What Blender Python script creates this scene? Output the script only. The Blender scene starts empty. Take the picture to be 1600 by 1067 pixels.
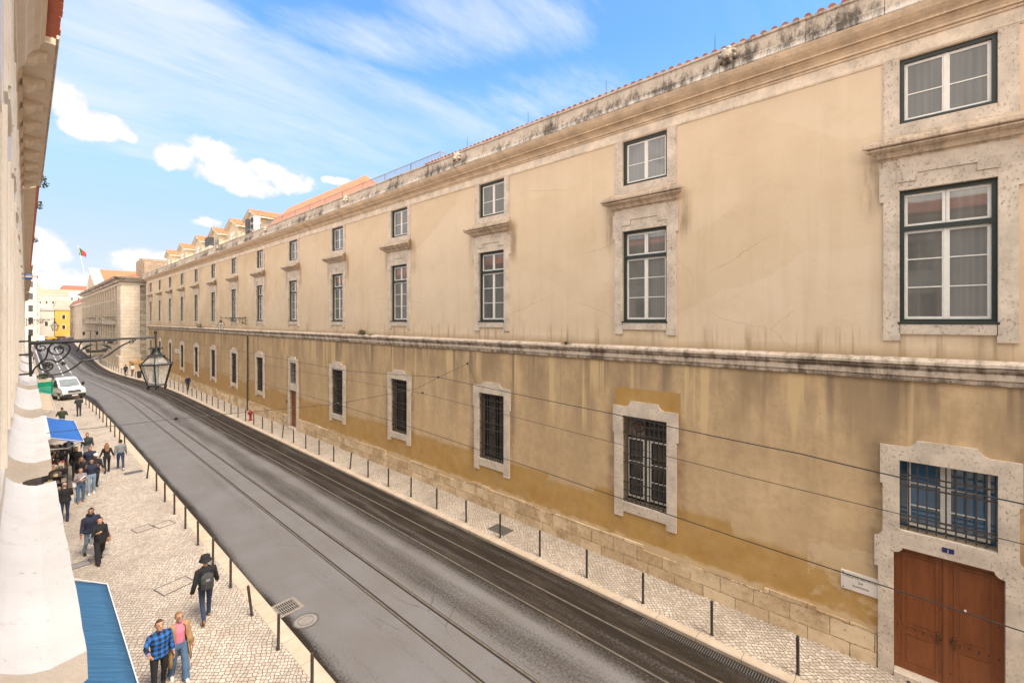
import bpy, bmesh, math, random
from mathutils import Vector, Matrix, kdtree
R = math.radians
random.seed(7)
C = bpy.context.scene.collection
SC = bpy.context.scene

# ------------------------------------------------------------------ camera
cam_d = bpy.data.cameras.new('camera')
cam = bpy.data.objects.new('camera', cam_d); C.objects.link(cam)
CAMZ = 8.78
cam.location = (0, 0, CAMZ)
cam.rotation_euler = (R(90), 0, -R(47.353))
cam_d.sensor_width = 36.0
cam_d.lens = 15.75
cam_d.shift_y = -33.5 / 1600
cam_d.clip_start = 0.05
cam_d.clip_end = 5000
SC.camera = cam

# ------------------------------------------------------------------ light
SUN_EL, SUN_AZ = R(58), R(178)       # azimuth clockwise from +Y: almost straight down the street, behind the view
SKY_STRENGTH = 0.15
sun_d = bpy.data.lights.new('sun', 'SUN')
sun_d.energy = 2.3; sun_d.angle = R(20); sun_d.color = (1.0, 0.90, 0.78)
sun = bpy.data.objects.new('sun', sun_d); C.objects.link(sun)
sv = Vector((math.sin(SUN_AZ) * math.cos(SUN_EL), math.cos(SUN_AZ) * math.cos(SUN_EL), math.sin(SUN_EL)))
sun.rotation_euler = sv.to_track_quat('Z', 'Y').to_euler()
SC.view_settings.view_transform = 'Standard'
SC.view_settings.look = 'None'
SC.view_settings.gamma = 1.0
SC.view_settings.exposure = 1.14

# ------------------------------------------------------------------ node helpers
def N(nt, typ, ins=None, **props):
    n = nt.nodes.new(typ)
    for k, v in props.items(): setattr(n, k, v)
    for k, v in (ins or {}).items():
        if isinstance(v, bpy.types.NodeSocket): nt.links.new(v, n.inputs[k])
        else: n.inputs[k].default_value = v
    return n
def M(nt, op, a, b=0.0, c=0.0, clamp=False):
    return N(nt, 'ShaderNodeMath', {0: a, 1: b, 2: c}, operation=op, use_clamp=clamp).outputs[0]
def c4(c): return (c[0], c[1], c[2], 1.0)
def MIX(nt, f, a, b, mode='MIX'):
    a = c4(a) if isinstance(a, tuple) else a
    b = c4(b) if isinstance(b, tuple) else b
    return N(nt, 'ShaderNodeMix', {0: f, 6: a, 7: b}, data_type='RGBA', blend_type=mode).outputs[2]
def MAPR(nt, v, a, b, c=0.0, d=1.0, smooth=False):
    return N(nt, 'ShaderNodeMapRange', {0: v, 1: a, 2: b, 3: c, 4: d}, interpolation_type='SMOOTHSTEP' if smooth else 'LINEAR').outputs[0]
def NOISE(nt, vec, scale, detail=4.0, rough=0.55, dist=0.0):
    return N(nt, 'ShaderNodeTexNoise', {'Vector': vec, 'Scale': scale, 'Detail': detail, 'Roughness': rough, 'Distortion': dist}).outputs[0]
def MAP(nt, vec, scale=(1, 1, 1), rot=(0, 0, 0), loc=(0, 0, 0)):
    return N(nt, 'ShaderNodeMapping', {'Vector': vec, 'Scale': scale, 'Rotation': rot, 'Location': loc}).outputs[0]
def POS(nt): return N(nt, 'ShaderNodeNewGeometry').outputs['Position']
def OBJ(nt): return N(nt, 'ShaderNodeTexCoord').outputs['Object']
def SEP(nt, v):
    s = N(nt, 'ShaderNodeSeparateXYZ', {0: v}); return s.outputs[0], s.outputs[1], s.outputs[2]
def COMB(nt, x, y, z): return N(nt, 'ShaderNodeCombineXYZ', {0: x, 1: y, 2: z}).outputs[0]
def newmat(name):
    m = bpy.data.materials.new(name); m.use_nodes = True
    nt = m.node_tree; b = nt.nodes['Principled BSDF']
    return m, nt, b
def setc(nt, b, col):
    if isinstance(col, tuple): b.inputs['Base Color'].default_value = c4(col)
    else: nt.links.new(col, b.inputs['Base Color'])
def BUMP(nt, b, h, strength=0.3, dist=0.02):
    bp = N(nt, 'ShaderNodeBump', {'Height': h, 'Strength': strength, 'Distance': dist})
    nt.links.new(bp.outputs[0], b.inputs['Normal'])

# ------------------------------------------------------------------ sky with clouds
world = bpy.data.worlds.new('World'); SC.world = world
world.use_nodes = True
def build_sky():
    nt = world.node_tree; nt.nodes.clear()
    d = N(nt, 'ShaderNodeTexCoord').outputs['Generated']
    sky = N(nt, 'ShaderNodeTexSky', sky_type='NISHITA', sun_disc=False, sun_elevation=SUN_EL,
            sun_rotation=SUN_AZ, air_density=1.0, dust_density=0.6, ozone_density=2.2)
    x, y, z = SEP(nt, d)
    az = M(nt, 'ARCTAN2', x, y)
    el = M(nt, 'ARCSINE', z)
    n1 = NOISE(nt, d, 9.0, 7.0, 0.6)
    n1b = NOISE(nt, d, 26.0, 6.0, 0.62); n1c = NOISE(nt, d, 70.0, 5.0, 0.6)
    # wide sweeping cirrus
    plane = COMB(nt, M(nt, 'DIVIDE', x, M(nt, 'ADD', z, 0.12)), M(nt, 'DIVIDE', y, M(nt, 'ADD', z, 0.12)), 0.0)
    n2 = NOISE(nt, MAP(nt, plane, (0.55, 2.2, 1), (0, 0, R(28))), 1.3, 7.0, 0.62, 0.6)
    n3 = NOISE(nt, plane, 0.9, 3.0, 0.5)
    def blob(a0, e0, sa, se):
        u = M(nt, 'DIVIDE', M(nt, 'SUBTRACT', az, a0), sa)
        v = M(nt, 'DIVIDE', M(nt, 'SUBTRACT', el, e0), se)
        return M(nt, 'SUBTRACT', 1.0, M(nt, 'ADD', M(nt, 'MULTIPLY', u, u), M(nt, 'MULTIPLY', v, v)))
    cum = None
    for p in [(0.043, 0.336, 0.026, 0.032), (0.084, 0.308, 0.034, 0.022), (0.058, 0.300, 0.026, 0.020), (0.180, 0.284, 0.034, 0.024), (0.238, 0.302, 0.040, 0.028),
              (0.265, 0.270, 0.062, 0.028), (0.330, 0.285, 0.042, 0.022), (0.375, 0.268, 0.050, 0.022), (0.300, 0.250, 0.05, 0.018),
              (0.450, 0.282, 0.034, 0.010), (0.120, 0.300, 0.012, 0.010), (0.018, 0.105, 0.034, 0.036), (0.135, 0.102, 0.050, 0.022),
              (0.228, 0.178, 0.026, 0.012), (0.115, 0.302, 0.012, 0.010), (0.04, 0.055, 0.06, 0.03),
              (0.15, 0.06, 0.09, 0.022), (-0.7, 0.35, 0.35, 0.2), (-1.5, 0.5, 0.5, 0.25), (2.6, 0.4, 0.5, 0.2), (-2.4, 0.55, 0.6, 0.3)]:
        b = blob(*p)
        cum = b if cum is None else M(nt, 'MAXIMUM', cum, b)
    cum = M(nt, 'MAXIMUM', cum, -1.2)
    puff = M(nt, 'ADD', M(nt, 'MULTIPLY', M(nt, 'SUBTRACT', n1, 0.5), 2.6), M(nt, 'ADD', M(nt, 'MULTIPLY', M(nt, 'SUBTRACT', n1b, 0.5), 2.0), M(nt, 'MULTIPLY', M(nt, 'SUBTRACT', n1c, 0.5), 1.0)))
    mcum = MAPR(nt, M(nt, 'ADD', cum, puff), -0.12, 0.62, 0.0, 1.0, True)
    # veil
    veil = M(nt, 'MAXIMUM', blob(0.36, 0.395, 0.50, 0.12), blob(0.12, 0.42, 0.22, 0.16))
    veil = M(nt, 'MAXIMUM', veil, M(nt, 'MULTIPLY', blob(0.80, 0.585, 0.24, 0.07), 0.75))
    veil = M(nt, 'MAXIMUM', veil, M(nt, 'MULTIPLY', blob(0.60, 0.54, 0.24, 0.05), 0.65))
    veil = M(nt, 'MAXIMUM', veil, M(nt, 'MULTIPLY', blob(0.92, 0.47, 0.16, 0.05), 0.4))
    veil = MAPR(nt, M(nt, 'ADD', M(nt, 'ADD', veil, 0.12), M(nt, 'MULTIPLY', M(nt, 'SUBTRACT', NOISE(nt, MAP(nt, plane, (0.5, 1.3, 1), (0, 0, R(28))), 2.2, 7, 0.66), 0.5), 3.4)), -0.1, 1.1, 0.0, 1.0, True)
    mv = M(nt, 'MULTIPLY', veil, MAPR(nt, M(nt, 'ADD', n2, M(nt, 'MULTIPLY', n3, 0.45)), 0.44, 0.90, 0.04, 0.85))
    far = M(nt, 'MULTIPLY', MAPR(nt, n2, 0.48, 0.75, 0.0, 0.35), MAPR(nt, az, 1.1, 1.6))
    back = MAPR(nt, M(nt, 'ABSOLUTE', M(nt, 'SUBTRACT', az, 0.55)), 1.1, 1.9)          # bright cloud added out of view behind the camera, to light the facade
    far = M(nt, 'MAXIMUM', far, M(nt, 'MULTIPLY', back, MAPR(nt, n2, 0.25, 0.5, 0.6, 1.0)))
    haze = MAPR(nt, el, 0.10, 0.56, 0.96, 0.0, True)
    m = M(nt, 'MAXIMUM', mv, far)
    skyc0 = None
    skyc = MIX(nt, 1.0, sky.outputs[0], (0.62, 0.90, 1.06), 'MULTIPLY')
    hz = MIX(nt, MAPR(nt, el, 0.0, 0.20), (2.65, 2.75, 2.85), (1.75, 2.28, 2.95))
    shade = MAPR(nt, M(nt, 'ADD', M(nt, 'MULTIPLY', cum, 0.35), M(nt, 'ADD', M(nt, 'MULTIPLY', n1b, 1.1), M(nt, 'MULTIPLY', n1c, 0.5))), 0.55, 1.15, 0.0, 1.0)
    ccol = MIX(nt, shade, (2.35, 2.52, 2.85), (3.4, 3.36, 3.3))
    skyc = MIX(nt, M(nt, 'MULTIPLY', haze, M(nt, 'SUBTRACT', 1.0, back)), skyc, hz)
    wcol = MIX(nt, back, (2.75, 2.95, 3.2), (11.2, 10.2, 8.9))
    c = MIX(nt, m, skyc, wcol)
    c = MIX(nt, mcum, c, ccol)
    bg = N(nt, 'ShaderNodeBackground', {0: c, 1: SKY_STRENGTH})
    out = N(nt, 'ShaderNodeOutputWorld')
    nt.links.new(bg.outputs[0], out.inputs[0])
build_sky()

# ------------------------------------------------------------------ mesh helpers
class MB:
    def __init__(s): s.v = []; s.f = []; s.m = []; s.cur = 0
    def add(s, vs, fs):
        o = len(s.v); s.v += [tuple(p) for p in vs]
        s.f += [tuple(i + o for i in f) for f in fs]; s.m += [s.cur] * len(fs); return s
    def box(s, x0, x1, y0, y1, z0, z1):
        if x0 > x1: x0, x1 = x1, x0
        if y0 > y1: y0, y1 = y1, y0
        return s.add([(x0, y0, z0), (x1, y0, z0), (x1, y1, z0), (x0, y1, z0), (x0, y0, z1), (x1, y0, z1), (x1, y1, z1), (x0, y1, z1)],
                     [(3, 2, 1, 0), (4, 5, 6, 7), (0, 1, 5, 4), (1, 2, 6, 5), (2, 3, 7, 6), (3, 0, 4, 7)])
    def quad(s, a, b, c, d): return s.add([a, b, c, d], [(0, 1, 2, 3)])
    def loft(s, rings, cap=True, closed=True):
        n = len(rings[0]); vs = [p for r in rings for p in r]; fs = []
        for i in range(len(rings) - 1):
            for j in range(n if closed else n - 1):
                k = (j + 1) % n
                fs.append((i * n + j, i * n + k, (i + 1) * n + k, (i + 1) * n + j))
        if cap:
            fs.append(tuple(reversed(range(n)))); fs.append(tuple((len(rings) - 1) * n + j for j in range(n)))
        return s.add(vs, fs)
    def prism(s, poly, plane, a, b):
        """poly of 2D points extruded a..b along the third axis; plane 'yz' (extrude x), 'xz' (extrude y), 'xy' (extrude z)"""
        def P(p, t):
            return {'yz': (t, p[0], p[1]), 'xz': (p[0], t, p[1]), 'xy': (p[0], p[1], t)}[plane]
        return s.loft([[P(p, a) for p in poly], [P(p, b) for p in poly]])
    def tube(s, path, r, n=8, cap=True):
        path = [Vector(p) for p in path]; rr = r if isinstance(r, (list, tuple)) else [r] * len(path)
        rings = []; up = None
        for i, p in enumerate(path):
            d = (path[min(i + 1, len(path) - 1)] - path[max(i - 1, 0)]).normalized()
            if up is None:
                up = Vector((0, 0, 1)) if abs(d.z) < 0.9 else Vector((1, 0, 0))
            a = d.cross(up).normalized(); b = a.cross(d).normalized(); up = b
            q = rr[i]; qa, qb = q if isinstance(q, tuple) else (q, q)
            rings.append([p + a * (math.cos(2 * math.pi * k / n) * qa) + b * (math.sin(2 * math.pi * k / n) * qb) for k in range(n)])
        return s.loft(rings, cap)
    def lathe(s, prof, cx=0, cy=0, n=16, cap=True):
        return s.loft([[(cx + r * math.cos(2 * math.pi * k / n), cy + r * math.sin(2 * math.pi * k / n), z) for k in range(n)] for r, z in prof], cap)
    def ball(s, c, r, n=12, m=8):
        rx, ry, rz = r if isinstance(r, tuple) else (r, r, r)
        rings = []
        for i in range(1, m):
            t = math.pi * i / m
            rings.append([(c[0] + rx * math.sin(t) * math.cos(2 * math.pi * k / n), c[1] + ry * math.sin(t) * math.sin(2 * math.pi * k / n), c[2] - rz * math.cos(t)) for k in range(n)])
        return s.loft(rings)
    def build(s, name, mats, parent=None, smooth=False, loc=None, rz=None, bevel=0):
        me = bpy.data.meshes.new(name)
        me.from_pydata([tuple(p) for p in s.v], [], s.f)
        mats = mats if isinstance(mats, (list, tuple)) else [mats]
        for m in mats: me.materials.append(m)
        if len(mats) > 1:
            me.polygons.foreach_set('material_index', s.m)
        bm = bmesh.new(); bm.from_mesh(me); bmesh.ops.recalc_face_normals(bm, faces=bm.faces)
        if bevel:
            bmesh.ops.remove_doubles(bm, verts=bm.verts, dist=1e-5)
            es = [e for e in bm.edges if len(e.link_faces) == 2 and e.calc_face_angle(0) > 0.6]
            bmesh.ops.bevel(bm, geom=es, offset=bevel, segments=2, affect='EDGES', clamp_overlap=True)
        bm.to_mesh(me); bm.free()
        if smooth: me.polygons.foreach_set('use_smooth', [True] * len(me.polygons))
        me.update()
        o = bpy.data.objects.new(name, me); C.objects.link(o)
        if parent: o.parent = parent
        if loc: o.location = loc
        if rz is not None: o.rotation_euler = (0, 0, rz)
        return o
def tag(o, label, cat, group=None, kind=None):
    if label: o['label'] = label
    if cat: o['category'] = cat
    if group: o['group'] = group
    if kind: o['kind'] = kind
    return o
def empty(name, loc, label, cat, group=None, rz=0):
    o = bpy.data.objects.new(name, None); C.objects.link(o)
    o.location = loc; o.rotation_euler = (0, 0, rz); o.empty_display_size = 0.3
    return tag(o, label, cat, group)
def kids(o): return list(o.children)
KID = {}
def copy_tree(o, parent=None, only=None):
    ch = KIDS(o)
    c = o.copy(); C.objects.link(c); c.parent = parent
    for k in ch: copy_tree(k, c)
    return c
def KIDS(o):
    return [k for k in C.objects if k.parent == o]
def struct(o): o['kind'] = 'structure'; return o
# ------------------------------------------------------------------ materials
def plain(name, col, rough=0.6, var=0.15, scale=6.0, bump=0.0, metal=0.0, pos=False, spec=None):
    m, nt, b = newmat(name)
    v = POS(nt) if pos else OBJ(nt)
    n = NOISE(nt, v, scale, 5, 0.6)
    k = MAPR(nt, n, 0.25, 0.75, 1.0 - var, 1.0 + var)
    setc(nt, b, MIX(nt, 1.0, col, N(nt, 'ShaderNodeCombineColor', {0: k, 1: k, 2: k}).outputs[0], 'MULTIPLY'))
    b.inputs['Roughness'].default_value = rough; b.inputs['Metallic'].default_value = metal
    if spec is not None: b.inputs['Specular IOR Level'].default_value = spec
    if bump: BUMP(nt, b, n, bump, 0.02)
    return m
def facade_vec(nt):
    x, y, z = SEP(nt, POS(nt)); return x, y, z, COMB(nt, y, z, x)

def m_upper_plaster():
    m, nt, b = newmat('upper plaster')
    x, y, z, v = facade_vec(nt)
    n = NOISE(nt, v, 0.35, 6, 0.6); n2 = NOISE(nt, v, 2.3, 6, 0.65)
    col = MIX(nt, MAPR(nt, n, 0.3, 0.7), (0.630, 0.485, 0.325), (0.710, 0.565, 0.395))
    col = MIX(nt, MAPR(nt, n2, 0.45, 0.8, 0.0, 0.5), col, (0.66, 0.49, 0.31))
    st = NOISE(nt, MAP(nt, v, (2.2, 0.13, 1)), 1.0, 5, 0.6)
    low = MAPR(nt, z, 7.8, 13.0, 0.32, 0.10)
    col = MIX(nt, M(nt, 'MULTIPLY', MAPR(nt, st, 0.52, 0.75), low), col, (0.36, 0.25, 0.145))
    st2 = NOISE(nt, MAP(nt, v, (3.1, 0.10, 1), loc=(7, 3, 0)), 1.0, 4, 0.6)
    col = MIX(nt, M(nt, 'MULTIPLY', MAPR(nt, st2, 0.58, 0.72), 0.35), col, (0.76, 0.62, 0.44))
    bl = NOISE(nt, v, 0.9, 7, 0.7); col = MIX(nt, MAPR(nt, bl, 0.50, 0.72, 0.0, 0.45), col, (0.74, 0.58, 0.42)); col = MIX(nt, MAPR(nt, bl, 0.46, 0.28, 0.0, 0.35), col, (0.50, 0.36, 0.21))
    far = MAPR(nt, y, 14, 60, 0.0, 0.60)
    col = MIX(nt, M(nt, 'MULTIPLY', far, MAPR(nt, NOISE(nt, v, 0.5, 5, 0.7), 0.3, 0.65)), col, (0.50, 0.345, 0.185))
    vd = N(nt, 'ShaderNodeVectorMath', {0: v, 1: COMB(nt, M(nt, 'MULTIPLY', n2, 0.5), M(nt, 'MULTIPLY', n, 0.8), 0.0)}, operation='ADD').outputs[0]
    ck = N(nt, 'ShaderNodeTexVoronoi', {'Vector': MAP(nt, vd, (0.28, 0.40, 1)), 'Scale': 1.0}, feature='DISTANCE_TO_EDGE', voronoi_dimensions='2D').outputs[0]
    col = MIX(nt, M(nt, 'MULTIPLY', MAPR(nt, ck, 0.0015, 0.005, 1.0, 0.0), MAPR(nt, NOISE(nt, v, 0.25, 2, 0.5), 0.50, 0.60, 0.0, 0.55)), col, (0.30, 0.20, 0.11))
    pt = N(nt, 'ShaderNodeTexVoronoi', {'Vector': MAP(nt, vd, (0.20, 0.34, 1), loc=(3, 1, 0)), 'Scale': 1.0}, feature='F1', distance='CHEBYCHEV', voronoi_dimensions='2D').outputs['Color']
    pr_ = N(nt, 'ShaderNodeSeparateColor', {0: pt}).outputs[0]
    col = MIX(nt, MAPR(nt, pr_, 0.55, 1.0, 0.0, 0.22), col, (0.72, 0.60, 0.46)); col = MIX(nt, MAPR(nt, pr_, 0.35, 0.0, 0.0, 0.16), col, (0.50, 0.35, 0.19))
    rs = NOISE(nt, MAP(nt, v, (5.0, 0.20, 1), loc=(1, 8, 0)), 1.0, 4, 0.6)
    sl = M(nt, 'MULTIPLY', MAPR(nt, M(nt, 'ABSOLUTE', M(nt, 'SUBTRACT', z, 7.95)), 0.25, 0.75, 1.0, 0.0), 1.0)
    col = MIX(nt, M(nt, 'MULTIPLY', MAPR(nt, rs, 0.54, 0.66), M(nt, 'MULTIPLY', sl, 0.55)), col, (0.26, 0.17, 0.09))
    ym = M(nt, 'ABSOLUTE', M(nt, 'SUBTRACT', M(nt, 'FRACT', M(nt, 'DIVIDE', M(nt, 'ADD', y, 0.365 + 7.47 * 4 + 3.735), 7.47)), 0.5))
    edge = M(nt, 'MULTIPLY', MAPR(nt, M(nt, 'ABSOLUTE', M(nt, 'SUBTRACT', ym, 0.182)), 0.0, 0.050, 1.0, 0.0, True),
             MAPR(nt, M(nt, 'ABSOLUTE', M(nt, 'SUBTRACT', z, 12.15)), 0.2, 1.15, 1.0, 0.0, True))
    col = MIX(nt, M(nt, 'MULTIPLY', edge, MAPR(nt, NOISE(nt, MAP(nt, v, (3.5, 0.5, 1)), 1.2, 5, 0.65), 0.35, 0.62, 0.0, 0.7)), col, (0.215, 0.145, 0.08))  # mark under the hood ends: dirt with the soft shadow painted in
    # darker grime line just above the string course
    g = M(nt, 'MULTIPLY', MAPR(nt, M(nt, 'ADD', z, M(nt, 'MULTIPLY', NOISE(nt, v, 1.2, 4, 0.6), 0.35)), 7.98, 8.35, 0.75, 0.0), 1.0)
    col = MIX(nt, g, col, (0.29, 0.19, 0.09))
    setc(nt, b, col); b.inputs['Roughness'].default_value = 0.9
    BUMP(nt, b, M(nt, 'ADD', NOISE(nt, v, 9, 6, 0.7), M(nt, 'MULTIPLY', NOISE(nt, v, 60, 3, 0.6), 0.4)), 0.25, 0.02)
    return m
def m_lower_plaster():
    m, nt, b = newmat('lower plaster')
    x, y, z, v = facade_vec(nt)
    n = NOISE(nt, v, 0.45, 6, 0.65); n2 = NOISE(nt, v, 3.5, 6, 0.7)
    col = MIX(nt, MAPR(nt, n, 0.3, 0.7), (0.560, 0.385, 0.205), (0.680, 0.495, 0.285))
    col = MIX(nt, MAPR(nt, n2, 0.42, 0.72, 0.0, 0.5), col, (0.42, 0.285, 0.160))
    up = MAPR(nt, z, 3.2, 7.35, 0.0, 1.0)
    # grey dirt falling from the string course, with washed clean streaks
    dirt = NOISE(nt, MAP(nt, v, (1.0, 0.22, 1), loc=(2, 0, 0)), 0.9, 6, 0.62)
    col = MIX(nt, M(nt, 'MULTIPLY', MAPR(nt, dirt, 0.36, 0.60), MAPR(nt, up, 0.0, 0.9, 0.25, 0.80)), col, (0.290, 0.200, 0.115))
    s1 = NOISE(nt, MAP(nt, v, (2.0, 0.035, 1), loc=(11, 0, 0)), 1.0, 3, 0.5)
    cut = M(nt, 'MULTIPLY', NOISE(nt, MAP(nt, v, (2.2, 0.0, 1), loc=(5, 0, 0)), 1.0, 2, 0.5), 6.5)
    lim = MAPR(nt, M(nt, 'ADD', z, cut), 8.6, 9.4, 0.0, 1.0)
    col = MIX(nt, M(nt, 'MULTIPLY', MAPR(nt, s1, 0.555, 0.60), M(nt, 'MULTIPLY', lim, 0.8)), col, (0.66, 0.48, 0.25))
    s2 = NOISE(nt, MAP(nt, v, (2.6, 0.05, 1), loc=(31, 4, 0)), 1.0, 4, 0.5)
    lim2 = MAPR(nt, M(nt, 'ADD', z, M(nt, 'MULTIPLY', NOISE(nt, MAP(nt, v, (1.6, 0, 1), loc=(9, 0, 0)), 1.0, 2, 0.5), 5.0)), 8.2, 9.6, 0.0, 1.0)
    col = MIX(nt, M(nt, 'MULTIPLY', MAPR(nt, s2, 0.57, 0.64), M(nt, 'MULTIPLY', lim2, 0.75)), col, (0.215, 0.150, 0.098))
    # soot near the course and general spots
    sp = NOISE(nt, MAP(nt, v, (1, 0.7, 1)), 6.0, 5, 0.7)
    col = MIX(nt, MAPR(nt, sp, 0.66, 0.76, 0.0, 0.55), col, (0.17, 0.10, 0.055))
    # repainted ochre band at the foot, stepped where the roller stopped
    cell = M(nt, 'FLOOR', M(nt, 'MULTIPLY', M(nt, 'ADD', y, M(nt, 'MULTIPLY', NOISE(nt, v, 0.6, 2, 0.5), 0.9)), 0.42))
    wn = N(nt, 'ShaderNodeTexWhiteNoise', {'W': cell}, noise_dimensions='1D').outputs[0]
    thr = M(nt, 'ADD', M(nt, 'ADD', 2.30, M(nt, 'MULTIPLY', wn, 0.42)), M(nt, 'MULTIPLY', M(nt, 'SUBTRACT', NOISE(nt, v, 2.0, 5, 0.6), 0.5), 0.30))
    thr = M(nt, 'ADD', thr, MAPR(nt, y, 22, 60, 0.0, 0.6))
    och = MAPR(nt, M(nt, 'SUBTRACT', thr, z), -0.10, 0.14, 0.0, 1.0, True)
    def rect(y0, y1, z0, z1):
        a = M(nt, 'MULTIPLY', M(nt, 'GREATER_THAN', y, y0), M(nt, 'LESS_THAN', y, y1))
        return M(nt, 'MULTIPLY', a, M(nt, 'MULTIPLY', M(nt, 'GREATER_THAN', z, z0), M(nt, 'LESS_THAN', z, z1)))
    och = M(nt, 'MAXIMUM', och, rect(5.85, 8.25, 5.3, 6.38))
    ocol = MIX(nt, MAPR(nt, NOISE(nt, v, 1.6, 6, 0.65), 0.32, 0.68), (0.400, 0.220, 0.052), (0.500, 0.300, 0.085))
    ocol = MIX(nt, MAPR(nt, NOISE(nt, v, 5, 5, 0.7), 0.6, 0.78, 0.0, 0.55), ocol, (0.27, 0.145, 0.04))
    col = MIX(nt, M(nt, 'MULTIPLY', och, MAPR(nt, NOISE(nt, v, 1.1, 5, 0.65), 0.30, 0.6, 0.62, 0.92)), col, ocol)
    # bare scraped plaster around the plaque and along the plinth
    bare = M(nt, 'MULTIPLY', rect(0.75, 2.35, 1.0, 2.9), MAPR(nt, M(nt, 'ADD', NOISE(nt, v, 2.6, 4, 0.6), MAPR(nt, M(nt, 'ABSOLUTE', M(nt, 'SUBTRACT', z, 2.3)), 0.25, 0.8, 0.12, -0.1)), 0.46, 0.62))
    edge = MAPR(nt, M(nt, 'ADD', z, M(nt, 'MULTIPLY', NOISE(nt, v, 2.4, 5, 0.65), -0.55)), 0.78, 0.90, 0.75, 0.0)
    col = MIX(nt, M(nt, 'MAXIMUM', M(nt, 'MULTIPLY', bare, 0.65), edge), col, (0.64, 0.49, 0.31))
    # darker close to the window surrounds
    ym = M(nt, 'ABSOLUTE', M(nt, 'SUBTRACT', M(nt, 'FRACT', M(nt, 'DIVIDE', M(nt, 'ADD', y, 0.365 + 7.47 * 4 + 3.735), 7.47)), 0.5))
    so = M(nt, 'MULTIPLY', MAPR(nt, M(nt, 'ABSOLUTE', M(nt, 'SUBTRACT', ym, 0.165)), 0.0, 0.045, 0.55, 0.0, True),
           M(nt, 'MULTIPLY', MAPR(nt, z, 5.6, 6.1, 1.0, 0.0), MAPR(nt, z, 1.7, 2.6)))
    col = MIX(nt, M(nt, 'MULTIPLY', so, MAPR(nt, NOISE(nt, v, 2.0, 5, 0.6), 0.3, 0.6)), col, (0.15, 0.095, 0.05))
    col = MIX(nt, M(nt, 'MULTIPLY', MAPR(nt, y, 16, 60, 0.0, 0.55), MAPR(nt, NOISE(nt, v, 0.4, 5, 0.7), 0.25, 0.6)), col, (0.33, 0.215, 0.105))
    setc(nt, b, col); b.inputs['Roughness'].default_value = 0.9
    BUMP(nt, b, M(nt, 'ADD', NOISE(nt, v, 7, 6, 0.7), M(nt, 'MULTIPLY', NOISE(nt, v, 45, 3, 0.6), 0.5)), 0.35, 0.025)
    return m
def m_limestone(name, base=(0.58, 0.465, 0.35), dark=(0.16, 0.10, 0.06), pit=0.55, streak=0.0, bands=None):
    m, nt, b = newmat(name)
    x, y, z, v = facade_vec(nt)
    n = NOISE(nt, v, 2.0, 6, 0.65)
    lo = tuple(c * 0.72 for c in base); hi = tuple(min(1, c * 1.16) for c in base)
    col = MIX(nt, MAPR(nt, n, 0.3, 0.7), lo, hi)
    p = NOISE(nt, MAP(nt, v, (1.0, 0.6, 1)), 21.0, 4, 0.62)
    patch = MAPR(nt, NOISE(nt, v, 0.9, 3, 0.6), 0.36, 0.56, 0.15, 1.0)
    pm = M(nt, 'MULTIPLY', MAPR(nt, p, 0.56, 0.63), M(nt, 'MULTIPLY', patch, pit))
    col = MIX(nt, pm, col, dark)
    if streak:
        s = NOISE(nt, MAP(nt, v, (3.0, 0.55, 1)), 1.6, 6, 0.65)
        col = MIX(nt, M(nt, 'MULTIPLY', MAPR(nt, s, 0.47, 0.60), streak), col, (0.075, 0.052, 0.036))
    setc(nt, b, col); b.inputs['Roughness'].default_value = 0.85
    BUMP(nt, b, M(nt, 'SUBTRACT', M(nt, 'MULTIPLY', NOISE(nt, v, 30, 5, 0.7), 0.5), pm), 0.4, 0.012)
    return m
def m_ashlar(name, w, h, c1, c2, mortar, stain=(0.20, 0.11, 0.05), sw=0.5, msize=0.012, axis='y'):
    m, nt, b = newmat(name)
    x, y, z = SEP(nt, POS(nt))
    v0 = COMB(nt, y, z, x) if axis == 'y' else COMB(nt, x, z, y)
    dist = M(nt, 'MULTIPLY', M(nt, 'SUBTRACT', NOISE(nt, v0, 2.5, 5, 0.65), 0.5), 0.12)
    v = N(nt, 'ShaderNodeVectorMath', {0: v0, 1: COMB(nt, dist, dist, 0.0)}, operation='ADD').outputs[0]
    br = N(nt, 'ShaderNodeTexBrick', {'Vector': v, 'Color1': c4(c1), 'Color2': c4(c2), 'Mortar': c4(mortar), 'Scale': 1.0,
           'Mortar Size': msize, 'Mortar Smooth': 0.3, 'Bias': 0.0, 'Brick Width': w, 'Row Height': h}, offset=0.45)
    col = br.outputs[0]
    col = MIX(nt, MAPR(nt, NOISE(nt, v0, 1.1, 6, 0.65), 0.45, 0.68, 0.0, sw), col, stain)
    col = MIX(nt, MAPR(nt, NOISE(nt, v0, 9.0, 5, 0.7), 0.35, 0.7, 0.0, 0.35), col, tuple(min(1, k * 1.3) for k in c1))
    sp = NOISE(nt, v0, 5.0, 6, 0.75)
    col = MIX(nt, MAPR(nt, sp, 0.60, 0.70, 0.0, 0.7), col, tuple(k * 0.42 for k in stain))
    col = MIX(nt, MAPR(nt, NOISE(nt, v0, 0.7, 5, 0.7), 0.53, 0.66, 0.0, sw), col, tuple(min(1, k * 1.12) for k in c1))
    setc(nt, b, col); b.inputs['Roughness'].default_value = 0.88
    BUMP(nt, b, M(nt, 'SUBTRACT', M(nt, 'MULTIPLY', NOISE(nt, v0, 8, 6, 0.7), 0.7), br.outputs[1]), 0.5, 0.03)
    return m
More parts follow.
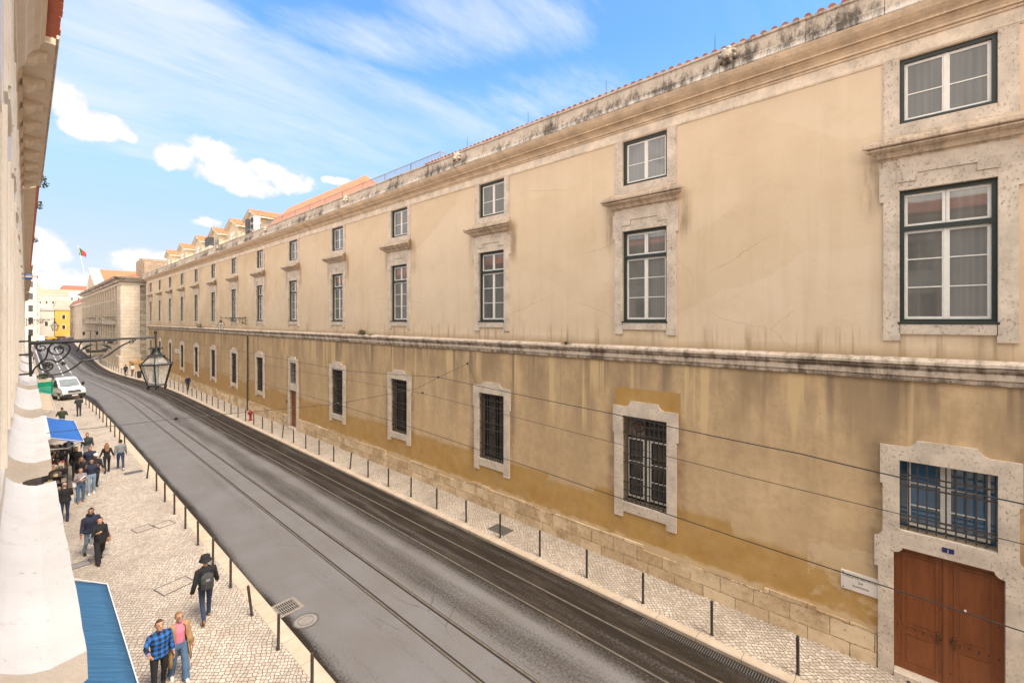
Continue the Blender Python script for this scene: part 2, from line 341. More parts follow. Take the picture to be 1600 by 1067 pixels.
def m_string():
    m, nt, b = newmat('string course stone')
    x, y, z, v = facade_vec(nt)
    col = MIX(nt, MAPR(nt, NOISE(nt, v, 1.6, 6, 0.65), 0.3, 0.7), (0.50, 0.40, 0.30), (0.70, 0.58, 0.47))
    s = NOISE(nt, MAP(nt, v, (2.4, 0.7, 1)), 2.0, 6, 0.7)
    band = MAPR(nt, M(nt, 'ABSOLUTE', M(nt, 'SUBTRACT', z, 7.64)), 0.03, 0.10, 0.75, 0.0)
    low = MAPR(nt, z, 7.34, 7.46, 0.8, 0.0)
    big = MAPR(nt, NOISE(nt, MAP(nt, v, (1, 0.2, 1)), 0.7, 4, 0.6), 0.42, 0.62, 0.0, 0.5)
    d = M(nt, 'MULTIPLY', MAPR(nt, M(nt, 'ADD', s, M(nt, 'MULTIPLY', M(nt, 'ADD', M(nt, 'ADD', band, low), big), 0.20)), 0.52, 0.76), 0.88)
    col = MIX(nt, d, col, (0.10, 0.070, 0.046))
    setc(nt, b, col); b.inputs['Roughness'].default_value = 0.9
    BUMP(nt, b, NOISE(nt, v, 14, 6, 0.7), 0.5, 0.02)
    return m
def m_lichen():
    m, nt, b = newmat('weathered parapet')
    x, y, z, v = facade_vec(nt)
    col = MIX(nt, MAPR(nt, NOISE(nt, v, 2.2, 6, 0.65), 0.3, 0.7), (0.38, 0.31, 0.24), (0.58, 0.49, 0.395))
    lip = MAPR(nt, z, 16.20, 16.02, 0.0, 1.0)
    col = MIX(nt, lip, col, (0.70, 0.64, 0.56))
    s = NOISE(nt, MAP(nt, v, (2.0, 0.7, 1)), 2.6, 9, 0.82, 0.3)
    clump = MAPR(nt, NOISE(nt, MAP(nt, v, (1, 0.3, 1)), 0.55, 4, 0.6), 0.38, 0.62, -0.10, 0.13)
    mid = MAPR(nt, M(nt, 'ABSOLUTE', M(nt, 'SUBTRACT', z, 16.14)), 0.0, 0.35, 0.10, -0.06)
    d = MAPR(nt, M(nt, 'ADD', s, M(nt, 'ADD', clump, mid)), 0.50, 0.70, 0.0, 0.90)
    col = MIX(nt, d, col, (0.050, 0.040, 0.030))
    col = MIX(nt, MAPR(nt, NOISE(nt, v, 3, 4, 0.6), 0.62, 0.72, 0, 0.35), col, (0.34, 0.22, 0.09))
    setc(nt, b, col); b.inputs['Roughness'].default_value = 0.95
    BUMP(nt, b, NOISE(nt, v, 10, 7, 0.75), 0.6, 0.03)
    return m
def m_asphalt():
    m, nt, b = newmat('asphalt')
    p = POS(nt); x, y, z = SEP(nt, p)
    # the track and its stains bend with the street beyond y = 60
    bend = MAPR(nt, y, 60, 110, 0.0, 2.6, True)
    xs = M(nt, 'ADD', x, bend)
    wob = M(nt, 'MULTIPLY', M(nt, 'SUBTRACT', NOISE(nt, MAP(nt, p, (1, 0.12, 1)), 0.8, 4, 0.6), 0.5), 0.7)
    xw = M(nt, 'ADD', xs, wob)
    def band(c, w): return MAPR(nt, M(nt, 'ABSOLUTE', M(nt, 'SUBTRACT', xw, c)), 0.0, w, 1.0, 0.0, True)
    fine = NOISE(nt, MAP(nt, p, (1, 0.8, 1)), 16, 8, 0.85)
    mid = NOISE(nt, MAP(nt, p, (1, 0.07, 1)), 2.2, 7, 0.72)
    wet = MAPR(nt, xw, 8.8, 11.2, 0.0, 0.42, True)
    wet = M(nt, 'ADD', wet, M(nt, 'MULTIPLY', band(9.05, 0.75), 0.20))
    wet = M(nt, 'ADD', wet, M(nt, 'MULTIPLY', band(7.0, 0.35), 0.05))
    wet = M(nt, 'ADD', wet, M(nt, 'MULTIPLY', band(5.0, 0.50), 0.50))
    wet = M(nt, 'SUBTRACT', wet, M(nt, 'MULTIPLY', band(9.95, 0.45), 0.13))
    wet = M(nt, 'SUBTRACT', wet, M(nt, 'MULTIPLY', band(6.2, 0.7), 0.08))
    wet = M(nt, 'SUBTRACT', wet, M(nt, 'MULTIPLY', band(10.95, 0.22), 0.10)); wet = M(nt, 'SUBTRACT', wet, M(nt, 'MULTIPLY', band(12.1, 0.25), 0.10))
    # old patch work
    cell = M(nt, 'FLOOR', M(nt, 'MULTIPLY', y, 0.12))
    t = M(nt, 'ADD', M(nt, 'ADD', wet, M(nt, 'MULTIPLY', M(nt, 'SUBTRACT', mid, 0.5), 0.42)), M(nt, 'MULTIPLY', M(nt, 'SUBTRACT', fine, 0.5), 1.15))
    k = MAPR(nt, t, 0.04, 0.36, 0.0, 1.0)
    dry = MIX(nt, MAPR(nt, NOISE(nt, p, 70, 3, 0.7), 0.3, 0.7), (0.100, 0.091, 0.084), (0.190, 0.176, 0.164))
    dry = MIX(nt, MAPR(nt, NOISE(nt, p, 0.5, 5, 0.6), 0.4, 0.65, 0.0, 0.5), dry, (0.180, 0.175, 0.180))
    drk = MIX(nt, MAPR(nt, NOISE(nt, p, 50, 3, 0.7), 0.35, 0.7), (0.012, 0.009, 0.006), (0.036, 0.026, 0.018))
    drk = MIX(nt, MAPR(nt, NOISE(nt, MAP(nt, p, (1, 0.15, 1)), 2.4, 6, 0.7), 0.48, 0.68, 0.0, 0.6), drk, (0.075, 0.058, 0.043))
    col = MIX(nt, M(nt, 'MULTIPLY', k, 0.97), dry, drk)
    # thin cracks
    vo = N(nt, 'ShaderNodeTexVoronoi', {'Vector': MAP(nt, N(nt, 'ShaderNodeVectorMath', {0: p, 1: COMB(nt, wob, wob, 0.0)}, operation='ADD').outputs[0], (0.5, 0.22, 1)), 'Scale': 1.0, 'Randomness': 1.0}, feature='DISTANCE_TO_EDGE').outputs[0]
    cr = M(nt, 'MULTIPLY', MAPR(nt, vo, 0.002, 0.006, 1.0, 0.0), MAPR(nt, NOISE(nt, p, 0.4, 2, 0.5), 0.56, 0.64, 0.0, 0.5))
    col = MIX(nt, cr, col, (0.03, 0.025, 0.02))
    setc(nt, b, col)
    nt.links.new(MAPR(nt, k, 0, 1, 0.65, 0.62), b.inputs['Roughness']); nt.links.new(MAPR(nt, k, 0, 1, 0.40, 0.12), b.inputs['Specular IOR Level'])
    BUMP(nt, b, M(nt, 'ADD', NOISE(nt, p, 90, 4, 0.7), M(nt, 'MULTIPLY', NOISE(nt, p, 4, 4, 0.6), 0.8)), 0.35, 0.012)
    return m
def m_calcada(name, rot, scale, c_lo, c_hi, grout):
    m, nt, b = newmat(name)
    p = POS(nt)
    w = M(nt, 'MULTIPLY', M(nt, 'SUBTRACT', NOISE(nt, p, 0.7, 3, 0.5), 0.5), 0.5)
    pv = N(nt, 'ShaderNodeVectorMath', {0: p, 1: COMB(nt, w, M(nt, 'MULTIPLY', w, -0.7), 0.0)}, operation='ADD').outputs[0]
    vec = MAP(nt, pv, (1, 0.82, 0.0), (0, 0, rot))
    vo = N(nt, 'ShaderNodeTexVoronoi', {'Vector': vec, 'Scale': scale, 'Randomness': 0.40}, feature='DISTANCE_TO_EDGE', voronoi_dimensions='2D').outputs[0]
    vc = N(nt, 'ShaderNodeTexVoronoi', {'Vector': vec, 'Scale': scale, 'Randomness': 0.40}, feature='F1', voronoi_dimensions='2D')
    r, g, bl = [N(nt, 'ShaderNodeSeparateColor', {0: vc.outputs['Color']}).outputs[i] for i in range(3)]
    e = MAPR(nt, vo, 0.015, 0.11, 0.0, 1.0, True)
    stone = MIX(nt, r, c_lo, c_hi)
    stone = MIX(nt, MAPR(nt, NOISE(nt, p, 0.55, 5, 0.65), 0.42, 0.66, 0.0, 0.50), stone, tuple(k * 0.70 for k in c_lo))
    stone = MIX(nt, MAPR(nt, NOISE(nt, p, 2.3, 5, 0.7), 0.55, 0.75, 0.0, 0.5), stone, (0.40, 0.27, 0.155))
    stone = MIX(nt, MAPR(nt, NOISE(nt, p, 1.1, 4, 0.7), 0.60, 0.72, 0.0, 0.3), stone, (0.24, 0.19, 0.15))
    col = MIX(nt, e, grout, stone)
    setc(nt, b, col); b.inputs['Roughness'].default_value = 0.75
    hgt = M(nt, 'ADD', M(nt, 'MULTIPLY', e, 1.0), M(nt, 'MULTIPLY', g, 0.35))
    BUMP(nt, b, hgt, 0.8, 0.03)
    return m
def m_glass_pane(name, base=(0.10, 0.10, 0.092), tint2=(0.17, 0.165, 0.15), rough=0.03):
    m, nt, b = newmat(name)
    oi = N(nt, 'ShaderNodeObjectInfo').outputs['Random']
    o = OBJ(nt)
    n = NOISE(nt, MAP(nt, o, (1, 1.6, 0.4)), 1.4, 3, 0.5)
    col = MIX(nt, MAPR(nt, M(nt, 'ADD', M(nt, 'MULTIPLY', n, 0.8), M(nt, 'MULTIPLY', oi, 0.35)), 0.35, 0.75), base, tint2)
    ox, oy, oz = SEP(nt, o)
    r2 = M(nt, 'FRACT', M(nt, 'MULTIPLY', oi, 7.31)); r3 = M(nt, 'FRACT', M(nt, 'MULTIPLY', oi, 23.7))
    # a drawn curtain or blind behind some panes
    side = MAPR(nt, M(nt, 'MULTIPLY', oy, M(nt, 'SUBTRACT', M(nt, 'MULTIPLY', r2, 2.0), 1.0)), 0.02, 0.06)
    fold = MAPR(nt, NOISE(nt, MAP(nt, o, (1, 9, 0.15)), 1.5, 2, 0.5), 0.3, 0.7, 0.6, 1.15)
    cur = MIX(nt, 1.0, (0.26, 0.25, 0.225), N(nt, 'ShaderNodeCombineColor', {0: fold, 1: fold, 2: fold}).outputs[0], 'MULTIPLY')
    blind = M(nt, 'GREATER_THAN', oz, MAPR(nt, r3, 0, 1, 9.0, 12.5))
    use = M(nt, 'MAXIMUM', M(nt, 'MULTIPLY', side, M(nt, 'GREATER_THAN', r3, 0.45)), M(nt, 'MULTIPLY', blind, M(nt, 'GREATER_THAN', r2, 0.62)))
    if tint2[0] > 0.1: col = MIX(nt, M(nt, 'MULTIPLY', use, 0.32), col, cur)
    setc(nt, b, col); b.inputs['Roughness'].default_value = rough
    b.inputs['IOR'].default_value = 1.75
    BUMP(nt, b, NOISE(nt, o, 1.3, 2, 0.5), 0.04, 0.02)
    return m
def m_tiles(name, c1, c2, axis='x'):
    m, nt, b = newmat(name)
    p = POS(nt)
    col = MIX(nt, MAPR(nt, NOISE(nt, p, 3.5, 5, 0.7), 0.3, 0.7), c1, c2)
    col = MIX(nt, MAPR(nt, NOISE(nt, p, 1.0, 5, 0.7), 0.55, 0.75, 0.0, 0.6), col, tuple(k * 0.4 for k in c1))
    setc(nt, b, col); b.inputs['Roughness'].default_value = 0.85
    BUMP(nt, b, NOISE(nt, p, 14, 4, 0.7), 0.4, 0.02)
    return m
def m_whitewash(name, c1, c2, dirt, dk=0.5, axis_scale=(1, 1, 1)):
    m, nt, b = newmat(name)
    p = POS(nt)
    col = MIX(nt, MAPR(nt, NOISE(nt, p, 1.8, 6, 0.65), 0.3, 0.7), c1, c2)
    f = NOISE(nt, MAP(nt, p, axis_scale), 4.0, 8, 0.75)
    col = MIX(nt, MAPR(nt, f, 0.58, 0.74, 0.0, dk), col, dirt)
    f2 = NOISE(nt, p, 22.0, 4, 0.6)
    col = MIX(nt, MAPR(nt, f2, 0.66, 0.74, 0.0, dk * 0.7), col, tuple(k * 0.7 for k in dirt))
    setc(nt, b, col); b.inputs['Roughness'].default_value = 0.9
    BUMP(nt, b, M(nt, 'ADD', NOISE(nt, p, 7, 7, 0.75), M(nt, 'MULTIPLY', NOISE(nt, p, 45, 4, 0.7), 0.3)), 0.55, 0.02)
    return m
def m_wood_door():
    m, nt, b = newmat('brown door paint')
    o = OBJ(nt); 
    col = MIX(nt, MAPR(nt, NOISE(nt, MAP(nt, o, (3, 3, 0.5)), 2.0, 6, 0.65), 0.3, 0.7), (0.165, 0.048, 0.013), (0.245, 0.076, 0.021))
    col = MIX(nt, MAPR(nt, NOISE(nt, o, 1.2, 5, 0.65), 0.5, 0.7, 0.0, 0.5), col, (0.24, 0.075, 0.022))
    sp = NOISE(nt, o, 28, 4, 0.7)
    col = MIX(nt, MAPR(nt, sp, 0.68, 0.74, 0.0, 0.5), col, (0.05, 0.02, 0.01))
    setc(nt, b, col); b.inputs['Roughness'].default_value = 0.42
    BUMP(nt, b, NOISE(nt, MAP(nt, o, (8, 8, 0.8)), 4, 5, 0.6), 0.12, 0.01)
    return m
def m_foliage(name, c1, c2):
    m, nt, b = newmat(name)
    n = NOISE(nt, POS(nt), 9, 4, 0.6)
    setc(nt, b, MIX(nt, MAPR(nt, n, 0.3, 0.7), c1, c2)); b.inputs['Roughness'].default_value = 0.7
    return m

UP = m_upper_plaster(); LOW = m_lower_plaster()
STONE = m_limestone('window surround stone', (0.635, 0.535, 0.43), (0.20, 0.13, 0.08), pit=0.60)
HOODM = m_limestone('hood stone', (0.58, 0.45, 0.325), (0.11, 0.075, 0.05), 0.7, 0.38)
CORN = m_limestone('cornice stone', (0.70, 0.55, 0.39), (0.2, 0.14, 0.09), 0.25, 0.10)
FRIEZE = m_limestone('frieze stone', (0.76, 0.645, 0.51), (0.25, 0.18, 0.12), 0.3, 0.06)
STRING = m_string(); LICHEN = m_lichen()
PLINTH = m_ashlar('plinth blocks', 0.92, 0.47, (0.70, 0.55, 0.36), (0.42, 0.285, 0.15), (0.11, 0.07, 0.04), (0.27, 0.15, 0.06), 0.85)
TOWER = m_ashlar('pavilion ashlar', 1.7, 0.62, (0.56, 0.475, 0.37), (0.49, 0.405, 0.31), (0.23, 0.18, 0.13), (0.34, 0.25, 0.165), 0.5, 0.02)
TOWERX = m_ashlar('pavilion ashlar end', 1.7, 0.62, (0.62, 0.53, 0.42), (0.54, 0.45, 0.35), (0.23, 0.18, 0.13), (0.36, 0.27, 0.19), 0.5, 0.02, 'x')
ASPH = m_asphalt()
CALC = m_calcada('limestone cobbles', R(38), 10.2, (0.43, 0.355, 0.285), (0.62, 0.545, 0.455), (0.27, 0.205, 0.15))
CALC2 = m_calcada('limestone cobbles narrow', R(45), 9.8, (0.44, 0.36, 0.28), (0.64, 0.56, 0.46), (0.27, 0.205, 0.15))
KERB = plain('kerb stone', (0.56, 0.44, 0.32), 0.8, 0.22, 1.4, 0.2, pos=True)
GROUND = plain('ground', (0.30, 0.27, 0.24), 0.9, 0.2, 0.3, 0, pos=True)
GREEN = plain('dark green frame paint', (0.020, 0.030, 0.026), 0.45, 0.2, 9)
WHITE = plain('white window paint', (0.78, 0.745, 0.68), 0.5, 0.08, 8)
PANE = m_glass_pane('window glass')
PANEDK = m_glass_pane('dark window glass', (0.012, 0.011, 0.010), (0.04, 0.035, 0.03), 0.15)
PANEBL = m_glass_pane('blue curtained glass', (0.015, 0.17, 0.40), (0.06, 0.11, 0.15), 0.05)
IRON = plain('wrought iron', (0.016, 0.015, 0.014), 0.5, 0.3, 12, 0.1)
BARS = plain('window bars', (0.050, 0.042, 0.036), 0.55, 0.35, 10, 0.1)
DARK = plain('dark recess', (0.010, 0.008, 0.007), 0.9, 0.2, 3)
REVEAL = m_limestone('reveal stone', (0.42, 0.32, 0.22), pit=0.5)
DOOR = m_wood_door()
STEEL = plain('bollard steel', (0.040, 0.033, 0.028), 0.5, 0.35, 14, 0.05)
TILE = m_tiles('roof tiles', (0.46, 0.125, 0.052), (0.62, 0.20, 0.09))
TILEDK = m_tiles('old roof tiles', (0.22, 0.075, 0.045), (0.36, 0.14, 0.08))
TILERED = m_tiles('red roof tiles', (0.55, 0.15, 0.085), (0.68, 0.24, 0.15))
YELLOWW = plain('pale yellow render', (0.58, 0.48, 0.33), 0.9, 0.1, 2, pos=True)
CREAMW = plain('cream render', (0.66, 0.58, 0.46), 0.9, 0.12, 1.2, pos=True)
WW = m_whitewash('whitewashed stone', (0.72, 0.665, 0.595), (0.82, 0.78, 0.72), (0.40, 0.28, 0.17), 0.8)
WWALL = m_whitewash('white facade', (0.84, 0.80, 0.745), (0.90, 0.87, 0.83), (0.58, 0.47, 0.36), 0.35, (1, 1, 0.35))
WSTONE = m_whitewash('facade trim stone', (0.74, 0.655, 0.55), (0.83, 0.76, 0.67), (0.36, 0.27, 0.19), 0.55, (1, 1, 0.3))
SOFFIT = m_whitewash('eave stone', (0.60, 0.48, 0.345), (0.70, 0.58, 0.44), (0.30, 0.21, 0.14), 0.5)
RAILM = plain('tram rail steel', (0.25, 0.215, 0.175), 0.36, 0.3, 5, 0, 0.6, pos=True)
GROOVE = plain('rail groove', (0.018, 0.014, 0.011), 0.8, 0.2, 3, pos=True)
ROADW = plain('road marking white', (0.62, 0.60, 0.57), 0.7, 0.25, 3, pos=True)
GREYM = plain('light grey metal', (0.60, 0.60, 0.58), 0.5, 0.1, 5)
RAILG = plain('grey railing paint', (0.22, 0.22, 0.21), 0.5, 0.1, 5)
# ------------------------------------------------------------------ street
WALLX = 14.46
SWZ = 0.12
def interp(t, pts):
    if t <= pts[0][0]: return pts[0][1]
    for (a, b), (c, d) in zip(pts, pts[1:]):
        if t <= c:
            f = (t - a) / (c - a); return b + (d - b) * f
    return pts[-1][1]
def smooth_interp(t, pts, r=5.0):
    return sum(interp(t + o, pts) for o in (-r, -r * 0.5, 0, r * 0.5, r)) / 5
RK = [(-30, 12.40), (66, 12.40), (78, 11.9), (90, 10.5), (100, 9.75), (115, 9.6), (140, 10.2), (190, 11.2), (260, 13.0), (400, 15.0)]   # kerb face, right
LK = [(-30, 5.04), (40, 5.04), (56, 4.95), (66, 4.6), (74, 4.0), (82, 2.6), (90, 1.7), (110, 1.4), (400, 1.2)]                     # kerb face, left
def rk(t): return smooth_interp(t, RK)
def lk(t): return smooth_interp(t, LK, 3.0)
TS = [-30 + 2.0 * i for i in range(66)] + [105 + 6.0 * i for i in range(50)]
g = MB(); g.quad((-3000, -3000, -0.03), (3000, -3000, -0.03), (3000, 3000, -0.03), (-3000, 3000, -0.03))
struct(g.build('ground', GROUND))
def strip(name, fa, fb, z, mat, ts=TS, thick=None):
    m = MB(); n = len(ts)
    vs = []
    for t in ts: vs += [(fa(t), t, z), (fb(t), t, z)]
    fs = [(2 * i, 2 * i + 1, 2 * i + 3, 2 * i + 2) for i in range(n - 1)]
    m.add(vs, fs)
    if thick:
        for f in (fa, fb):
            vs = []
            for t in ts: vs += [(f(t), t, z), (f(t), t, z - thick)]
            m.add(vs, fs)
    return struct(m.build(name, mat))
strip('road', lambda t: lk(t) - 0.02, lambda t: rk(t) + 0.02, 0.0, ASPH)
strip('pavement', lambda t: -0.3, lambda t: lk(t) - 0.36, SWZ, CALC)
strip('pavement', lambda t: rk(t) + 0.25, lambda t: 17.0, SWZ, CALC2)
def kerb(name, inner, outer, face):
    ts = [-30 + 1.0 * i for i in range(135)] + [105 + 6.0 * i for i in range(50)]
    m = MB(); vs = []
    for t in ts:
        a, b = inner(t), outer(t); s = 1 if b > a else -1
        vs += [(a, t, SWZ + 0.006), (b - s * 0.03, t, SWZ + 0.006), (b, t, SWZ - 0.025), (b, t, -0.01), (a, t, SWZ - 0.05)]
    fs = []
    for i in range(len(ts) - 1):
        for j in range(4):
            fs.append((i * 5 + j, i * 5 + j + 1, i * 5 + 5 + j + 1, i * 5 + 5 + j))
    m.add(vs, fs)
    return struct(m.build(name, KERBJ))
def m_kerbj():
    m, nt, b = newmat('kerb stones')
    p = POS(nt); x, y, z = SEP(nt, p)
    col = MIX(nt, MAPR(nt, NOISE(nt, p, 1.6, 6, 0.65), 0.3, 0.7), (0.42, 0.325, 0.23), (0.56, 0.455, 0.345))
    j = M(nt, 'ABSOLUTE', M(nt, 'SUBTRACT', M(nt, 'FRACT', M(nt, 'DIVIDE', y, 1.15)), 0.5))
    col = MIX(nt, MAPR(nt, j, 0.490, 0.495, 0.0, 0.75), col, (0.14, 0.10, 0.07))
    col = MIX(nt, MAPR(nt, NOISE(nt, p, 6, 6, 0.75), 0.58, 0.72, 0.0, 0.45), col, (0.27, 0.19, 0.12))
    setc(nt, b, col); b.inputs['Roughness'].default_value = 0.8
    BUMP(nt, b, NOISE(nt, p, 25, 5, 0.7), 0.3, 0.01)
    return m
KERBJ = m_kerbj()
kerb('kerb', lambda t: lk(t) - 0.38, lk, 1)
kerb('kerb', lambda t: rk(t) + 0.27, rk, -1)
def railshift(t):
    if t < 60: return 0.0
    f = min(1, (t - 60) / 50); f = f * f * (3 - 2 * f)
    return -2.6 * f
for xc in (7.465, 8.405, 10.53, 11.42):
    sgn = 1 if xc in (7.465, 10.53) else -1
    strip('tram_rail', lambda t: xc + railshift(t) - 0.030, lambda t: xc + railshift(t) + 0.030, 0.008, RAILM)
    strip('tram_rail_groove', lambda t: xc + railshift(t) + sgn * 0.030, lambda t: xc + railshift(t) + sgn * 0.085, 0.005, GROOVE)
    strip('tram_rail_groove', lambda t: xc + railshift(t) - sgn * 0.030, lambda t: xc + railshift(t) - sgn * 0.050, 0.005, GROOVE)
# lane lines of the wider road in the distance
for k, xx in enumerate((4.0, 5.05)):
    t = 100
    while t < 190:
        strip('road_marking', lambda q: xx - 0.07 + (q - 100) * 0.012, lambda q: xx + 0.07 + (q - 100) * 0.012, 0.004, ROADW, [t, t + 9])
        t += 10.5 if k else 13
strip('road_marking', lambda q: 1.9, lambda q: 2.05, 0.004, ROADW, [108, 190])

# covers and drains let into the ground
def cover(x, y, w, l, z, mat, label, cat, rz=0.0, frame=True, group=None):
    e = empty('manhole_cover', (x, y, z), label, cat, group, rz)
    m = MB()
    m.box(-w / 2, w / 2, -l / 2, l / 2, 0.0, 0.008)
    m.build('cover', mat, e)
    f = MB(); t = 0.035
    for a in ((-w / 2 - t, -w / 2, -l / 2 - t, l / 2 + t), (w / 2, w / 2 + t, -l / 2 - t, l / 2 + t), (-w / 2, w / 2, -l / 2 - t, -l / 2), (-w / 2, w / 2, l / 2, l / 2 + t)):
        f.box(*a, 0.0, 0.012)
    f.build('frame', IRONG, e)
    return e
IRONG = plain('cast iron cover', (0.095, 0.085, 0.075), 0.6, 0.3, 8, 0.15)
cover(3.30, 23.9, 0.55, 0.55, SWZ, CALC, 'cobble-filled cover frame left of its twin, ahead of the man in a hat', 'manhole cover', R(12))
cover(3.98, 23.75, 0.55, 0.55, SWZ, CALC, 'cobble-filled cover frame right of its twin, ahead of the man in a hat', 'manhole cover', R(12))
cover(3.30, 18.0, 0.85, 0.6, SWZ, CALC, 'cobble-filled cover frame in the pavement just left of the man in a hat', 'manhole cover', R(14))
cover(4.15, 33.1, 0.75, 0.42, SWZ, IRONG, 'dark iron plate in the pavement near the kerb, beside the man in a grey hoodie', 'manhole cover', R(4))
cover(1.25, 22.0, 0.6, 0.40, SWZ, plain('grey cover', (0.26, 0.24, 0.22), 0.7, 0.2, 6), 'worn grey plate in the pavement beside the couple with the brown bag', 'manhole cover', R(6))
cover(13.3, 12.9, 0.55, 0.85, SWZ, IRONG, 'dark iron plate in the narrow pavement below the barred windows', 'manhole cover')
e = empty('manhole_cover', (5.55, 13.3, 0.0), 'round pale manhole cover in the road beside the drain grate', 'manhole cover')
m = MB(); m.lathe([(0.0, 0.004), (0.31, 0.004), (0.31, 0.010), (0.0, 0.0101)], n=40, cap=False)
m.build('cover', plain('worn concrete cover', (0.23, 0.205, 0.18), 0.75, 0.25, 7, 0.3), e)
m = MB(); m.lathe([(0.315, 0.0), (0.315, 0.012), (0.36, 0.012), (0.36, 0.0)], n=40, cap=False); m.build('rim', IRONG, e)
m = MB(); m.lathe([(0.20, 0.011), (0.20, 0.014), (0.215, 0.014), (0.215, 0.011)], n=32, cap=False); m.build('ring', IRONG, e)
e = empty('drain_grate', (5.42, 14.35, 0.0), 'square iron drain grate in the gutter by the left kerb', 'drain grate', None, R(3))
m = MB()
for a in ((-0.36, -0.27, -0.38, 0.38), (0.27, 0.36, -0.38, 0.38), (-0.27, 0.27, -0.38, -0.29), (-0.27, 0.27, 0.29, 0.38)): m.box(*a, 0.001, 0.014)
m.build('frame', plain('grate frame', (0.25, 0.21, 0.17), 0.7, 0.25, 9, 0.2), e)
m = MB(); m.box(-0.27, 0.27, -0.29, 0.29, 0.001, 0.004); m.build('pit', DARK, e)
m = MB()
for k in range(9): m.box(-0.27 + 0.06 * k - 0.013 + 0.03, -0.27 + 0.06 * k + 0.013 + 0.03, -0.29, 0.29, 0.005, 0.013)
for k in (-0.1, 0.1): m.box(-0.27, 0.27, k - 0.015, k + 0.015, 0.0135, 0.0145)
m.build('bars', plain('grate bars', (0.22, 0.19, 0.16), 0.6, 0.2, 9), e)
e = empty('drain_channel', (12.22, 3.2, 0.0), 'long narrow slotted drain along the right kerb near the brown double door', 'drain grate')
m = MB(); m.box(-0.13, 0.13, -2.9, 2.9, 0.001, 0.004); m.build('channel', DARK, e)
m = MB()
for k in range(97): m.box(-0.13, 0.13, -2.88 + 0.06 * k - 0.012, -2.88 + 0.06 * k + 0.012, 0.005, 0.012)
m.build('bars', IRONG, e)
# ------------------------------------------------------------------ the long ochre building on the right
def Z(h): return CAMZ + h
Y0, Y1 = -14.0, 100.5
BAY0, PITCH, NB = -0.365, 7.47, 14
BLD = empty('government_building', (WALLX, 0, 0), 'long ochre plastered building with stone window surrounds, filling the right side of the street', 'building')
def wbox(mb, y0, y1, z0, z1, w0, w1): return mb.box(-w1, -w0, y0, y1, z0, z1)
def wall_grid(mb, y0, y1, z0, z1, holes, depth=0.30):
    ys = sorted({y0, y1, *[h[0] for h in holes], *[h[1] for h in holes]})
    zs = sorted({z0, z1, *[h[2] for h in holes], *[h[3] for h in holes]})
    for a, b in zip(ys, ys[1:]):
        for c, d in zip(zs, zs[1:]):
            my, mz = (a + b) / 2, (c + d) / 2
            if any(h[0] < my < h[1] and h[2] < mz < h[3] for h in holes): continue
            mb.quad((0, a, c), (0, b, c), (0, b, d), (0, a, d))
    return mb
def reveals(mb, h, depth):
    a, b, c, d = h
    mb.quad((0, a, c), (depth, a, c), (depth, a, d), (0, a, d)); mb.quad((0, b, c), (depth, b, c), (depth, b, d), (0, b, d))
    mb.quad((0, a, c), (depth, a, c), (depth, b, c), (0, b, c)); mb.quad((0, a, d), (depth, a, d), (depth, b, d), (0, b, d))
HW = 0.815
cen = [BAY0 + PITCH * i for i in range(-1, NB)]
hu = [(c - HW, c + HW, Z(-0.047), Z(3.136)) for c in cen] + [(c - HW, c + HW, Z(4.77), Z(6.33)) for c in cen]
hl = []
DOORB, SMALLB = 0, 5
for i, c in zip(range(-1, NB), cen):
    if i == DOORB:
        hl += [(c - HW, c + HW, Z(-5.09), Z(-3.40)), (c - HW - 0.11, c + HW + 0.11, SWZ + 0.10, Z(-5.51))]
    elif i == SMALLB:
        hl += [(c - 0.62, c + 0.62, Z(-5.05), Z(-3.40)), (c - 0.66, c + 0.66, SWZ + 0.10, Z(-5.6))]
    else:
        hl += [(c - HW, c + HW, Z(-6.445), Z(-3.385))]
m = MB(); wall_grid(m, Y0, Y1, 7.30, 15.8, hu); m.cur = 1
for h in hu: reveals(m, h, 0.28)
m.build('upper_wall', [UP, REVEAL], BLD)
m = MB(); wall_grid(m, Y0, Y1, 0.0, 7.30, hl); m.cur = 1
for h in hl: reveals(m, h, 0.40)
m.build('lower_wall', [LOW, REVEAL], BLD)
m = MB()   # end walls, back and flat top keep daylight out
m.box(0.45, 20, Y0, Y1, 0, 15.7); m.build('core', DARK, BLD)
# plinth of stone blocks, broken at the doors
d0 = cen[1]; d5 = cen[6]
for a, b in ((Y0, d0 - 1.25), (d0 + 1.25, d5 - 1.0), (d5 + 1.0, Y1)):
    n = max(1, int((b - a) / 1.25)); m = MB()
    for k in range(n):
        y0 = a + (b - a) * k / n; y1 = a + (b - a) * (k + 1) / n
        top = 1.0 + random.choice([-0.14, -0.06, 0.0, 0.03, 0.08]); w = 0.055 + random.uniform(0, 0.004)
        wbox(m, y0, y1, 0.05, 0.56, -0.02, w + random.uniform(0, 0.004)); wbox(m, y0 + 0.0, y1, 0.56, top, -0.02, w)
    m.build('plinth', PLINTH, BLD)
# string course
prof = [(0, -0.90), (0.20, -0.955), (0.23, -0.98), (0.23, -1.05), (0.15, -1.055), (0.15, -1.075), (0.19, -1.08), (0.18, -1.13), (0.13, -1.165), (0.10, -1.17), (0.10, -1.185), (0.125, -1.19), (0.125, -1.33), (0.06, -1.335), (0.06, -1.35), (0.08, -1.355), (0.075, -1.45), (0, -1.465)]
m = MB()
y = Y0
while y < Y1:
    y2 = min(Y1, y + random.uniform(1.5, 2.6)); o = random.uniform(-0.006, 0.006)
    m.loft([[(-w + (o if w else 0), yy, Z(h) + (o if w else 0)) for w, h in prof] for yy in (y, y2)], cap=False, closed=False); y = y2
m.build('string_course', STRING, BLD)
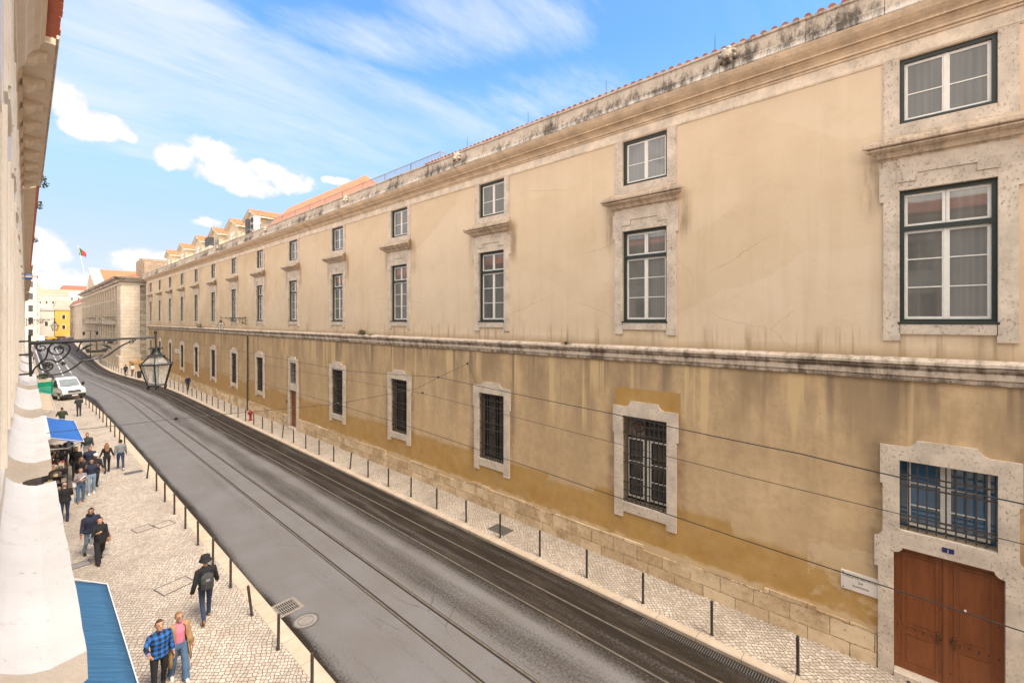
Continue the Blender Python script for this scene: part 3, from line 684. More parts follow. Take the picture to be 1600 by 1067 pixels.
# frieze and cornice
m = MB(); m.loft([[(-w, yy, Z(h)) for w, h in ((0, 6.35), (0.035, 6.35), (0.035, 6.38), (0.05, 6.38), (0.05, 6.70))] for yy in (Y0, Y1)], cap=False, closed=False)
m.build('frieze', FRIEZE, BLD)
prof = [(0.05, 6.66), (0.02, 6.665), (0.02, 6.69), (0.10, 6.695), (0.115, 6.73), (0.09, 6.735), (0.09, 6.755), (0.15, 6.76), (0.16, 6.81), (0.23, 6.865), (0.345, 6.90), (0.30, 6.905), (0.30, 6.93), (0.38, 6.935), (0.38, 6.965), (0.42, 6.99), (0.50, 7.02), (0.60, 7.08), (0.68, 7.165), (0.70, 7.20)]
m = MB()
y = Y0
while y < Y1:
    y2 = min(Y1, y + random.uniform(2.2, 4.2)); o = random.uniform(-0.005, 0.005)
    m.loft([[(-w + o, yy, Z(h)) for w, h in prof] for yy in (y, y2)], cap=False, closed=False); y = y2
m.build('cornice', CORN, BLD)
# heavy weathered gutter stones
m = MB(); y = Y0
while y < Y1:
    y2 = min(Y1, y + random.uniform(1.3, 2.3)); o = random.uniform(-0.015, 0.015); dz = random.uniform(-0.012, 0.012)
    pr = [(-0.3, 7.20), (0.70 + o, 7.20), (0.725 + o, 7.22), (0.725 + o, 7.40), (0.70 + o, 7.42), (0.655 + o, 7.45 + dz), (0.645 + o, 7.60), (0.625 + o, 7.83 + dz), (0.665 + o, 7.85 + dz), (0.665 + o, 7.91 + dz), (0.60, 7.94 + dz), (-0.3, 7.94)]
    m.loft([[(-w, yy, Z(h)) for w, h in pr] for yy in (y + 0.006, y2 - 0.006)]); y = y2
m.build('gutter_parapet', LICHEN, BLD)
# carved spouts
for yy in (16.9 - 0.7, 27.0, 41.0, 7.0 - 3.0 + 0.2, 55.0):
    m = MB()
    m.ball((-0.74, yy, Z(7.62)), (0.10, 0.19, 0.21), 14, 9); m.ball((-0.83, yy, Z(7.56)), (0.09, 0.10, 0.09), 10, 7)
    for k in range(8):
        a = k * math.pi / 4 + 0.3; m.ball((-0.73, yy + 0.19 * math.cos(a), Z(7.62) + 0.20 * math.sin(a)), (0.08, 0.075, 0.075), 8, 6)
    m.build('gargoyle', LICHEN, BLD, smooth=True)
# tiled roof with the curved ends of the cover tiles showing over the parapet
m = MB(); slope = math.tan(R(20)); YT = 19.0
y = Y0
while y < YT:
    n = 7; rr = 0.085 + random.uniform(-0.006, 0.006); yo = y + random.uniform(-0.012, 0.012); xo = -0.60 + random.uniform(-0.03, 0.02)
    rings = []
    for xx, sc in ((xo, 1.0), (xo + 0.5, 0.85)):
        rings.append([(xx, yo + rr * sc * math.cos(math.pi * k / n), Z(7.955) + (xx + 0.55) * slope + rr * sc * math.sin(math.pi * k / n)) for k in range(n + 1)])
    m.loft(rings); y += 0.262
m.quad((-0.52, Y0, Z(7.93)), (-0.52, YT, Z(7.93)), (9.5, YT, Z(7.93) + 10 * slope), (9.5, Y0, Z(7.93) + 10 * slope))
m.quad((-0.52, YT, Z(7.93)), (9.5, YT, Z(7.93)), (9.5, YT, Z(7.93) + 10 * slope), (-0.52, YT, Z(7.93)))
m.quad((9.5, YT, Z(7.93) + 10 * slope), (9.5, Y0, Z(7.93) + 10 * slope), (20, Y0, Z(7.93)), (20, YT, Z(7.93)))
m.build('roof', TILEDK, BLD)
m = MB(); m.box(-0.25, 20, YT + 0.05, Y1, Z(6.95), Z(7.5)); m.build('terrace', CREAMW, BLD)

# ---- one bay of each kind (local: x = minus the projection from the wall, y from the bay centre)
def frame_rect(mb, y0, y1, z0, z1, t, w0, w1, tb=None):
    tb = tb or t
    wbox(mb, y0, y0 + t, z0, z1, w0, w1); wbox(mb, y1 - t, y1, z0, z1, w0, w1)
    wbox(mb, y0 + t, y1 - t, z0, z0 + tb, w0, w1); wbox(mb, y0 + t, y1 - t, z1 - t, z1, w0, w1)
def sash(mb, y0, y1, z0, z1, t, bars, w0=-0.17, w1=-0.135):
    frame_rect(mb, y0, y1, z0, z1, t, w0, w1)
    for zb in bars: wbox(mb, y0 + t, y1 - t, zb - 0.013, zb + 0.013, w0 + 0.006, w1 - 0.006)
def make_attic(c):
    f = MB(); z0, z1 = Z(4.77), Z(6.33); frame_rect(f, -HW, HW, z0, z1, 0.085, -0.20, -0.06)
    o = f.build('attic_window', GREEN, BLD, loc=(0, c, 0))
    s = MB(); zm = (z0 + z1) / 2 - 0.06
    sash(s, -HW + 0.085, -0.004, z0 + 0.085, z1 - 0.085, 0.062, [zm]); sash(s, 0.004, HW - 0.085, z0 + 0.085, z1 - 0.085, 0.062, [zm])
    wbox(s, -0.035, 0.035, z0 + 0.086, z1 - 0.086, -0.134, -0.12)
    s.build('sash', WHITE, o)
    p = MB(); wbox(p, -HW + 0.02, HW - 0.02, z0 + 0.02, z1 - 0.02, -0.185, -0.158); p.build('glass', PANE, o)
    return o
def make_window(c):
    f = MB(); z0, z1, zt = Z(-0.047), Z(3.136), Z(2.215)
    frame_rect(f, -HW, HW, z0, z1, 0.085, -0.20, -0.06, 0.07); wbox(f, -HW + 0.085, HW - 0.085, zt - 0.055, zt + 0.055, -0.20, -0.05)
    wbox(f, -HW - 0.03, HW + 0.03, z0 - 0.05, z0 - 0.001, -0.2, 0.08)
    o = f.build('window', GREEN, BLD, loc=(0, c, 0))
    s = MB()
    for a, b in ((-HW + 0.085, -0.004), (0.004, HW - 0.085)):
        sash(s, a, b, z0 + 0.07, zt - 0.055, 0.062, [Z(1.47), Z(0.79)]); sash(s, a, b, zt + 0.055, z1 - 0.085, 0.06, [])
    wbox(s, -0.035, 0.035, z0 + 0.071, zt - 0.056, -0.134, -0.12)
    s.build('sash', WHITE, o)
    p = MB(); wbox(p, -HW + 0.02, HW - 0.02, z0 + 0.02, z1 - 0.02, -0.185, -0.158); p.build('glass', PANE, o)
    return o
def make_surround(c):
    m = MB(); w = 0.065; OW = 1.12
    for s in (-1, 1):
        a, b = sorted((s * HW, s * OW)); wbox(m, a, b, Z(-0.335), Z(2.90), 0, w)
        a, b = sorted((s * HW, s * (OW + 0.075))); wbox(m, a, b, Z(2.90), Z(3.74), 0, w)
        a, b = sorted((s * 0.80, s * (OW + 0.012))); wbox(m, a, b, Z(-0.50), Z(-0.335), 0, w + 0.004)
        a, b = sorted((s * HW, s * OW)); wbox(m, a, b, Z(3.74), Z(3.93), 0, w)
        # inner moulding line round the opening
        a, b = sorted((s * (HW + 0.002), s * (HW + 0.04))); wbox(m, a, b, Z(-0.04), Z(3.136), w, w + 0.012)
    wbox(m, -0.80, 0.80, Z(-0.335), Z(-0.10), 0, w)
    wbox(m, -HW, HW, Z(3.136), Z(3.93), 0, w - 0.01)
    # raised frieze panel with its stepped lower edge
    wbox(m, -0.86, 0.86, Z(3.52), Z(3.90), w - 0.009, w + 0.022)
    for s in (-1, 1):
        a, b = sorted((s * 0.50, s * 0.86)); wbox(m, a, b, Z(3.335), Z(3.52), w - 0.009, w + 0.022)
    wbox(m, -0.84, 0.84, Z(3.137), Z(3.20), w - 0.009, w + 0.012)
    # round the attic window
    for s in (-1, 1):
        a, b = sorted((s * HW, s * 1.10)); wbox(m, a, b, Z(4.74), Z(6.352), 0, 0.045)
        a, b = sorted((s * 1.10, s * 1.135)); wbox(m, a, b, Z(4.50), Z(6.352), 0, 0.025)
    wbox(m, -1.10, 1.10, Z(4.45), Z(4.74), 0, 0.052)
    return m.build('window_surround', STONE, BLD, loc=(0, c, 0))
def make_hood(c):
    pr = [(0.0, 4.52), (0.20, 4.42), (0.42, 4.29), (0.45, 4.27), (0.455, 4.195), (0.43, 4.175), (0.36, 4.17), (0.36, 4.145), (0.41, 4.14), (0.40, 4.11), (0.31, 4.065), (0.26, 4.06), (0.26, 4.035), (0.24, 4.03), (0.20, 3.975), (0.19, 3.95), (0.10, 3.945), (0.09, 3.90), (0.0, 3.90)]
    m = MB(); rings = []
    for s in (-1, 1): rings.append([(-w, s * (1.06 + w), Z(h)) for w, h in pr])
    m.loft(rings)
    # weathered slab joints
    return m.build('hood', HOODM, BLD, loc=(0, c, 0))
def low_surround(c, z0=None):
    m = MB(); w = 0.075; OW = 1.13; zt, zb = Z(-3.385), Z(-6.445)
    for s in (-1, 1):
        a, b = sorted((s * HW, s * OW)); wbox(m, a, b, zb - 0.31, Z(-4.02), 0, w)
        a, b = sorted((s * HW, s * (OW + 0.06))); wbox(m, a, b, Z(-4.02), zt, 0, w)
        a, b = sorted((s * 0.80, s * OW)); wbox(m, a, b, zb - 0.53, zb - 0.31, 0, w + 0.004)
    wbox(m, -HW, HW, zb - 0.33, zb, 0, w - 0.004)
    top = [(-OW - 0.06, zt), (OW + 0.06, zt), (OW + 0.06, zt + 0.33), (0.72, zt + 0.33), (0.62, zt + 0.36), (0.55, zt + 0.44), (0.50, zt + 0.54), (-0.50, zt + 0.54), (-0.55, zt + 0.44), (-0.62, zt + 0.36), (-0.72, zt + 0.33), (-OW - 0.06, zt + 0.33)]
    m.prism(top, 'yz', -w, 0)
    return m.build('window_surround', STONE, BLD, loc=(0, c, 0))
def grille(mb, y0, y1, z0, z1, hz, nv, w=-0.04):
    for k in range(nv):
        y = y0 + (y1 - y0) * (k + 1) / (nv + 1); wbox(mb, y - 0.015, y + 0.015, z0, z1, w - 0.015, w + 0.015)
    for h in hz:
        z = z0 + (z1 - z0) * h; wbox(mb, y0, y1, z - 0.019, z + 0.019, w + 0.016, w + 0.036)
HZ = [0.03, 0.135, 0.23, 0.46, 0.56, 0.80, 0.90, 0.985]
def make_barred(c, seen=False):
    z0, z1 = Z(-6.445), Z(-3.385)
    p = MB(); wbox(p, -HW, HW, z0, z1, -0.39, -0.36)
    o = p.build('barred_window', PANEDK, BLD, loc=(0, c, 0))
    g = MB(); grille(g, -HW, HW, z0, z1, HZ, 9); g.build('grille', BARS, o)
    if seen:
        s = MB()
        for a, b in ((-HW + 0.02, -0.05), (0.05, HW - 0.02)): sash(s, a + 0.1, b, z0 + 0.12, Z(-4.22), 0.05, [Z(-5.05), Z(-5.65)], -0.34, -0.30)
        wbox(s, -0.05, 0.05, z0 + 0.1, Z(-4.22), -0.34, -0.29)
        s.build('sash', WHITE, o)
        b = MB(); wbox(b, 0.12, HW, Z(-4.14), z1, -0.35, -0.32); b.build('board', plain('pale board', (0.26, 0.20, 0.15), 0.8), o)
        r = MB()
        for r0, r1, w in ((0.17, 0.205, -0.30), (0.10, 0.115, -0.30)):
            n = 24; y0, zc = 0.36, Z(-3.78)
            for k in range(n):
                a0, a1 = 2 * math.pi * k / n, 2 * math.pi * (k + 1) / n
                r.add([(-w, y0 + q * math.cos(a), zc + q * math.sin(a)) for q, a in ((r0, a0), (r1, a0), (r1, a1), (r0, a1))], [(0, 1, 2, 3)])
        r.build('vent_ring', IRON, o)
        r = MB(); r.lathe([(0.0, 0), (0.085, 0), (0.085, 0.02), (0, 0.02)], n=20, cap=False)
        q = r.build('vent_hub', plain('faded red', (0.20, 0.03, 0.025), 0.6), o); q.location = (0.31, 0.36, Z(-3.78)); q.rotation_euler = (0, R(90), 0)
    elif True:
        s = MB(); sash(s, -HW + 0.03, -0.03, z0 + 0.05, z1 - 0.05, 0.05, [Z(-5.4), Z(-4.4)], -0.35, -0.32); sash(s, 0.03, HW - 0.03, z0 + 0.05, z1 - 0.05, 0.05, [Z(-5.4), Z(-4.4)], -0.35, -0.32)
        s.build('sash', plain('dark brown sash', (0.035, 0.026, 0.02), 0.6), o)
    return o
A0 = make_attic(BAY0); W0 = make_window(BAY0); S0 = make_surround(BAY0); H0 = make_hood(BAY0)
for i in range(-1, NB):
    if i == 0: continue
    for src in (A0, W0, S0, H0):
        o = copy_tree(src, BLD); o.location.y = BAY0 + PITCH * i
make_barred(BAY0 + PITCH, True); L0 = low_surround(BAY0 + PITCH); B2 = make_barred(BAY0 + 2 * PITCH)
for i in range(-1, NB):
    if i in (DOORB, SMALLB): continue
    y = BAY0 + PITCH * i
    if i != 1: copy_tree(L0, BLD).location.y = y
    if i not in (1, 2): copy_tree(B2, BLD).location.y = y

# ---- the big brown double door with its barred light
c = BAY0; w = 0.085
m = MB(); zt = Z(-3.40); OW = 1.13
for s in (-1, 1):
    a, b = sorted((s * HW, s * OW)); wbox(m, a, b, Z(-5.09), Z(-4.02), 0, w)
    a, b = sorted((s * HW, s * (OW + 0.05))); wbox(m, a, b, Z(-4.02), zt, 0, w)
    a, b = sorted((s * (HW + 0.11), s * (OW + 0.09))); wbox(m, a, b, SWZ + 0.0, Z(-6.10), 0, w)
    ear = [(s * HW, Z(-5.09)), (s * OW, Z(-5.09)), (s * (OW + 0.02), Z(-5.25)), (s * (OW + 0.09), Z(-5.34)), (s * (OW + 0.16), Z(-5.37)), (s * (OW + 0.16), Z(-6.10)), (s * (HW + 0.11), Z(-6.10)), (s * (HW + 0.11), Z(-5.65)), (s * (HW + 0.02), Z(-5.63)), (s * (HW - 0.04), Z(-5.57)), (s * (HW - 0.055), Z(-5.51)), (s * HW, Z(-5.51))]
    m.prism(ear, 'yz', -w, 0)
wbox(m, -HW, HW, Z(-5.51), Z(-5.09), 0, w - 0.003)
m.prism([(-OW - 0.05, zt), (OW + 0.05, zt), (OW + 0.05, zt + 0.33), (0.72, zt + 0.33), (0.62, zt + 0.36), (0.55, zt + 0.44), (0.50, zt + 0.52), (-0.50, zt + 0.52), (-0.55, zt + 0.44), (-0.62, zt + 0.36), (-0.72, zt + 0.33), (-OW - 0.05, zt + 0.33)], 'yz', -w, 0)
m.build('door_surround', STONE, BLD, loc=(0, c, 0))
m = MB(); wbox(m, -HW - 0.10, HW + 0.10, SWZ - 0.02, SWZ + 0.115, -0.395, 0.14); m.build('door_step', STONE, BLD, loc=(0, c, 0))
p = MB(); wbox(p, -HW, HW, Z(-5.09), Z(-3.40), -0.39, -0.30)
o = p.build('barred_window', PANEBL, BLD, loc=(0, c, 0))
g2 = MB(); grille(g2, -HW, HW, Z(-5.06), Z(-3.42), [0.13, 0.20, 0.64, 0.80], 9, -0.03); g2.build('grille', BARS, o)
s = MB()
for a, b in ((-HW + 0.09, -0.03), (0.03, HW - 0.14)): sash(s, a, b, Z(-5.02), Z(-3.42), 0.06, [Z(-4.52), Z(-3.98)], -0.29, -0.24)
wbox(s, -0.03, 0.03, Z(-5.0), Z(-3.45), -0.29, -0.23); s.build('sash', WHITE, o)
STUD = plain('door studs', (0.06, 0.035, 0.025), 0.4, 0.3)
def door_leaf(s, c, hw, z0, z1, name='door_leaf'):
    m = MB(); a, b = sorted((0.006 * s, s * hw)); W0, W1 = -0.20, -0.15
    wbox(m, a, b, z0, z1, W0, W1)
    ia, ib = a + 0.13, b - 0.15
    if s < 0: ia, ib = a + 0.15, b - 0.13
    zs = [(z0 + 0.16, z0 + 0.95), (z0 + 1.10, z1 - 0.16)]
    for q0, q1 in zs:      # raised mouldings round sunk panels
        t = 0.035
        for y0, y1, w0, w1 in ((ia, ia + t, q0, q1), (ib - t, ib, q0, q1)): wbox(m, y0, y1, w0, w1, W1, W1 + 0.018)
        for w0, w1 in ((q0, q0 + t), (q1 - t, q1)): wbox(m, ia + t, ib - t, w0, w1, W1, W1 + 0.018)
        wbox(m, ia + 0.09, ib - 0.09, q0 + 0.09, q1 - 0.09, W1, W1 + 0.010)
    m.cur = 1; st = m
    for zz in (z0 + 1.03, z0 + 1.07, z0 + 1.78, z0 + 0.30):
        for k in range(6):
            y = a + (b - a) * (k + 0.5) / 6; st.ball((-W1 - 0.004, y, zz + (0.02 if k % 2 else -0.01)), (0.012, 0.017, 0.017), 6, 5)
    return m.build(name, [DOOR, STUD], BLD, loc=(0, c, 0))
dl = door_leaf(-1, c, HW + 0.11, SWZ + 0.10, Z(-5.51)); dr = door_leaf(1, c, HW + 0.11, SWZ + 0.10, Z(-5.51))
m = MB(); wbox(m, -0.045, 0.045, SWZ + 0.12, Z(-5.53), -0.15, -0.115); m.build('door_post', DOOR, BLD, loc=(0, c, 0))
for q, yy in ((dl, -0.14), (dr, 0.14)):
    m = MB(); m.ball((0.12, yy, SWZ + 1.25), (0.03, 0.035, 0.05), 10, 7); m.box(0.10, 0.15, yy - 0.02, yy + 0.02, SWZ + 1.02, SWZ + 1.22)
    m.build('handle', plain('old brass', (0.12, 0.07, 0.03), 0.35, 0.2, metal=0.6), q)
m = MB(); wbox(m, -0.34, -0.30, SWZ + 1.95, SWZ + 2.03, -0.13, -0.12); m.build('sticker', WHITE, dl)
# house letter on its blue enamel plate
def text_mesh(name, body, size, mat, parent, loc, depth=0.004, rot=(0, 0, 0), align='CENTER'):
    cu = bpy.data.curves.new(name, 'FONT'); cu.body = body; cu.size = size; cu.extrude = depth
    cu.align_x = align; cu.align_y = 'CENTER'; cu.resolution_u = 3
    o = bpy.data.objects.new(name, cu); C.objects.link(o)
    dg = bpy.context.evaluated_depsgraph_get(); dg.update()
    me = bpy.data.meshes.new_from_object(o.evaluated_get(dg))
    bpy.data.objects.remove(o); bpy.data.curves.remove(cu)
    me.materials.clear(); me.materials.append(mat)
    q = bpy.data.objects.new(name, me); C.objects.link(q)
    if parent: q.parent = parent
    q.location = loc; q.rotation_euler = rot
    return q
FACEW = (R(90), 0, R(-90))       # text facing -X, reading towards -Y
m = MB(); m.box(-0.012, 0, -0.10, 0.10, -0.055, 0.055)
pl = m.build('house_plate', plain('blue enamel', (0.012, 0.022, 0.10), 0.3, 0.15), None, loc=(WALLX - 0.085, c - 0.03, Z(-5.30)))
tag(pl, 'small dark blue enamel plate with a white letter J above the brown double door', 'house plate')
text_mesh('letter', 'J', 0.085, WHITE, pl, (-0.014, 0, 0), 0.002, FACEW)
# marble plaque
pq = empty('wall_plaque', (WALLX, 1.20, Z(-6.72)), 'white marble plaque with worn black lettering, fixed to the wall left of the brown door', 'plaque')
m = MB(); m.box(-0.05, -0.002, -0.41, 0.41, -0.235, 0.235)
m.build('slab', plain('plaque marble', (0.70, 0.64, 0.57), 0.45, 0.10, 3, 0.05), pq, bevel=0.006)
BLKT = plain('worn black lettering', (0.05, 0.045, 0.04), 0.7)
text_mesh('lettering', 'CAPELA DE SÃO ROQUE', 0.068, BLKT, pq, (-0.052, 0.0, 0.115), 0.0015, FACEW)
text_mesh('lettering', 'DA', 0.075, BLKT, pq, (-0.052, 0.0, 0.005), 0.0015, FACEW)
text_mesh('lettering', 'MARINHA', 0.075, BLKT, pq, (-0.052, 0.0, -0.105), 0.0015, FACEW)
m = MB()
for yy in (-0.36, 0.36):
    for zz in (-0.19, 0.19): m.ball((-0.052, yy, zz), (0.01, 0.016, 0.016), 8, 6)
m.build('bolt', IRON, pq)

# ---- the narrow brown door further along
c = BAY0 + PITCH * SMALLB; w = 0.075; HS = 0.62; zt = Z(-3.40)
m = MB(); OW = 0.92
for s in (-1, 1):
    a, b = sorted((s * HS, s * OW)); wbox(m, a, b, Z(-5.05), zt, 0, w)
    a, b = sorted((s * 0.66, s * (OW + 0.08))); wbox(m, a, b, SWZ, Z(-5.35), 0, w)
    a, b = sorted((s * HS, s * (OW + 0.06))); wbox(m, a, b, Z(-5.35), Z(-5.05), 0, w)
wbox(m, -HS, HS, Z(-5.60), Z(-5.05), 0, w - 0.004)
m.prism([(-OW, zt), (OW, zt), (OW, zt + 0.3), (0.6, zt + 0.3), (0.5, zt + 0.36), (0.42, zt + 0.48), (-0.42, zt + 0.48), (-0.5, zt + 0.36), (-0.6, zt + 0.3), (-OW, zt + 0.3)], 'yz', -w, 0)
m.build('door_surround', STONE, BLD, loc=(0, c, 0))
p = MB(); wbox(p, -HS, HS, Z(-5.05), zt, -0.39, -0.30); o = p.build('barred_window', PANEDK, BLD, loc=(0, c, 0))
g2 = MB(); grille(g2, -HS, HS, Z(-5.03), zt - 0.02, [0.05, 0.3, 0.5, 0.7, 0.95], 5); g2.build('grille', plain('pale bars', (0.22, 0.19, 0.16), 0.6), o)
o = door_leaf(1, c - 0.66, 1.32, SWZ + 0.10, Z(-5.6))
o.name = 'door'
m = MB(); wbox(m, -0.655, 0.655, SWZ - 0.02, SWZ + 0.115, -0.395, 0.18); m.build('door_step', STONE, BLD, loc=(0, c, 0))
m = MB(); wbox(m, 1.10, 1.28, Z(-6.75), Z(-6.5), 0, 0.09); m.build('letter_box', DOOR, BLD, loc=(0, c, 0), bevel=0.01)

# ---- dormers and the long rear roof behind the terrace
def make_dormer(y, hw=2.0, label=None):
    b = MB(); x0, x1 = 2.1, 6.4; ze, zp = Z(11.0), Z(11.9)
    b.box(x0, x1, -hw, hw, Z(7.4), ze); b.prism([(-hw, ze), (hw, ze), (0, zp - 0.1)], 'yz', x0, x1)
    o = b.build('dormer', YELLOWW, BLD, loc=(0, y, 0))
    r = MB(); e = hw + 0.35; n = 12
    for s in (-1, 1):
        for k in range(n):      # corrugated tile courses running down the slope
            xa, xb = x0 - 0.35 + (x1 - x0 + 0.35) * k / n, x0 - 0.35 + (x1 - x0 + 0.35) * (k + 1) / n; xm = (xa + xb) / 2
            zc = ze - 0.14
            rr = [[(xa, s * e, zc), (xm, s * e, zc + 0.09), (xb, s * e, zc)], [(xa, 0, zp), (xm, 0, zp + 0.09), (xb, 0, zp)]]
            r.loft(rr, cap=False, closed=False)
    r.build('roof', TILE, o)
    t = MB()
    for s in (-1, 1): t.loft([[(x0 - 0.33, s * e, ze - 0.30), (x0 - 0.30, s * e, ze - 0.15), (x0 - 0.30, 0, zp - 0.02), (x0 - 0.33, 0, zp - 0.25)], [(x0 + 0.02, s * e, ze - 0.30), (x0 + 0.02, s * e, ze - 0.15), (x0 + 0.02, 0, zp - 0.02), (x0 + 0.02, 0, zp - 0.25)]])
    t.box(x0, x1, -e, -e + 0.06, ze - 0.28, ze - 0.15); t.box(x0, x1, e - 0.06, e, ze - 0.28, ze - 0.15)
    t.build('eave', CREAMW, o)
    f = MB(); frame_rect2(f, x0, -0.7, 0.7, Z(8.0), Z(10.3)); f.build('window', WHITE, o)
    return o
def frame_rect2(f, x, y0, y1, z0, z1):
    t = 0.10
    f.box(x - 0.06, x - 0.005, y0, y0 + t, z0, z1); f.box(x - 0.06, x - 0.005, y1 - t, y1, z0, z1); f.box(x - 0.06, x - 0.005, y0 + t, y1 - t, z1 - t, z1); f.box(x - 0.06, x - 0.005, -0.05 + (y0 + y1) / 2, 0.05 + (y0 + y1) / 2, z0, z1 - t); f.box(x - 0.06, x - 0.005, y0 + t, y1 - t, z0, z0 + t)
    f.box(x - 0.02, x - 0.004, y0 + t, y1 - t, z0 + t, z1 - t)
D0 = make_dormer(53.4, 1.95)
for y in (60.0, 67.3, 75.5, 85.0, 94.5):
    o = copy_tree(D0, BLD); o.location.y = y
m = MB(); xr, xe, zr, zed = 4.9, 1.2, Z(12.1), Z(8.3)
ya, yb = 34.5, 50.6; n = 50
for k in range(n):
    a, b = ya + (yb - ya) * k / n, ya + (yb - ya) * (k + 1) / n
    m.loft([[(xe, a, zed), (xe, (a + b) / 2, zed + 0.08), (xe, b, zed)], [(xr, a, zr), (xr, (a + b) / 2, zr + 0.08), (xr, b, zr)]], cap=False, closed=False)
m.quad((xe, ya, zed), (xr, ya, zr), (xr + 2, ya - 1.5, Z(10.5)), (xe + 1.0, ya - 2.2, zed))
m.quad((xr, ya, zr), (xr, yb, zr), (xr + 6, yb, Z(9)), (xr + 6, ya, Z(9)))
m.build('rear_roof', m_tiles('pale roof tiles', (0.42, 0.14, 0.075), (0.54, 0.215, 0.12)), BLD)
m = MB(); m.prism([(xe + 0.3, Z(7.3)), (xr + 5.5, Z(7.3)), (xr + 5.5, Z(9.1)), (xr, zr - 0.05), (xe + 0.3, zed + 0.1)], 'xz', ya + 0.1, yb); m.build('rear_wall', CREAMW, BLD)
# rubble wall stub at the far end of the roof
m = MB()
for k in range(26):
    m.box(-0.2 + random.uniform(-.1, .1), 7.5, 101.2 + 0.36 * k, 101.2 + 0.361 * (k + 1), Z(7.3), Z(9.9) + 1.3 * math.sin(k / 25 * 2.6) + random.uniform(-.22, .22))
m.build('rubble_wall', m_ashlar('rubble', 0.8, 0.4, (0.40, 0.31, 0.23), (0.28, 0.21, 0.16), (0.14, 0.10, 0.07), sw=0.8, axis='y'), BLD)
# stone pier closing the far end
m = MB(); wbox(m, 98.3, 100.6, 0.05, Z(6.36), -0.3, 0.12); wbox(m, 98.2, 100.7, 0.05, 1.6, -0.3, 0.2); m.build('end_pier', TOWER, BLD)
# downpipe
m = MB(); m.tube([(-0.09, 47.6, 7.28), (-0.09, 47.6, 3.0), (-0.11, 47.6, 2.95), (-0.11, 47.6, SWZ)], 0.06, 10)
for zz in (6.6, 5.0, 3.4, 2.9, 1.2): m.box(-0.17, 0.0, 47.52, 47.68, zz - 0.03, zz + 0.03)
m.build('downpipe', plain('brown pipe', (0.07, 0.045, 0.03), 0.6, 0.2), BLD)
# ------------------------------------------------------------------ white buildings on the left, beside the camera
LX = -0.145
LB = empty('apartment_building', (LX, 0, 0), 'white plastered building along the left edge with scooped stone hoods over its lower windows', 'building')
LY0, LY1 = -26.0, 24.2
LC = [3.80 + 3.6 * k for k in range(-8, 6)]
holes = []
for c in LC:
    holes += [(c - 0.60, c + 0.60, Z(-0.95), Z(1.35)), (c - 0.60, c + 0.60, Z(2.35), Z(3.9)), (c - 0.60, c + 0.60, Z(-4.6), Z(-1.85)), (c - 0.75, c + 0.75, 0.16, 3.1)]
m = MB(); wall_grid(m, LY0, LY1, 0.0, Z(5.0), holes); m.cur = 1
for h in holes:
    a, b, c_, d = h
    for p in (a, b): m.quad((0, p, c_), (-0.22, p, c_), (-0.22, p, d), (0, p, d))
    for p in (c_, d): m.quad((0, a, p), (0, b, p), (-0.22, b, p), (-0.22, a, p))
m.build('wall', [WWALL, WSTONE], LB)
m = MB(); m.box(-9, -0.24, LY0, LY1, 0, Z(5.0)); m.build('core', DARK, LB)
m = MB(); m.box(0, 0.05, LY0, LY1, 0.0, 0.9); m.build('plinth', WSTONE, LB)
def lwin(c, z0, z1):
    f = MB(); y0, y1, t = -0.60, 0.60, 0.07
    for a, b, d, e in ((y0, y0 + t, z0, z1), (y1 - t, y1, z0, z1), (y0 + t, y1 - t, z0, z0 + t), (y0 + t, y1 - t, z1 - t, z1), (-0.04, 0.04, z0 + t, z1 - t)): f.box(-0.16, -0.10, a, b, d, e)
    for q in (0.36, 0.70): f.box(-0.15, -0.11, y0 + t, -0.04, z0 + (z1 - z0) * q - 0.015, z0 + (z1 - z0) * q + 0.015); f.box(-0.15, -0.11, 0.04, y1 - t, z0 + (z1 - z0) * q - 0.015, z0 + (z1 - z0) * q + 0.015)
    o = f.build('window', WHITE, LB, loc=(0, c, 0))
    p = MB(); p.box(-0.145, -0.125, y0 + 0.02, y1 - 0.02, z0 + 0.02, z1 - 0.02); p.build('glass', PANEDK, o)
    return o
def lsur(c, z0, z1, pr=0.045):
    s = MB(); W = 0.20
    for k in (-1, 1):
        a, b = sorted((k * 0.60, k * (0.60 + W))); s.box(0, pr, a, b, z0 - 0.12, z1 + 0.20)
        a, b = sorted((k * 0.62, k * 0.70)); s.box(pr, pr + 0.02, a, b, z0 - 0.02, z1 + 0.06)
    s.box(0, pr - 0.004, -0.60, 0.60, z1, z1 + 0.20); s.box(0, pr + 0.012, -0.60, 0.60, z0 - 0.12, z0)
    return s.build('window_surround', WSTONE, LB, loc=(0, c, 0))
WA = lwin(LC[0], Z(-0.95), Z(1.35)); WB_ = lwin(LC[0], Z(2.35), Z(3.9)); WC_ = lwin(LC[0], Z(-4.6), Z(-1.85))
SA = lsur(LC[0], Z(-0.95), Z(1.35)); SB = lsur(LC[0], Z(2.35), Z(3.9), 0.028); SCc = lsur(LC[0], Z(-4.6), Z(-1.85), 0.03)
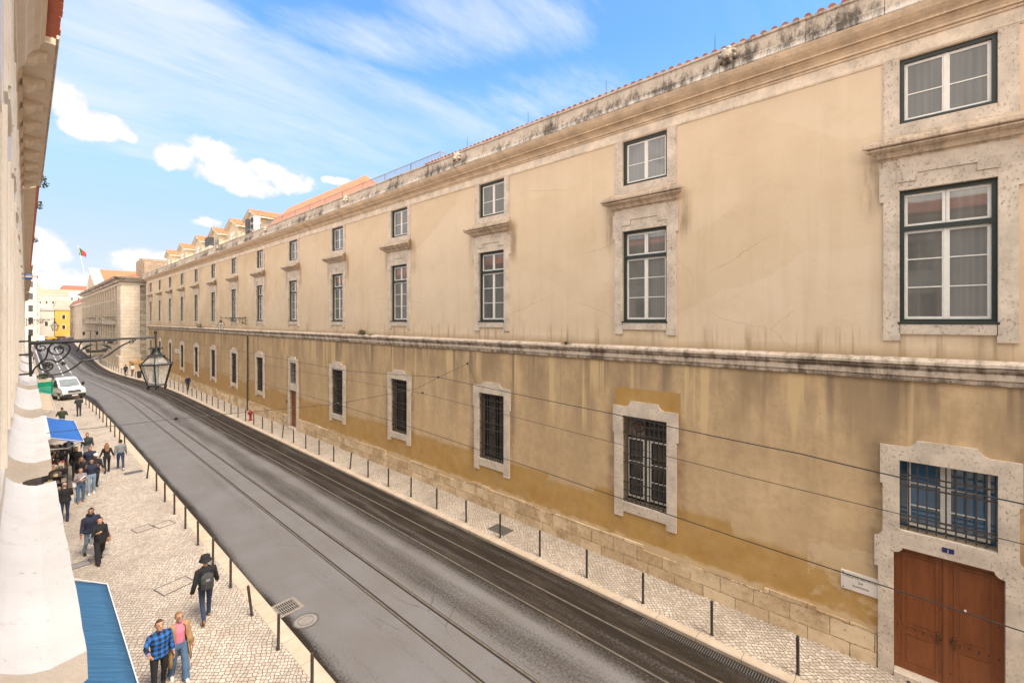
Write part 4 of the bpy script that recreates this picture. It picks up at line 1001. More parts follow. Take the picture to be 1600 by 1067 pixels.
# scooped hoods: flat rim, then a cove sweeping up to the wall
WEND = m_whitewash('darker hood ends', (0.48, 0.41, 0.345), (0.66, 0.58, 0.50), (0.17, 0.12, 0.08), 0.7, (1, 1, 0.6))  # end faces darker than the hood tops, with brown stains
def make_lhood(c):
    top = [(0.310, -1.300), (0.205, -1.316), (0.160, -1.304), (0.125, -1.288), (0.085, -1.262), (0.060, -1.236), (0.040, -1.205), (0.018, -1.14), (0.0, -1.00)]
    pr = [(0.0, -1.52), (0.10, -1.48), (0.16, -1.46), (0.285, -1.45), (0.295, -1.42), (0.312, -1.41)] + top
    m = MB(); n = 28; rings = []
    for k in range(n + 1):
        y = -1.375 + 2.75 * k / n
        rings.append([(x + (0.0015 * math.sin(y * 9 + z * 7) + random.uniform(-0.0012, 0.0012) if x > 0 else 0), y + (0.06 * (0.31 - x) / 0.31 if k == n else 0), Z(z) + (random.uniform(-0.0012, 0.0012) if x > 0 else 0)) for x, z in pr])
    m.loft(rings, cap=False); m.cur = 1
    for rg in (rings[0], rings[-1]): m.add(rg, [tuple(range(len(rg)))])
    return m.build('hood', [WW, WEND], LB, smooth=False, loc=(0, c, 0), bevel=0.0)
HA = make_lhood(LC[0])
for c in LC[1:]:
    for s in (WA, WB_, WC_, SA, SB, SCc, HA):
        o = copy_tree(s, LB); o.location.y = c
# ground-floor shop fronts
for c in LC:
    m = MB(); m.box(-0.21, -0.17, c - 0.75, c + 0.75, 0.16, 3.1); m.build('shop_glass', PANEDK, LB)
# eaves: moulded cornice nearest, then a soffit carried on consoles
m = MB()
pr = [(0, 4.20), (0.05, 4.22), (0.06, 4.32), (0.14, 4.42), (0.16, 4.55), (0.17, 4.62), (0.24, 4.74), (0.31, 4.80), (0.325, 4.90), (0.375, 4.96), (0.385, 5.02), (0, 5.04)]
m.loft([[(x, yy + (0.5 * x if yy > 0 else 0), Z(z)) for x, z in pr] for yy in (LY0, 11.4)]); m.build('cornice', SOFFIT, LB)
m = MB(); m.box(0, 0.515, 11.6, LY1, Z(4.98), Z(5.10)); m.loft([[(x, yy, Z(z)) for x, z in ((0, 4.70), (0.03, 4.70), (0.05, 4.84), (0.10, 4.90), (0.10, 4.98), (0, 4.98))] for yy in (11.6, LY1)])
m.build('soffit', SOFFIT, LB)
def console(y):
    m = MB(); hw = 0.21
    pr = [(0.1, 4.98), (0.1, 4.80), (0.16, 4.76), (0.24, 4.80), (0.30, 4.875), (0.37, 4.90), (0.42, 4.93), (0.42, 4.98)]
    m.loft([[(x, -hw, Z(z)) for x, z in pr], [(x, hw, Z(z)) for x, z in pr]])
    return m.build('console', SOFFIT, LB, loc=(0, y, 0))
CO = console(12.2)
for k in range(1, 9): copy_tree(CO, LB).location.y = 12.2 + 1.45 * k
m = MB(); m.loft([[(x, yy, Z(z)) for x, z in ((0.47, 5.10), (0.555, 5.105), (0.57, 5.16), (0.56, 5.19), (0.50, 5.19), (0.47, 5.15))] for yy in (11.6, LY1)]); m.build('gutter', HOODM, LB)
m = MB(); y = LY0
while y < 11.4:
    yo = y; n = 6
    rings = []
    for xx, zz, sc in ((0.555 + random.uniform(-.01, .01), 5.04, 1.0), (-0.9, 5.45, 0.9)):
        rings.append([(xx, yo + 0.115 * sc * math.cos(math.pi * k / n), Z(zz) + 0.085 * sc * math.sin(math.pi * k / n)) for k in range(n + 1)])
    m.loft(rings); y += 0.24
m.quad((0.52, LY0, Z(5.045)), (0.52, 11.5, Z(5.045)), (-5, 11.5, Z(6.7)), (-5, LY0, Z(6.7)))
m.quad((0.46, 11.5, Z(5.12)), (0.46, LY1, Z(5.12)), (-5, LY1, Z(6.6)), (-5, 11.5, Z(6.6)))
m.quad((-5, LY0, Z(6.7)), (-5, LY1, Z(6.7)), (-9, LY1, Z(5)), (-9, LY0, Z(5)))
m.build('roof', TILERED, LB)

# neighbours further down the left side
def townhouse(y0, y1, hz, proj, wallm, label, nwin, x0=LX, eave=TILERED, floors=((-7.9, -5.2), (-4.2, -1.8), (-0.8, 1.4), (2.2, 3.7))):
    o = empty('townhouse', (x0, y0, 0), label, 'building', 'buildings along the left side of the street')
    L = y1 - y0; cs = [L * (k + 0.5) / nwin for k in range(nwin)]
    hs = [(c - 0.55, c + 0.55, Z(a), Z(b)) for c in cs for a, b in floors]
    m = MB(); wall_grid(m, 0, L, 0, Z(hz), hs); m.cur = 1
    for a, b, c_, d in hs:
        for p in (a, b): m.quad((0, p, c_), (-0.2, p, c_), (-0.2, p, d), (0, p, d))
        for p in (c_, d): m.quad((0, a, p), (0, b, p), (-0.2, b, p), (-0.2, a, p))
    m.build('wall', [wallm, WSTONE], o)
    m = MB(); m.box(-9, -0.2, 0.02, L - 0.02, 0, Z(hz)); m.build('core', DARK, o)
    src = {}
    for c in cs:
        for a, b in floors:
            k = (a, b)
            if k in src:
                q = copy_tree(src[k], o); q.location.y = c; continue
            s = MB(); pr = 0.05
            for sg in (-1, 1):
                p0, p1 = sorted((sg * 0.55, sg * 0.73)); s.box(0, pr, p0, p1, Z(a) - 0.1, Z(b) + 0.18)
            s.box(0, pr, -0.55, 0.55, Z(b), Z(b) + 0.18); s.box(0, pr + 0.02, -0.55, 0.55, Z(a) - 0.1, Z(a))
            q = s.build('window', WSTONE, o, loc=(0, c, 0))
            f = MB(); f.box(-0.17, -0.14, -0.55, 0.55, Z(a), Z(b)); f.build('glass', PANEDK, q)
            f = MB(); f.box(-0.135, -0.10, -0.04, 0.04, Z(a), Z(b)); f.box(-0.135, -0.10, -0.55, -0.04, Z((a + b) / 2) - 0.03, Z((a + b) / 2) + 0.03); f.box(-0.135, -0.10, 0.04, 0.55, Z((a + b) / 2) - 0.03, Z((a + b) / 2) + 0.03); f.build('sash', WHITE, q)
            src[k] = q
    m = MB(); m.loft([[(x, yy, Z(hz + z)) for x, z in ((0, -0.55), (0.06, -0.5), (0.10, -0.2), (proj - 0.12, -0.06), (proj - 0.08, 0.0), (0, 0.0))] for yy in (0, L)]); m.build('cornice', SOFFIT, o)
    m = MB(); n = int(L / 0.35)
    for k in range(n):
        a, b = L * k / n, L * (k + 1) / n
        m.loft([[(proj, a, Z(hz) + 0.01), (proj, (a + b) / 2, Z(hz) + 0.10), (proj, b, Z(hz) + 0.01)], [(-4.5, a, Z(hz) + 1.6), (-4.5, (a + b) / 2, Z(hz) + 1.69), (-4.5, b, Z(hz) + 1.6)]], cap=False, closed=False)
    m.box(-4.5, proj - 0.03, 0, L, Z(hz), Z(hz) + 0.008)
    m.quad((-4.5, 0, Z(hz) + 1.6), (-4.5, L, Z(hz) + 1.6), (-9, L, Z(hz)), (-9, 0, Z(hz)))
    m.quad((proj, 0, Z(hz)), (-4.5, 0, Z(hz) + 1.6), (-9, 0, Z(hz)), (-9.0, 0, Z(hz) - 0.1))
    m.build('roof', eave, o)
    return o
townhouse(24.4, 62.0, 5.0, 0.50, WWALL, 'pale townhouse with red tiled eave just beyond the white building on the left', 10)
townhouse(62.2, 118.0, 5.15, 0.62, CREAMW, 'cream townhouse further down the left, behind the first iron lantern bracket', 14)
townhouse(118.2, 170.0, 5.0, 0.62, WWALL, 'farthest pale townhouse of the row on the left side', 12)

# small blue street sign standing out from the wall
sg = empty('street_sign', (LX, 30.0, Z(1.98)), 'small blue and white sign sticking out from the left facade below the eave', 'sign')
m = MB(); m.box(0.12, 0.36, -0.012, 0.012, -0.15, 0.15); m.build('panel', plain('sign blue', (0.03, 0.08, 0.25), 0.4), sg)
m = MB(); m.box(0.14, 0.34, -0.016, -0.0125, -0.04, 0.03); m.box(0.15, 0.33, -0.016, -0.0125, 0.075, 0.095); m.build('stripe', WHITE, sg)
m = MB(); m.box(-0.01, 0.12, -0.01, 0.01, -0.10, -0.08); m.box(-0.01, 0.12, -0.01, 0.01, 0.08, 0.10); m.build('arm', IRON, sg)

# ------------------------------------------------------------------ awnings
def awning(y0, y1, xi, zi, xo, zo, cloth, label, edge, val=0.10, wall=None):
    o = empty('shop_awning', (0, y0, 0), label, 'awning')
    L = y1 - y0; n = 40; m = MB(); rings = []
    for k in range(n + 1):
        y = L * k / n; s = 0.012 * math.sin(y * 5.1) + 0.008 * math.sin(y * 11.7)
        rings.append([(xi + (xo - xi) * t, y, zi + (zo - zi) * t - 0.05 * math.sin(math.pi * t) + s * math.sin(math.pi * t)) for t in [j / 8 for j in range(9)]])
    m.loft(rings, cap=False, closed=False)
    b = m.build('cloth', cloth, o, smooth=True)
    sm = b.modifiers.new('thick', 'SOLIDIFY'); sm.thickness = 0.012
    e = MB(); e.box(xo, xo + 0.018, 0, L, zo - 0.03, zo + 0.008); 
    for yy in (0.0, L): e.tube([(xi, yy, zi), (xo, yy, zo)], 0.014, 6)
    e.build('frame', edge, o)
    v = MB(); v.quad((xo + 0.032, 0, zo - 0.02), (xo + 0.032, L, zo - 0.02), (xo + 0.05, L, zo - val), (xo + 0.05, 0, zo - val))
    v.build('valance', cloth, o)
    a = MB(); a.box(LX, xi + 0.02, -0.05, L + 0.05, zi - 0.06, zi + 0.08); a.build('cassette', edge, o)
    r = MB()
    for yy in (0.3, L - 0.3): r.tube([(LX + 0.02, yy, zi - 0.5), ((xi + xo) / 2, yy, zo - 0.28), (xo, yy, zo - 0.03)], 0.018, 6)
    r.build('arm', edge, o)
    return o
def m_cloth(name, c1, c2, stripe=None, per=0.45):
    m, nt, b = newmat(name)
    o = OBJ(nt); x, y, z = SEP(nt, o)
    n = NOISE(nt, MAP(nt, o, (0.35, 3.5, 1)), 2.0, 6, 0.65)
    col = MIX(nt, MAPR(nt, n, 0.3, 0.7), c1, c2)
    if stripe:
        f = M(nt, 'FRACT', M(nt, 'DIVIDE', y, per)); col = MIX(nt, MAPR(nt, f, 0.80, 0.84), col, stripe)
    setc(nt, b, col); b.inputs['Roughness'].default_value = 0.65
    BUMP(nt, b, NOISE(nt, MAP(nt, o, (0.5, 5, 1)), 2.2, 5, 0.6), 0.9, 0.08)
    return m
EDGEW = plain('awning edge white', (0.72, 0.70, 0.66), 0.6)
awning(5.0, 13.7, LX + 0.05, 3.62, 1.25, 2.78, m_cloth('steel blue canvas', (0.032, 0.132, 0.262), (0.044, 0.165, 0.315)), 'steel-blue canvas awning at the bottom left, nearest to the camera', EDGEW)
awning(30.6, 37.4, 0.78, 3.18, 1.95, 2.78, m_cloth('bright blue canvas', (0.012, 0.105, 0.40), (0.02, 0.145, 0.50), (0.03, 0.17, 0.50), 0.8), 'bright blue awning over the crowd on the left pavement', EDGEW, 0.16)
awning(42.2, 51.8, LX + 0.05, 3.35, 1.36, 2.80, m_cloth('beige canvas', (0.58, 0.45, 0.30), (0.66, 0.53, 0.37), (0.42, 0.30, 0.18), 1.1), 'beige striped awning between the bright blue awning and the green truck', EDGEW)

# ------------------------------------------------------------------ iron lantern brackets
GLASSL, _nt, _b = newmat('lantern glass')
_b.inputs['Base Color'].default_value = (0.62, 0.60, 0.55, 1); _b.inputs['Roughness'].default_value = 0.12
_b.inputs['Transmission Weight'].default_value = 0.0; _b.inputs['Alpha'].default_value = 0.30
def scroll(m, c, r0, r1, a0, turns, w=0.016, n=34, x=None, sy=1.0):
    pts = []
    for k in range(n + 1):
        f = k / n; a = a0 + turns * 2 * math.pi * f; r = r0 + (r1 - r0) * f
        pts.append((c[0] + r * math.cos(a) * sy, 0.0, c[1] + r * math.sin(a)))
    m.tube(pts, [w * (1.0 - 0.25 * k / n) for k in range(n + 1)], 6); return m
def bez(p, n=14):
    out = []
    for k in range(n + 1):
        t = k / n; a, b, c, d = p
        out.append(tuple((1 - t) ** 3 * a[i] + 3 * (1 - t) ** 2 * t * b[i] + 3 * (1 - t) * t * t * c[i] + t ** 3 * d[i] for i in (0, 1)))
    return [(q[0], 0.0, q[1]) for q in out]
def make_lantern(loc, label, rz=0, L=1.98):
    """local: wall at x=0, arm along +x, arm at z=0"""
    o = empty('wall_lantern', loc, label, 'street lamp', 'iron lanterns on wall brackets', rz)
    p = MB(); p.box(0.16, 0.20, -0.02, 0.02, -0.60, 0.14); p.box(-0.02, 0.16, -0.015, 0.015, 0.02, 0.05); p.box(-0.02, 0.16, -0.015, 0.015, -0.22, -0.19); p.box(-0.02, 0.16, -0.015, 0.015, -0.57, -0.54)
    p.build('wall_post', IRON, o)
    a = MB(); a.tube([(0.16, 0, 0), (0.9, 0, 0.005), (1.3, 0, 0.01), (L, 0, 0.012)], [(0.032, 0.036), (0.030, 0.032), (0.020, 0.022), (0.017, 0.018)], 8)
    a.build('arm', IRON, o)
    s = MB()
    scroll(s, (0.53, -0.14), 0.13, 0.03, R(100), 1.35, 0.016)
    scroll(s, (0.33, -0.09), 0.085, 0.02, R(60), 1.3, 0.013)
    scroll(s, (0.39, -0.43), 0.13, 0.035, R(20), 1.5, 0.017)
    s.tube(bez(((0.20, -0.56), (0.22, -0.36), (0.42, -0.40), (0.40, -0.10))), 0.014, 6)
    s.tube(bez(((0.53, -0.01), (0.78, -0.03), (0.72, -0.22), (0.52, -0.38))), 0.016, 6)
    s.tube(bez(((0.43, -0.60), (0.62, -0.62), (0.72, -0.52), (0.86, -0.38))) + [(1.16, 0, -0.345), (1.24, 0, -0.29)] + bez(((1.24, -0.29), (1.40, -0.14), (1.52, -0.06), (1.66, -0.02)))[1:], 0.016, 6)
    s.tube(bez(((0.86, -0.02), (0.80, -0.10), (0.84, -0.12), (0.78, -0.20))), 0.013, 6)
    scroll(s, (1.58, -0.055), 0.045, 0.015, R(60), -1.2, 0.012)
    scroll(s, (1.21, -0.05), 0.05, 0.02, R(0), 1.2, 0.010); scroll(s, (1.33, -0.06), 0.05, 0.02, R(180), -1.2, 0.010)
    for k in range(3):
        s.tube([(0.84 + 0.018 * q, 0, -0.285 - 0.022 * k + 0.012 * math.sin(q * 1.15 + k)) for q in range(19)], 0.006, 5)
    s.build('scrollwork', IRON, o)
    f = MB()   # flower rosettes
    for cx, cz, r in ((0.39, -0.42, 0.055), (0.56, -0.10, 0.04), (0.60, -0.405, 0.035), (1.27, -0.05, 0.03), (0.31, -0.14, 0.025)):
        f.ball((cx, 0, cz), (r * 0.75, 0.03, r * 0.5), 8, 5)
        for k in range(5):
            an = k * 2 * math.pi / 5 + cx * 7; f.ball((cx + r * 0.8 * math.cos(an), 0.0, cz + r * 0.8 * math.sin(an)), (r * 0.42, 0.022, r * 0.42), 6, 5)
    f.build('rosette', IRON, o)
    sh = MB()  # ship with two birds
    hull = [(0.92, -0.235), (1.20, -0.235), (1.24, -0.15), (1.15, -0.165), (1.12, -0.19), (0.97, -0.19), (0.96, -0.16), (0.90, -0.15)]
    sh.prism(hull, 'xz', -0.025, 0.025)
    sh.tube([(1.07, 0, -0.19), (1.07, 0, -0.03)], 0.009, 6); sh.tube([(0.97, 0, -0.085), (1.17, 0, -0.085)], 0.006, 5)
    for bx, sg_ in ((0.93, -1), (1.20, 1)):
        sh.tube([(bx - 0.07 * sg_, 0, -0.075), (bx, 0, -0.105), (bx + 0.05 * sg_, 0, -0.145), (bx + 0.09 * sg_, 0, -0.18)], [0.008, 0.026, 0.018, 0.006], 7)
    sh.build('ship_emblem', IRON, o)
    # lantern hanging at the end of the arm
    b = MB()
    b.lathe([(0.004, 0.165), (0.022, 0.15), (0.030, 0.115), (0.022, 0.085), (0.016, 0.07), (0.024, 0.055), (0.015, 0.04), (0.015, -0.20), (0.03, -0.215)], L, 0, 10)
    b.build('stem', IRON, o)
    b = MB(); hx = lambda r, z, n=6, ph=R(15): [(L + r * math.cos(2 * math.pi * k / n + ph), r * math.sin(2 * math.pi * k / n + ph), z) for k in range(n)]
    b.lathe([(0.03, -0.21), (0.06, -0.23), (0.075, -0.30), (0.10, -0.335), (0.145, -0.36), (0.155, -0.385), (0.12, -0.39), (0.0, -0.391)], L, 0, 18)
    for k in range(6):
        an = k * math.pi / 3; b.tube([(L + 0.05 * math.cos(an), 0.05 * math.sin(an), -0.23), (L + 0.10 * math.cos(an), 0.10 * math.sin(an), -0.205), (L + 0.125 * math.cos(an), 0.125 * math.sin(an), -0.235)], [0.022, 0.018, 0.010], 6)
    for k in range(24):
        an = k * math.pi / 12; b.ball((L + 0.15 * math.cos(an), 0.15 * math.sin(an), -0.372), 0.017, 6, 5)
    b.build('crown', IRON, o)
    fr = MB()
    T, Bm, Q = hx(0.29, -0.545), hx(0.165, -0.985), hx(0.135, -0.39)
    for k in range(6):
        fr.tube([Q[k], T[k]], 0.011, 5); fr.tube([T[k], Bm[k]], 0.013, 5); fr.tube([Bm[k], Bm[(k + 1) % 6]], 0.012, 5); fr.tube([T[k], T[(k + 1) % 6]], 0.020, 6)
        fr.lathe([(0.004, -1.075), (0.014, -1.06), (0.018, -1.03), (0.022, -1.0), (0.010, -0.985)], Bm[k][0], Bm[k][1], 8)
        for j in range(6):
            t = (j + 0.5) / 6; fr.ball((T[k][0] * (1 - t) + T[(k + 1) % 6][0] * t, T[k][1] * (1 - t) + T[(k + 1) % 6][1] * t, -0.545), (0.026, 0.026, 0.024), 6, 5)
    fr.add(Bm, [(0, 1, 2, 3, 4, 5)])
    fr.build('cage', IRON, o)
    T, Bm, Q = hx(0.282, -0.56), hx(0.160, -0.975), hx(0.13, -0.40)
    for k in range(6):
        gm = MB(); j = (k + 1) % 6; gm.quad(T[k], T[j], Bm[j], Bm[k]); gm.quad(Q[k], Q[j], T[j], T[k]); gm.build('glass', GLASSL, o)
    lb = MB(); lb.lathe([(0.035, -0.42), (0.035, -0.93), (0.0, -0.94)], L - 0.02, 0.0, 10); lb.build('lamp_tube', plain('lamp tube', (0.22, 0.30, 0.30), 0.3), o)
    return o
LAN = make_lantern((LX, 13.3, Z(-0.47)), 'ornate black iron lantern with a ship emblem, hanging in front at the left')
LAN.scale = (1.12, 1.12, 1.12); LAN.rotation_euler = (0, R(-1.2), 0)
def lan_copy(loc, label, rz):
    o = copy_tree(LAN); o.location = loc; o.rotation_euler = (0, 0, rz); o['label'] = label; return o
lan_copy((WALLX, 47.9, Z(0.20)), 'iron lantern on a bracket of the ochre facade, above the drainpipe', R(180))
lan_copy((LX, 67.0, Z(0.05)), 'distant iron lantern on the left side, just below the horizon', 0)
lan_copy((11.5, 112.0, Z(0.55)), 'iron lantern on the stone corner pavilion at the far end of the ochre facade', R(180))
lan_copy((11.5, 146.0, Z(0.55)), 'farthest iron lantern, on the stone pavilion wall', R(180))
# ------------------------------------------------------------------ stone pavilion at the far end of the ochre building
PX, PY = 11.5, 106.0
PAV = empty('stone_pavilion', (PX, PY, 0), 'grey stone pavilion with pilasters and pediment, beyond the ochre building', 'building')
PL = 82.0
m = MB(); m.box(0.35, 14, 0.35, PL, 0, Z(7.0)); m.build('wall', TOWER, PAV)
# corner pier with a rounded edge: the tall light end wall
def pier(y0, y1, x0, x1, r=0.5):
    pts = []
    for (cx, cy, a0) in ((x0 + r, y0 + r, 180), (x1 - 0.02, y0 + 0.02, 270), (x1 - 0.02, y1 - 0.02, 0), (x0 + r, y1 - r, 90)):
        rr = r if cx == x0 + r else 0.02
        for k in range(7): a = R(a0 + 15 * k); pts.append((cx + rr * math.cos(a), cy + rr * math.sin(a)))
    return pts
m = MB(); m.prism(pier(0, 5.0, 0, 2.75), 'xy', 2.3, Z(6.4)); m.build('corner_pier', TOWERX, PAV)
m = MB(); m.prism(pier(-0.25, 5.25, -0.25, 2.9), 'xy', 0.0, 2.2); m.prism(pier(-0.18, 5.18, -0.18, 2.85), 'xy', 2.2, 2.32); m.build('pier_base', TOWERX, PAV)
m = MB(); m.box(2.7, 9, 0.5, 1.0, 0, Z(6.4)); m.build('side_wall', plain('shadowed side stone', (0.36, 0.27, 0.18), 0.9, 0.2, 1.0, pos=True), PAV)  # shadow of the recess painted in as a darker wall colour
m = MB(); m.box(1.2, 3.2, -5.6, -0.2, 0.0, 1.4); m.build('low_wall', LOW, PAV)
# entablature all round
def ent(z0, prf, name, mat):
    m = MB()
    rings = []
    for px, pz in prf: rings.append([(-px, -px, z0 + pz), (14, -px, z0 + pz), (14, PL + px, z0 + pz), (-px, PL + px, z0 + pz)])
    m.loft(rings); return m.build(name, mat, PAV)
ent(Z(6.35), [(0.05, 0), (0.08, 0.1), (0.08, 0.35), (0.05, 0.4)], 'architrave', TOWER)
ent(Z(7.0), [(0.05, 0), (0.25, 0.15), (0.35, 0.3), (0.75, 0.42), (0.85, 0.6), (0.95, 0.78), (0.6, 0.85)], 'cornice', LICHEN)
m = MB(); m.loft([[(-0.12, yy, Z(z) + 0) for z in (-0.9, -0.6)] + [(0.4, yy, Z(-0.5)), (0.4, yy, Z(-1.0))] for yy in (6.5, PL)]); m.build('string_course', STRING, PAV)
def pila(y):
    m = MB(); m.box(0.0, 0.40, y - 0.55, y + 0.55, Z(-0.5), Z(6.0)); m.box(-0.10, 0.40, y - 0.7, y + 0.7, Z(6.0), Z(6.35)); m.box(-0.06, 0.40, y - 0.65, y + 0.65, Z(-0.5), Z(-0.1))
    m.box(0.05, 0.40, y - 0.7, y + 0.7, 0.0, Z(-0.92))
    return m.build('pilaster', TOWER, PAV, loc=(0, 0, 0))
for k in range(19): pila(7.4 + 4.1 * k)
def pwin(y):
    f = MB(); f.box(0.22, 0.36, y - 0.85, y - 0.6, Z(0.2), Z(3.6)); f.box(0.22, 0.36, y + 0.6, y + 0.85, Z(0.2), Z(3.6)); f.box(0.05, 0.36, y - 1.0, y + 1.0, Z(3.6), Z(4.0)); f.box(0.22, 0.36, y - 0.85, y + 0.85, Z(-0.1), Z(0.2))
    o = f.build('window', TOWER, PAV); g_ = MB(); g_.box(0.30, 0.36, y - 0.6, y + 0.6, Z(0.2), Z(3.6)); g_.build('glass', PANEDK, o)
    g_ = MB(); g_.box(0.28, 0.30, y - 0.05, y + 0.05, Z(0.2), Z(3.6)); g_.build('sash', WHITE, o)
    f = MB(); f.box(0.25, 0.36, y - 0.6, y + 0.6, Z(4.9), Z(5.9)); f.build('attic_window', PANEDK, PAV)
    f = MB(); f.box(0.25, 0.36, y - 0.7, y + 0.7, 1.2, Z(-2.2)); f.build('ground_window', PANEDK, PAV)
for k in range(18): pwin(9.45 + 4.1 * k)
# pediment and its orange roof
yc, hw_, zp = 49.0, 14.0, Z(12.6)
m = MB(); m.prism([(yc - hw_, Z(7.85)), (yc + hw_, Z(7.85)), (yc, zp)], 'yz', -0.35, 1.0); m.prism([(yc - hw_ - 0.5, Z(7.85)), (yc - hw_ - 0.5, Z(8.1)), (yc, zp + 0.5), (yc, zp + 0.1)], 'yz', -0.8, 1.2)
m.build('pediment', TOWER, PAV)
m = MB(); m.quad((1.0, yc - hw_ - 0.4, Z(7.9)), (16, yc - hw_ - 0.4, Z(7.9)), (16, yc, zp + 0.3), (1.0, yc, zp + 0.3)); m.quad((1.0, yc + hw_, Z(7.9)), (16, yc + hw_, Z(7.9)), (16, yc, zp + 0.3), (1.0, yc, zp + 0.3))
m.build('pediment_roof', TILE, PAV)
m = MB(); m.quad((0.0, 0.0, Z(7.88)), (0.0, PL, Z(7.88)), (7, PL - 3, Z(9.3)), (7, 3.0, Z(9.3))); m.quad((0.0, 0.0, Z(7.88)), (14, 0.0, Z(7.88)), (14, 3, Z(9.3)), (7, 3.0, Z(9.3))); m.build('roof', TILEDK, PAV)
# flagpole leaning over the street
FP = empty('flagpole', (PX - 0.4, 160.5, Z(7.4)), 'thin flagpole leaning out from the pavilion pediment, seen against the sky', 'flagpole')
m = MB(); m.tube([(0, 0, 0), (-1.9, -0.5, 11.5)], [0.12, 0.05], 8); m.ball((-1.92, -0.5, 11.6), 0.14, 8, 6); m.build('pole', GREYM, FP)
m = MB(); m.tube([(0, 0, 0.0), (0.9, 0, -0.4)], 0.1, 6); m.build('bracket', IRON, FP)
fl = MB()
for a, b, mi in ((0, 0.42, 0), (0.42, 1.0, 1)):
    fl.cur = mi; rings = []
    for k in range(9):
        u = a + (b - a) * k / 8; rings.append([(u * 1.35 + 0.05, 0.12 * math.sin(u * 7), -u * 1.2 - 0.9 * v * (2.0 - 0.7 * u) + 0.06 * math.sin(v * 5 + u * 4)) for v in [j / 6 for j in range(7)]])
    fl.loft(rings, cap=False, closed=False)
fo = fl.build('flag', [plain('flag green', (0.02, 0.10, 0.03), 0.7), plain('flag red', (0.55, 0.035, 0.03), 0.7)], None, smooth=True, loc=(PX - 0.4 - 1.85, 160.0, Z(18.6)))
sm = fo.modifiers.new('thick', 'SOLIDIFY'); sm.thickness = 0.015
tag(fo, 'green and red flag hanging from the leaning pole above the stone pavilion', 'flag')

# ------------------------------------------------------------------ buildings that close the far end of the street
FROOF = plain('hazed far roof', (0.46, 0.26, 0.18), 0.9, 0.2, 0.4, pos=True)  # paler than the near tiles: distance haze mixed into the colour
def far_block(name, x0, x1, y0, y1, h, mat, label, cols=4, rows=3, roof=None, face='y', rh=2.5, gcol=None):
    o = empty(name, ((x0 + x1) / 2, y0, 0), label, 'building', 'buildings closing the far end of the street')
    w = x1 - x0; m = MB(); m.box(-w / 2, w / 2, 0, y1 - y0, 0, h); m.build('wall', mat, o)
    m = MB(); m.box(-w / 2 - 0.4, w / 2 + 0.4, -0.4, y1 - y0 + 0.4, h, h + 0.5); m.build('cornice', WSTONE, o)
    m = MB(); m.prism([(-w / 2 - 0.5, h + 0.5), (w / 2 + 0.5, h + 0.5), (0, h + 0.5 + rh)], 'xz', -0.4, y1 - y0) if face == 'g' else m.loft([[(-w / 2 - 0.5, -0.5, h + 0.51), (w / 2 + 0.5, -0.5, h + 0.51), (w / 2 + 0.5, y1 - y0, h + 0.51), (-w / 2 - 0.5, y1 - y0, h + 0.51)], [(-w / 2 + 1, 4, h + 0.5 + rh), (w / 2 - 1, 4, h + 0.5 + rh), (w / 2 - 1, y1 - y0 - 3, h + 0.5 + rh), (-w / 2 + 1, y1 - y0 - 3, h + 0.5 + rh)]])
    m.build('roof', roof or FROOF, o)
    src = None
    def put(loc, rz):
        nonlocal src
        if src is None:
            f = MB(); f.box(-0.75, 0.75, -0.08, 0.02, -1.3, 1.3); src = f.build('window', WSTONE, o); g_ = MB(); g_.box(-0.55, 0.55, -0.12, -0.081, -1.1, 1.1); g_.build('glass', gcol or PANEDK, src); q = src
        else: q = copy_tree(src, o)
        q.location = loc; q.rotation_euler = (0, 0, rz)
    for r in range(rows):
        for c_ in range(cols):
            put((-w / 2 + w * (c_ + 0.5) / cols, 0, 2.4 + (h - 3.2) * (r + 0.35) / rows + 0.6), 0)
    nl = min(8, int((y1 - y0) / 4))
    for r in range(rows):
        for c_ in range(nl):
            put((w / 2 if x1 < 8 else -w / 2, (y1 - y0) * (c_ + 0.5) / nl, 2.4 + (h - 3.2) * (r + 0.35) / rows + 0.6), R(90) if x1 < 8 else R(-90))
    return o
PALE = plain('pale far render', (0.66, 0.58, 0.49), 0.9, 0.12, 0.3, pos=True)
PINKR = plain('pinkish far render', (0.60, 0.45, 0.36), 0.9, 0.12, 0.3, pos=True)
YEL = plain('yellow render', (0.66, 0.42, 0.09), 0.9, 0.08, 0.3, pos=True)
far_block('far_building', 15.8, 34, 200, 330, 15.4, plain('brown far stone', (0.48, 0.38, 0.28), 0.9, 0.15, 0.3, pos=True), 'long brown-stone building beyond the pavilion, on the right of the far street', 3, 3, TILEDK)
far_block('yellow_building', 10.6, 17.5, 345, 372, 14.3, YEL, 'bright yellow building closing the far end of the street', 1, 2, plain('pink far roof', (0.50, 0.28, 0.22), 0.9, 0.1, 0.3, pos=True), 'y', 5.0)
far_block('far_building', 4.6, 10.4, 345, 372, 14.0, PALE, 'blank pale building just left of the yellow building', 1, 1, plain('grey far roof', (0.34, 0.31, 0.29), 0.9, 0.1, 0.3, pos=True))
far_block('far_building', -8.0, 4.4, 300, 345, 17.5, PALE, 'pale stone building with rows of windows at the far left of the street end', 5, 4)
far_block('church_tower', -6.0, 2.6, 225, 240, 24.0, PALE, 'tall pale tower-like building at the left of the street end', 3, 5, plain('tower roof', (0.5, 0.42, 0.33), 0.9), 'y', 1.5)
far_block('far_building', 2.0, 22.0, 470, 500, 27.0, PINKR, 'pinkish building with a red roof rising behind the street end', 6, 3, None, 'y', 4.0)
far_block('far_building', 20.0, 44.0, 520, 560, 33.0, PALE, 'pale hillside building behind the yellow building', 6, 3, TILEDK, 'y', 4.0)
far_block('far_building', -20.0, 8.0, 540, 560, 35.0, PALE, 'pale hillside building behind the left end of the street', 7, 3, None, 'y', 4.0)
hl_ = MB()
n = 24; rows_ = []
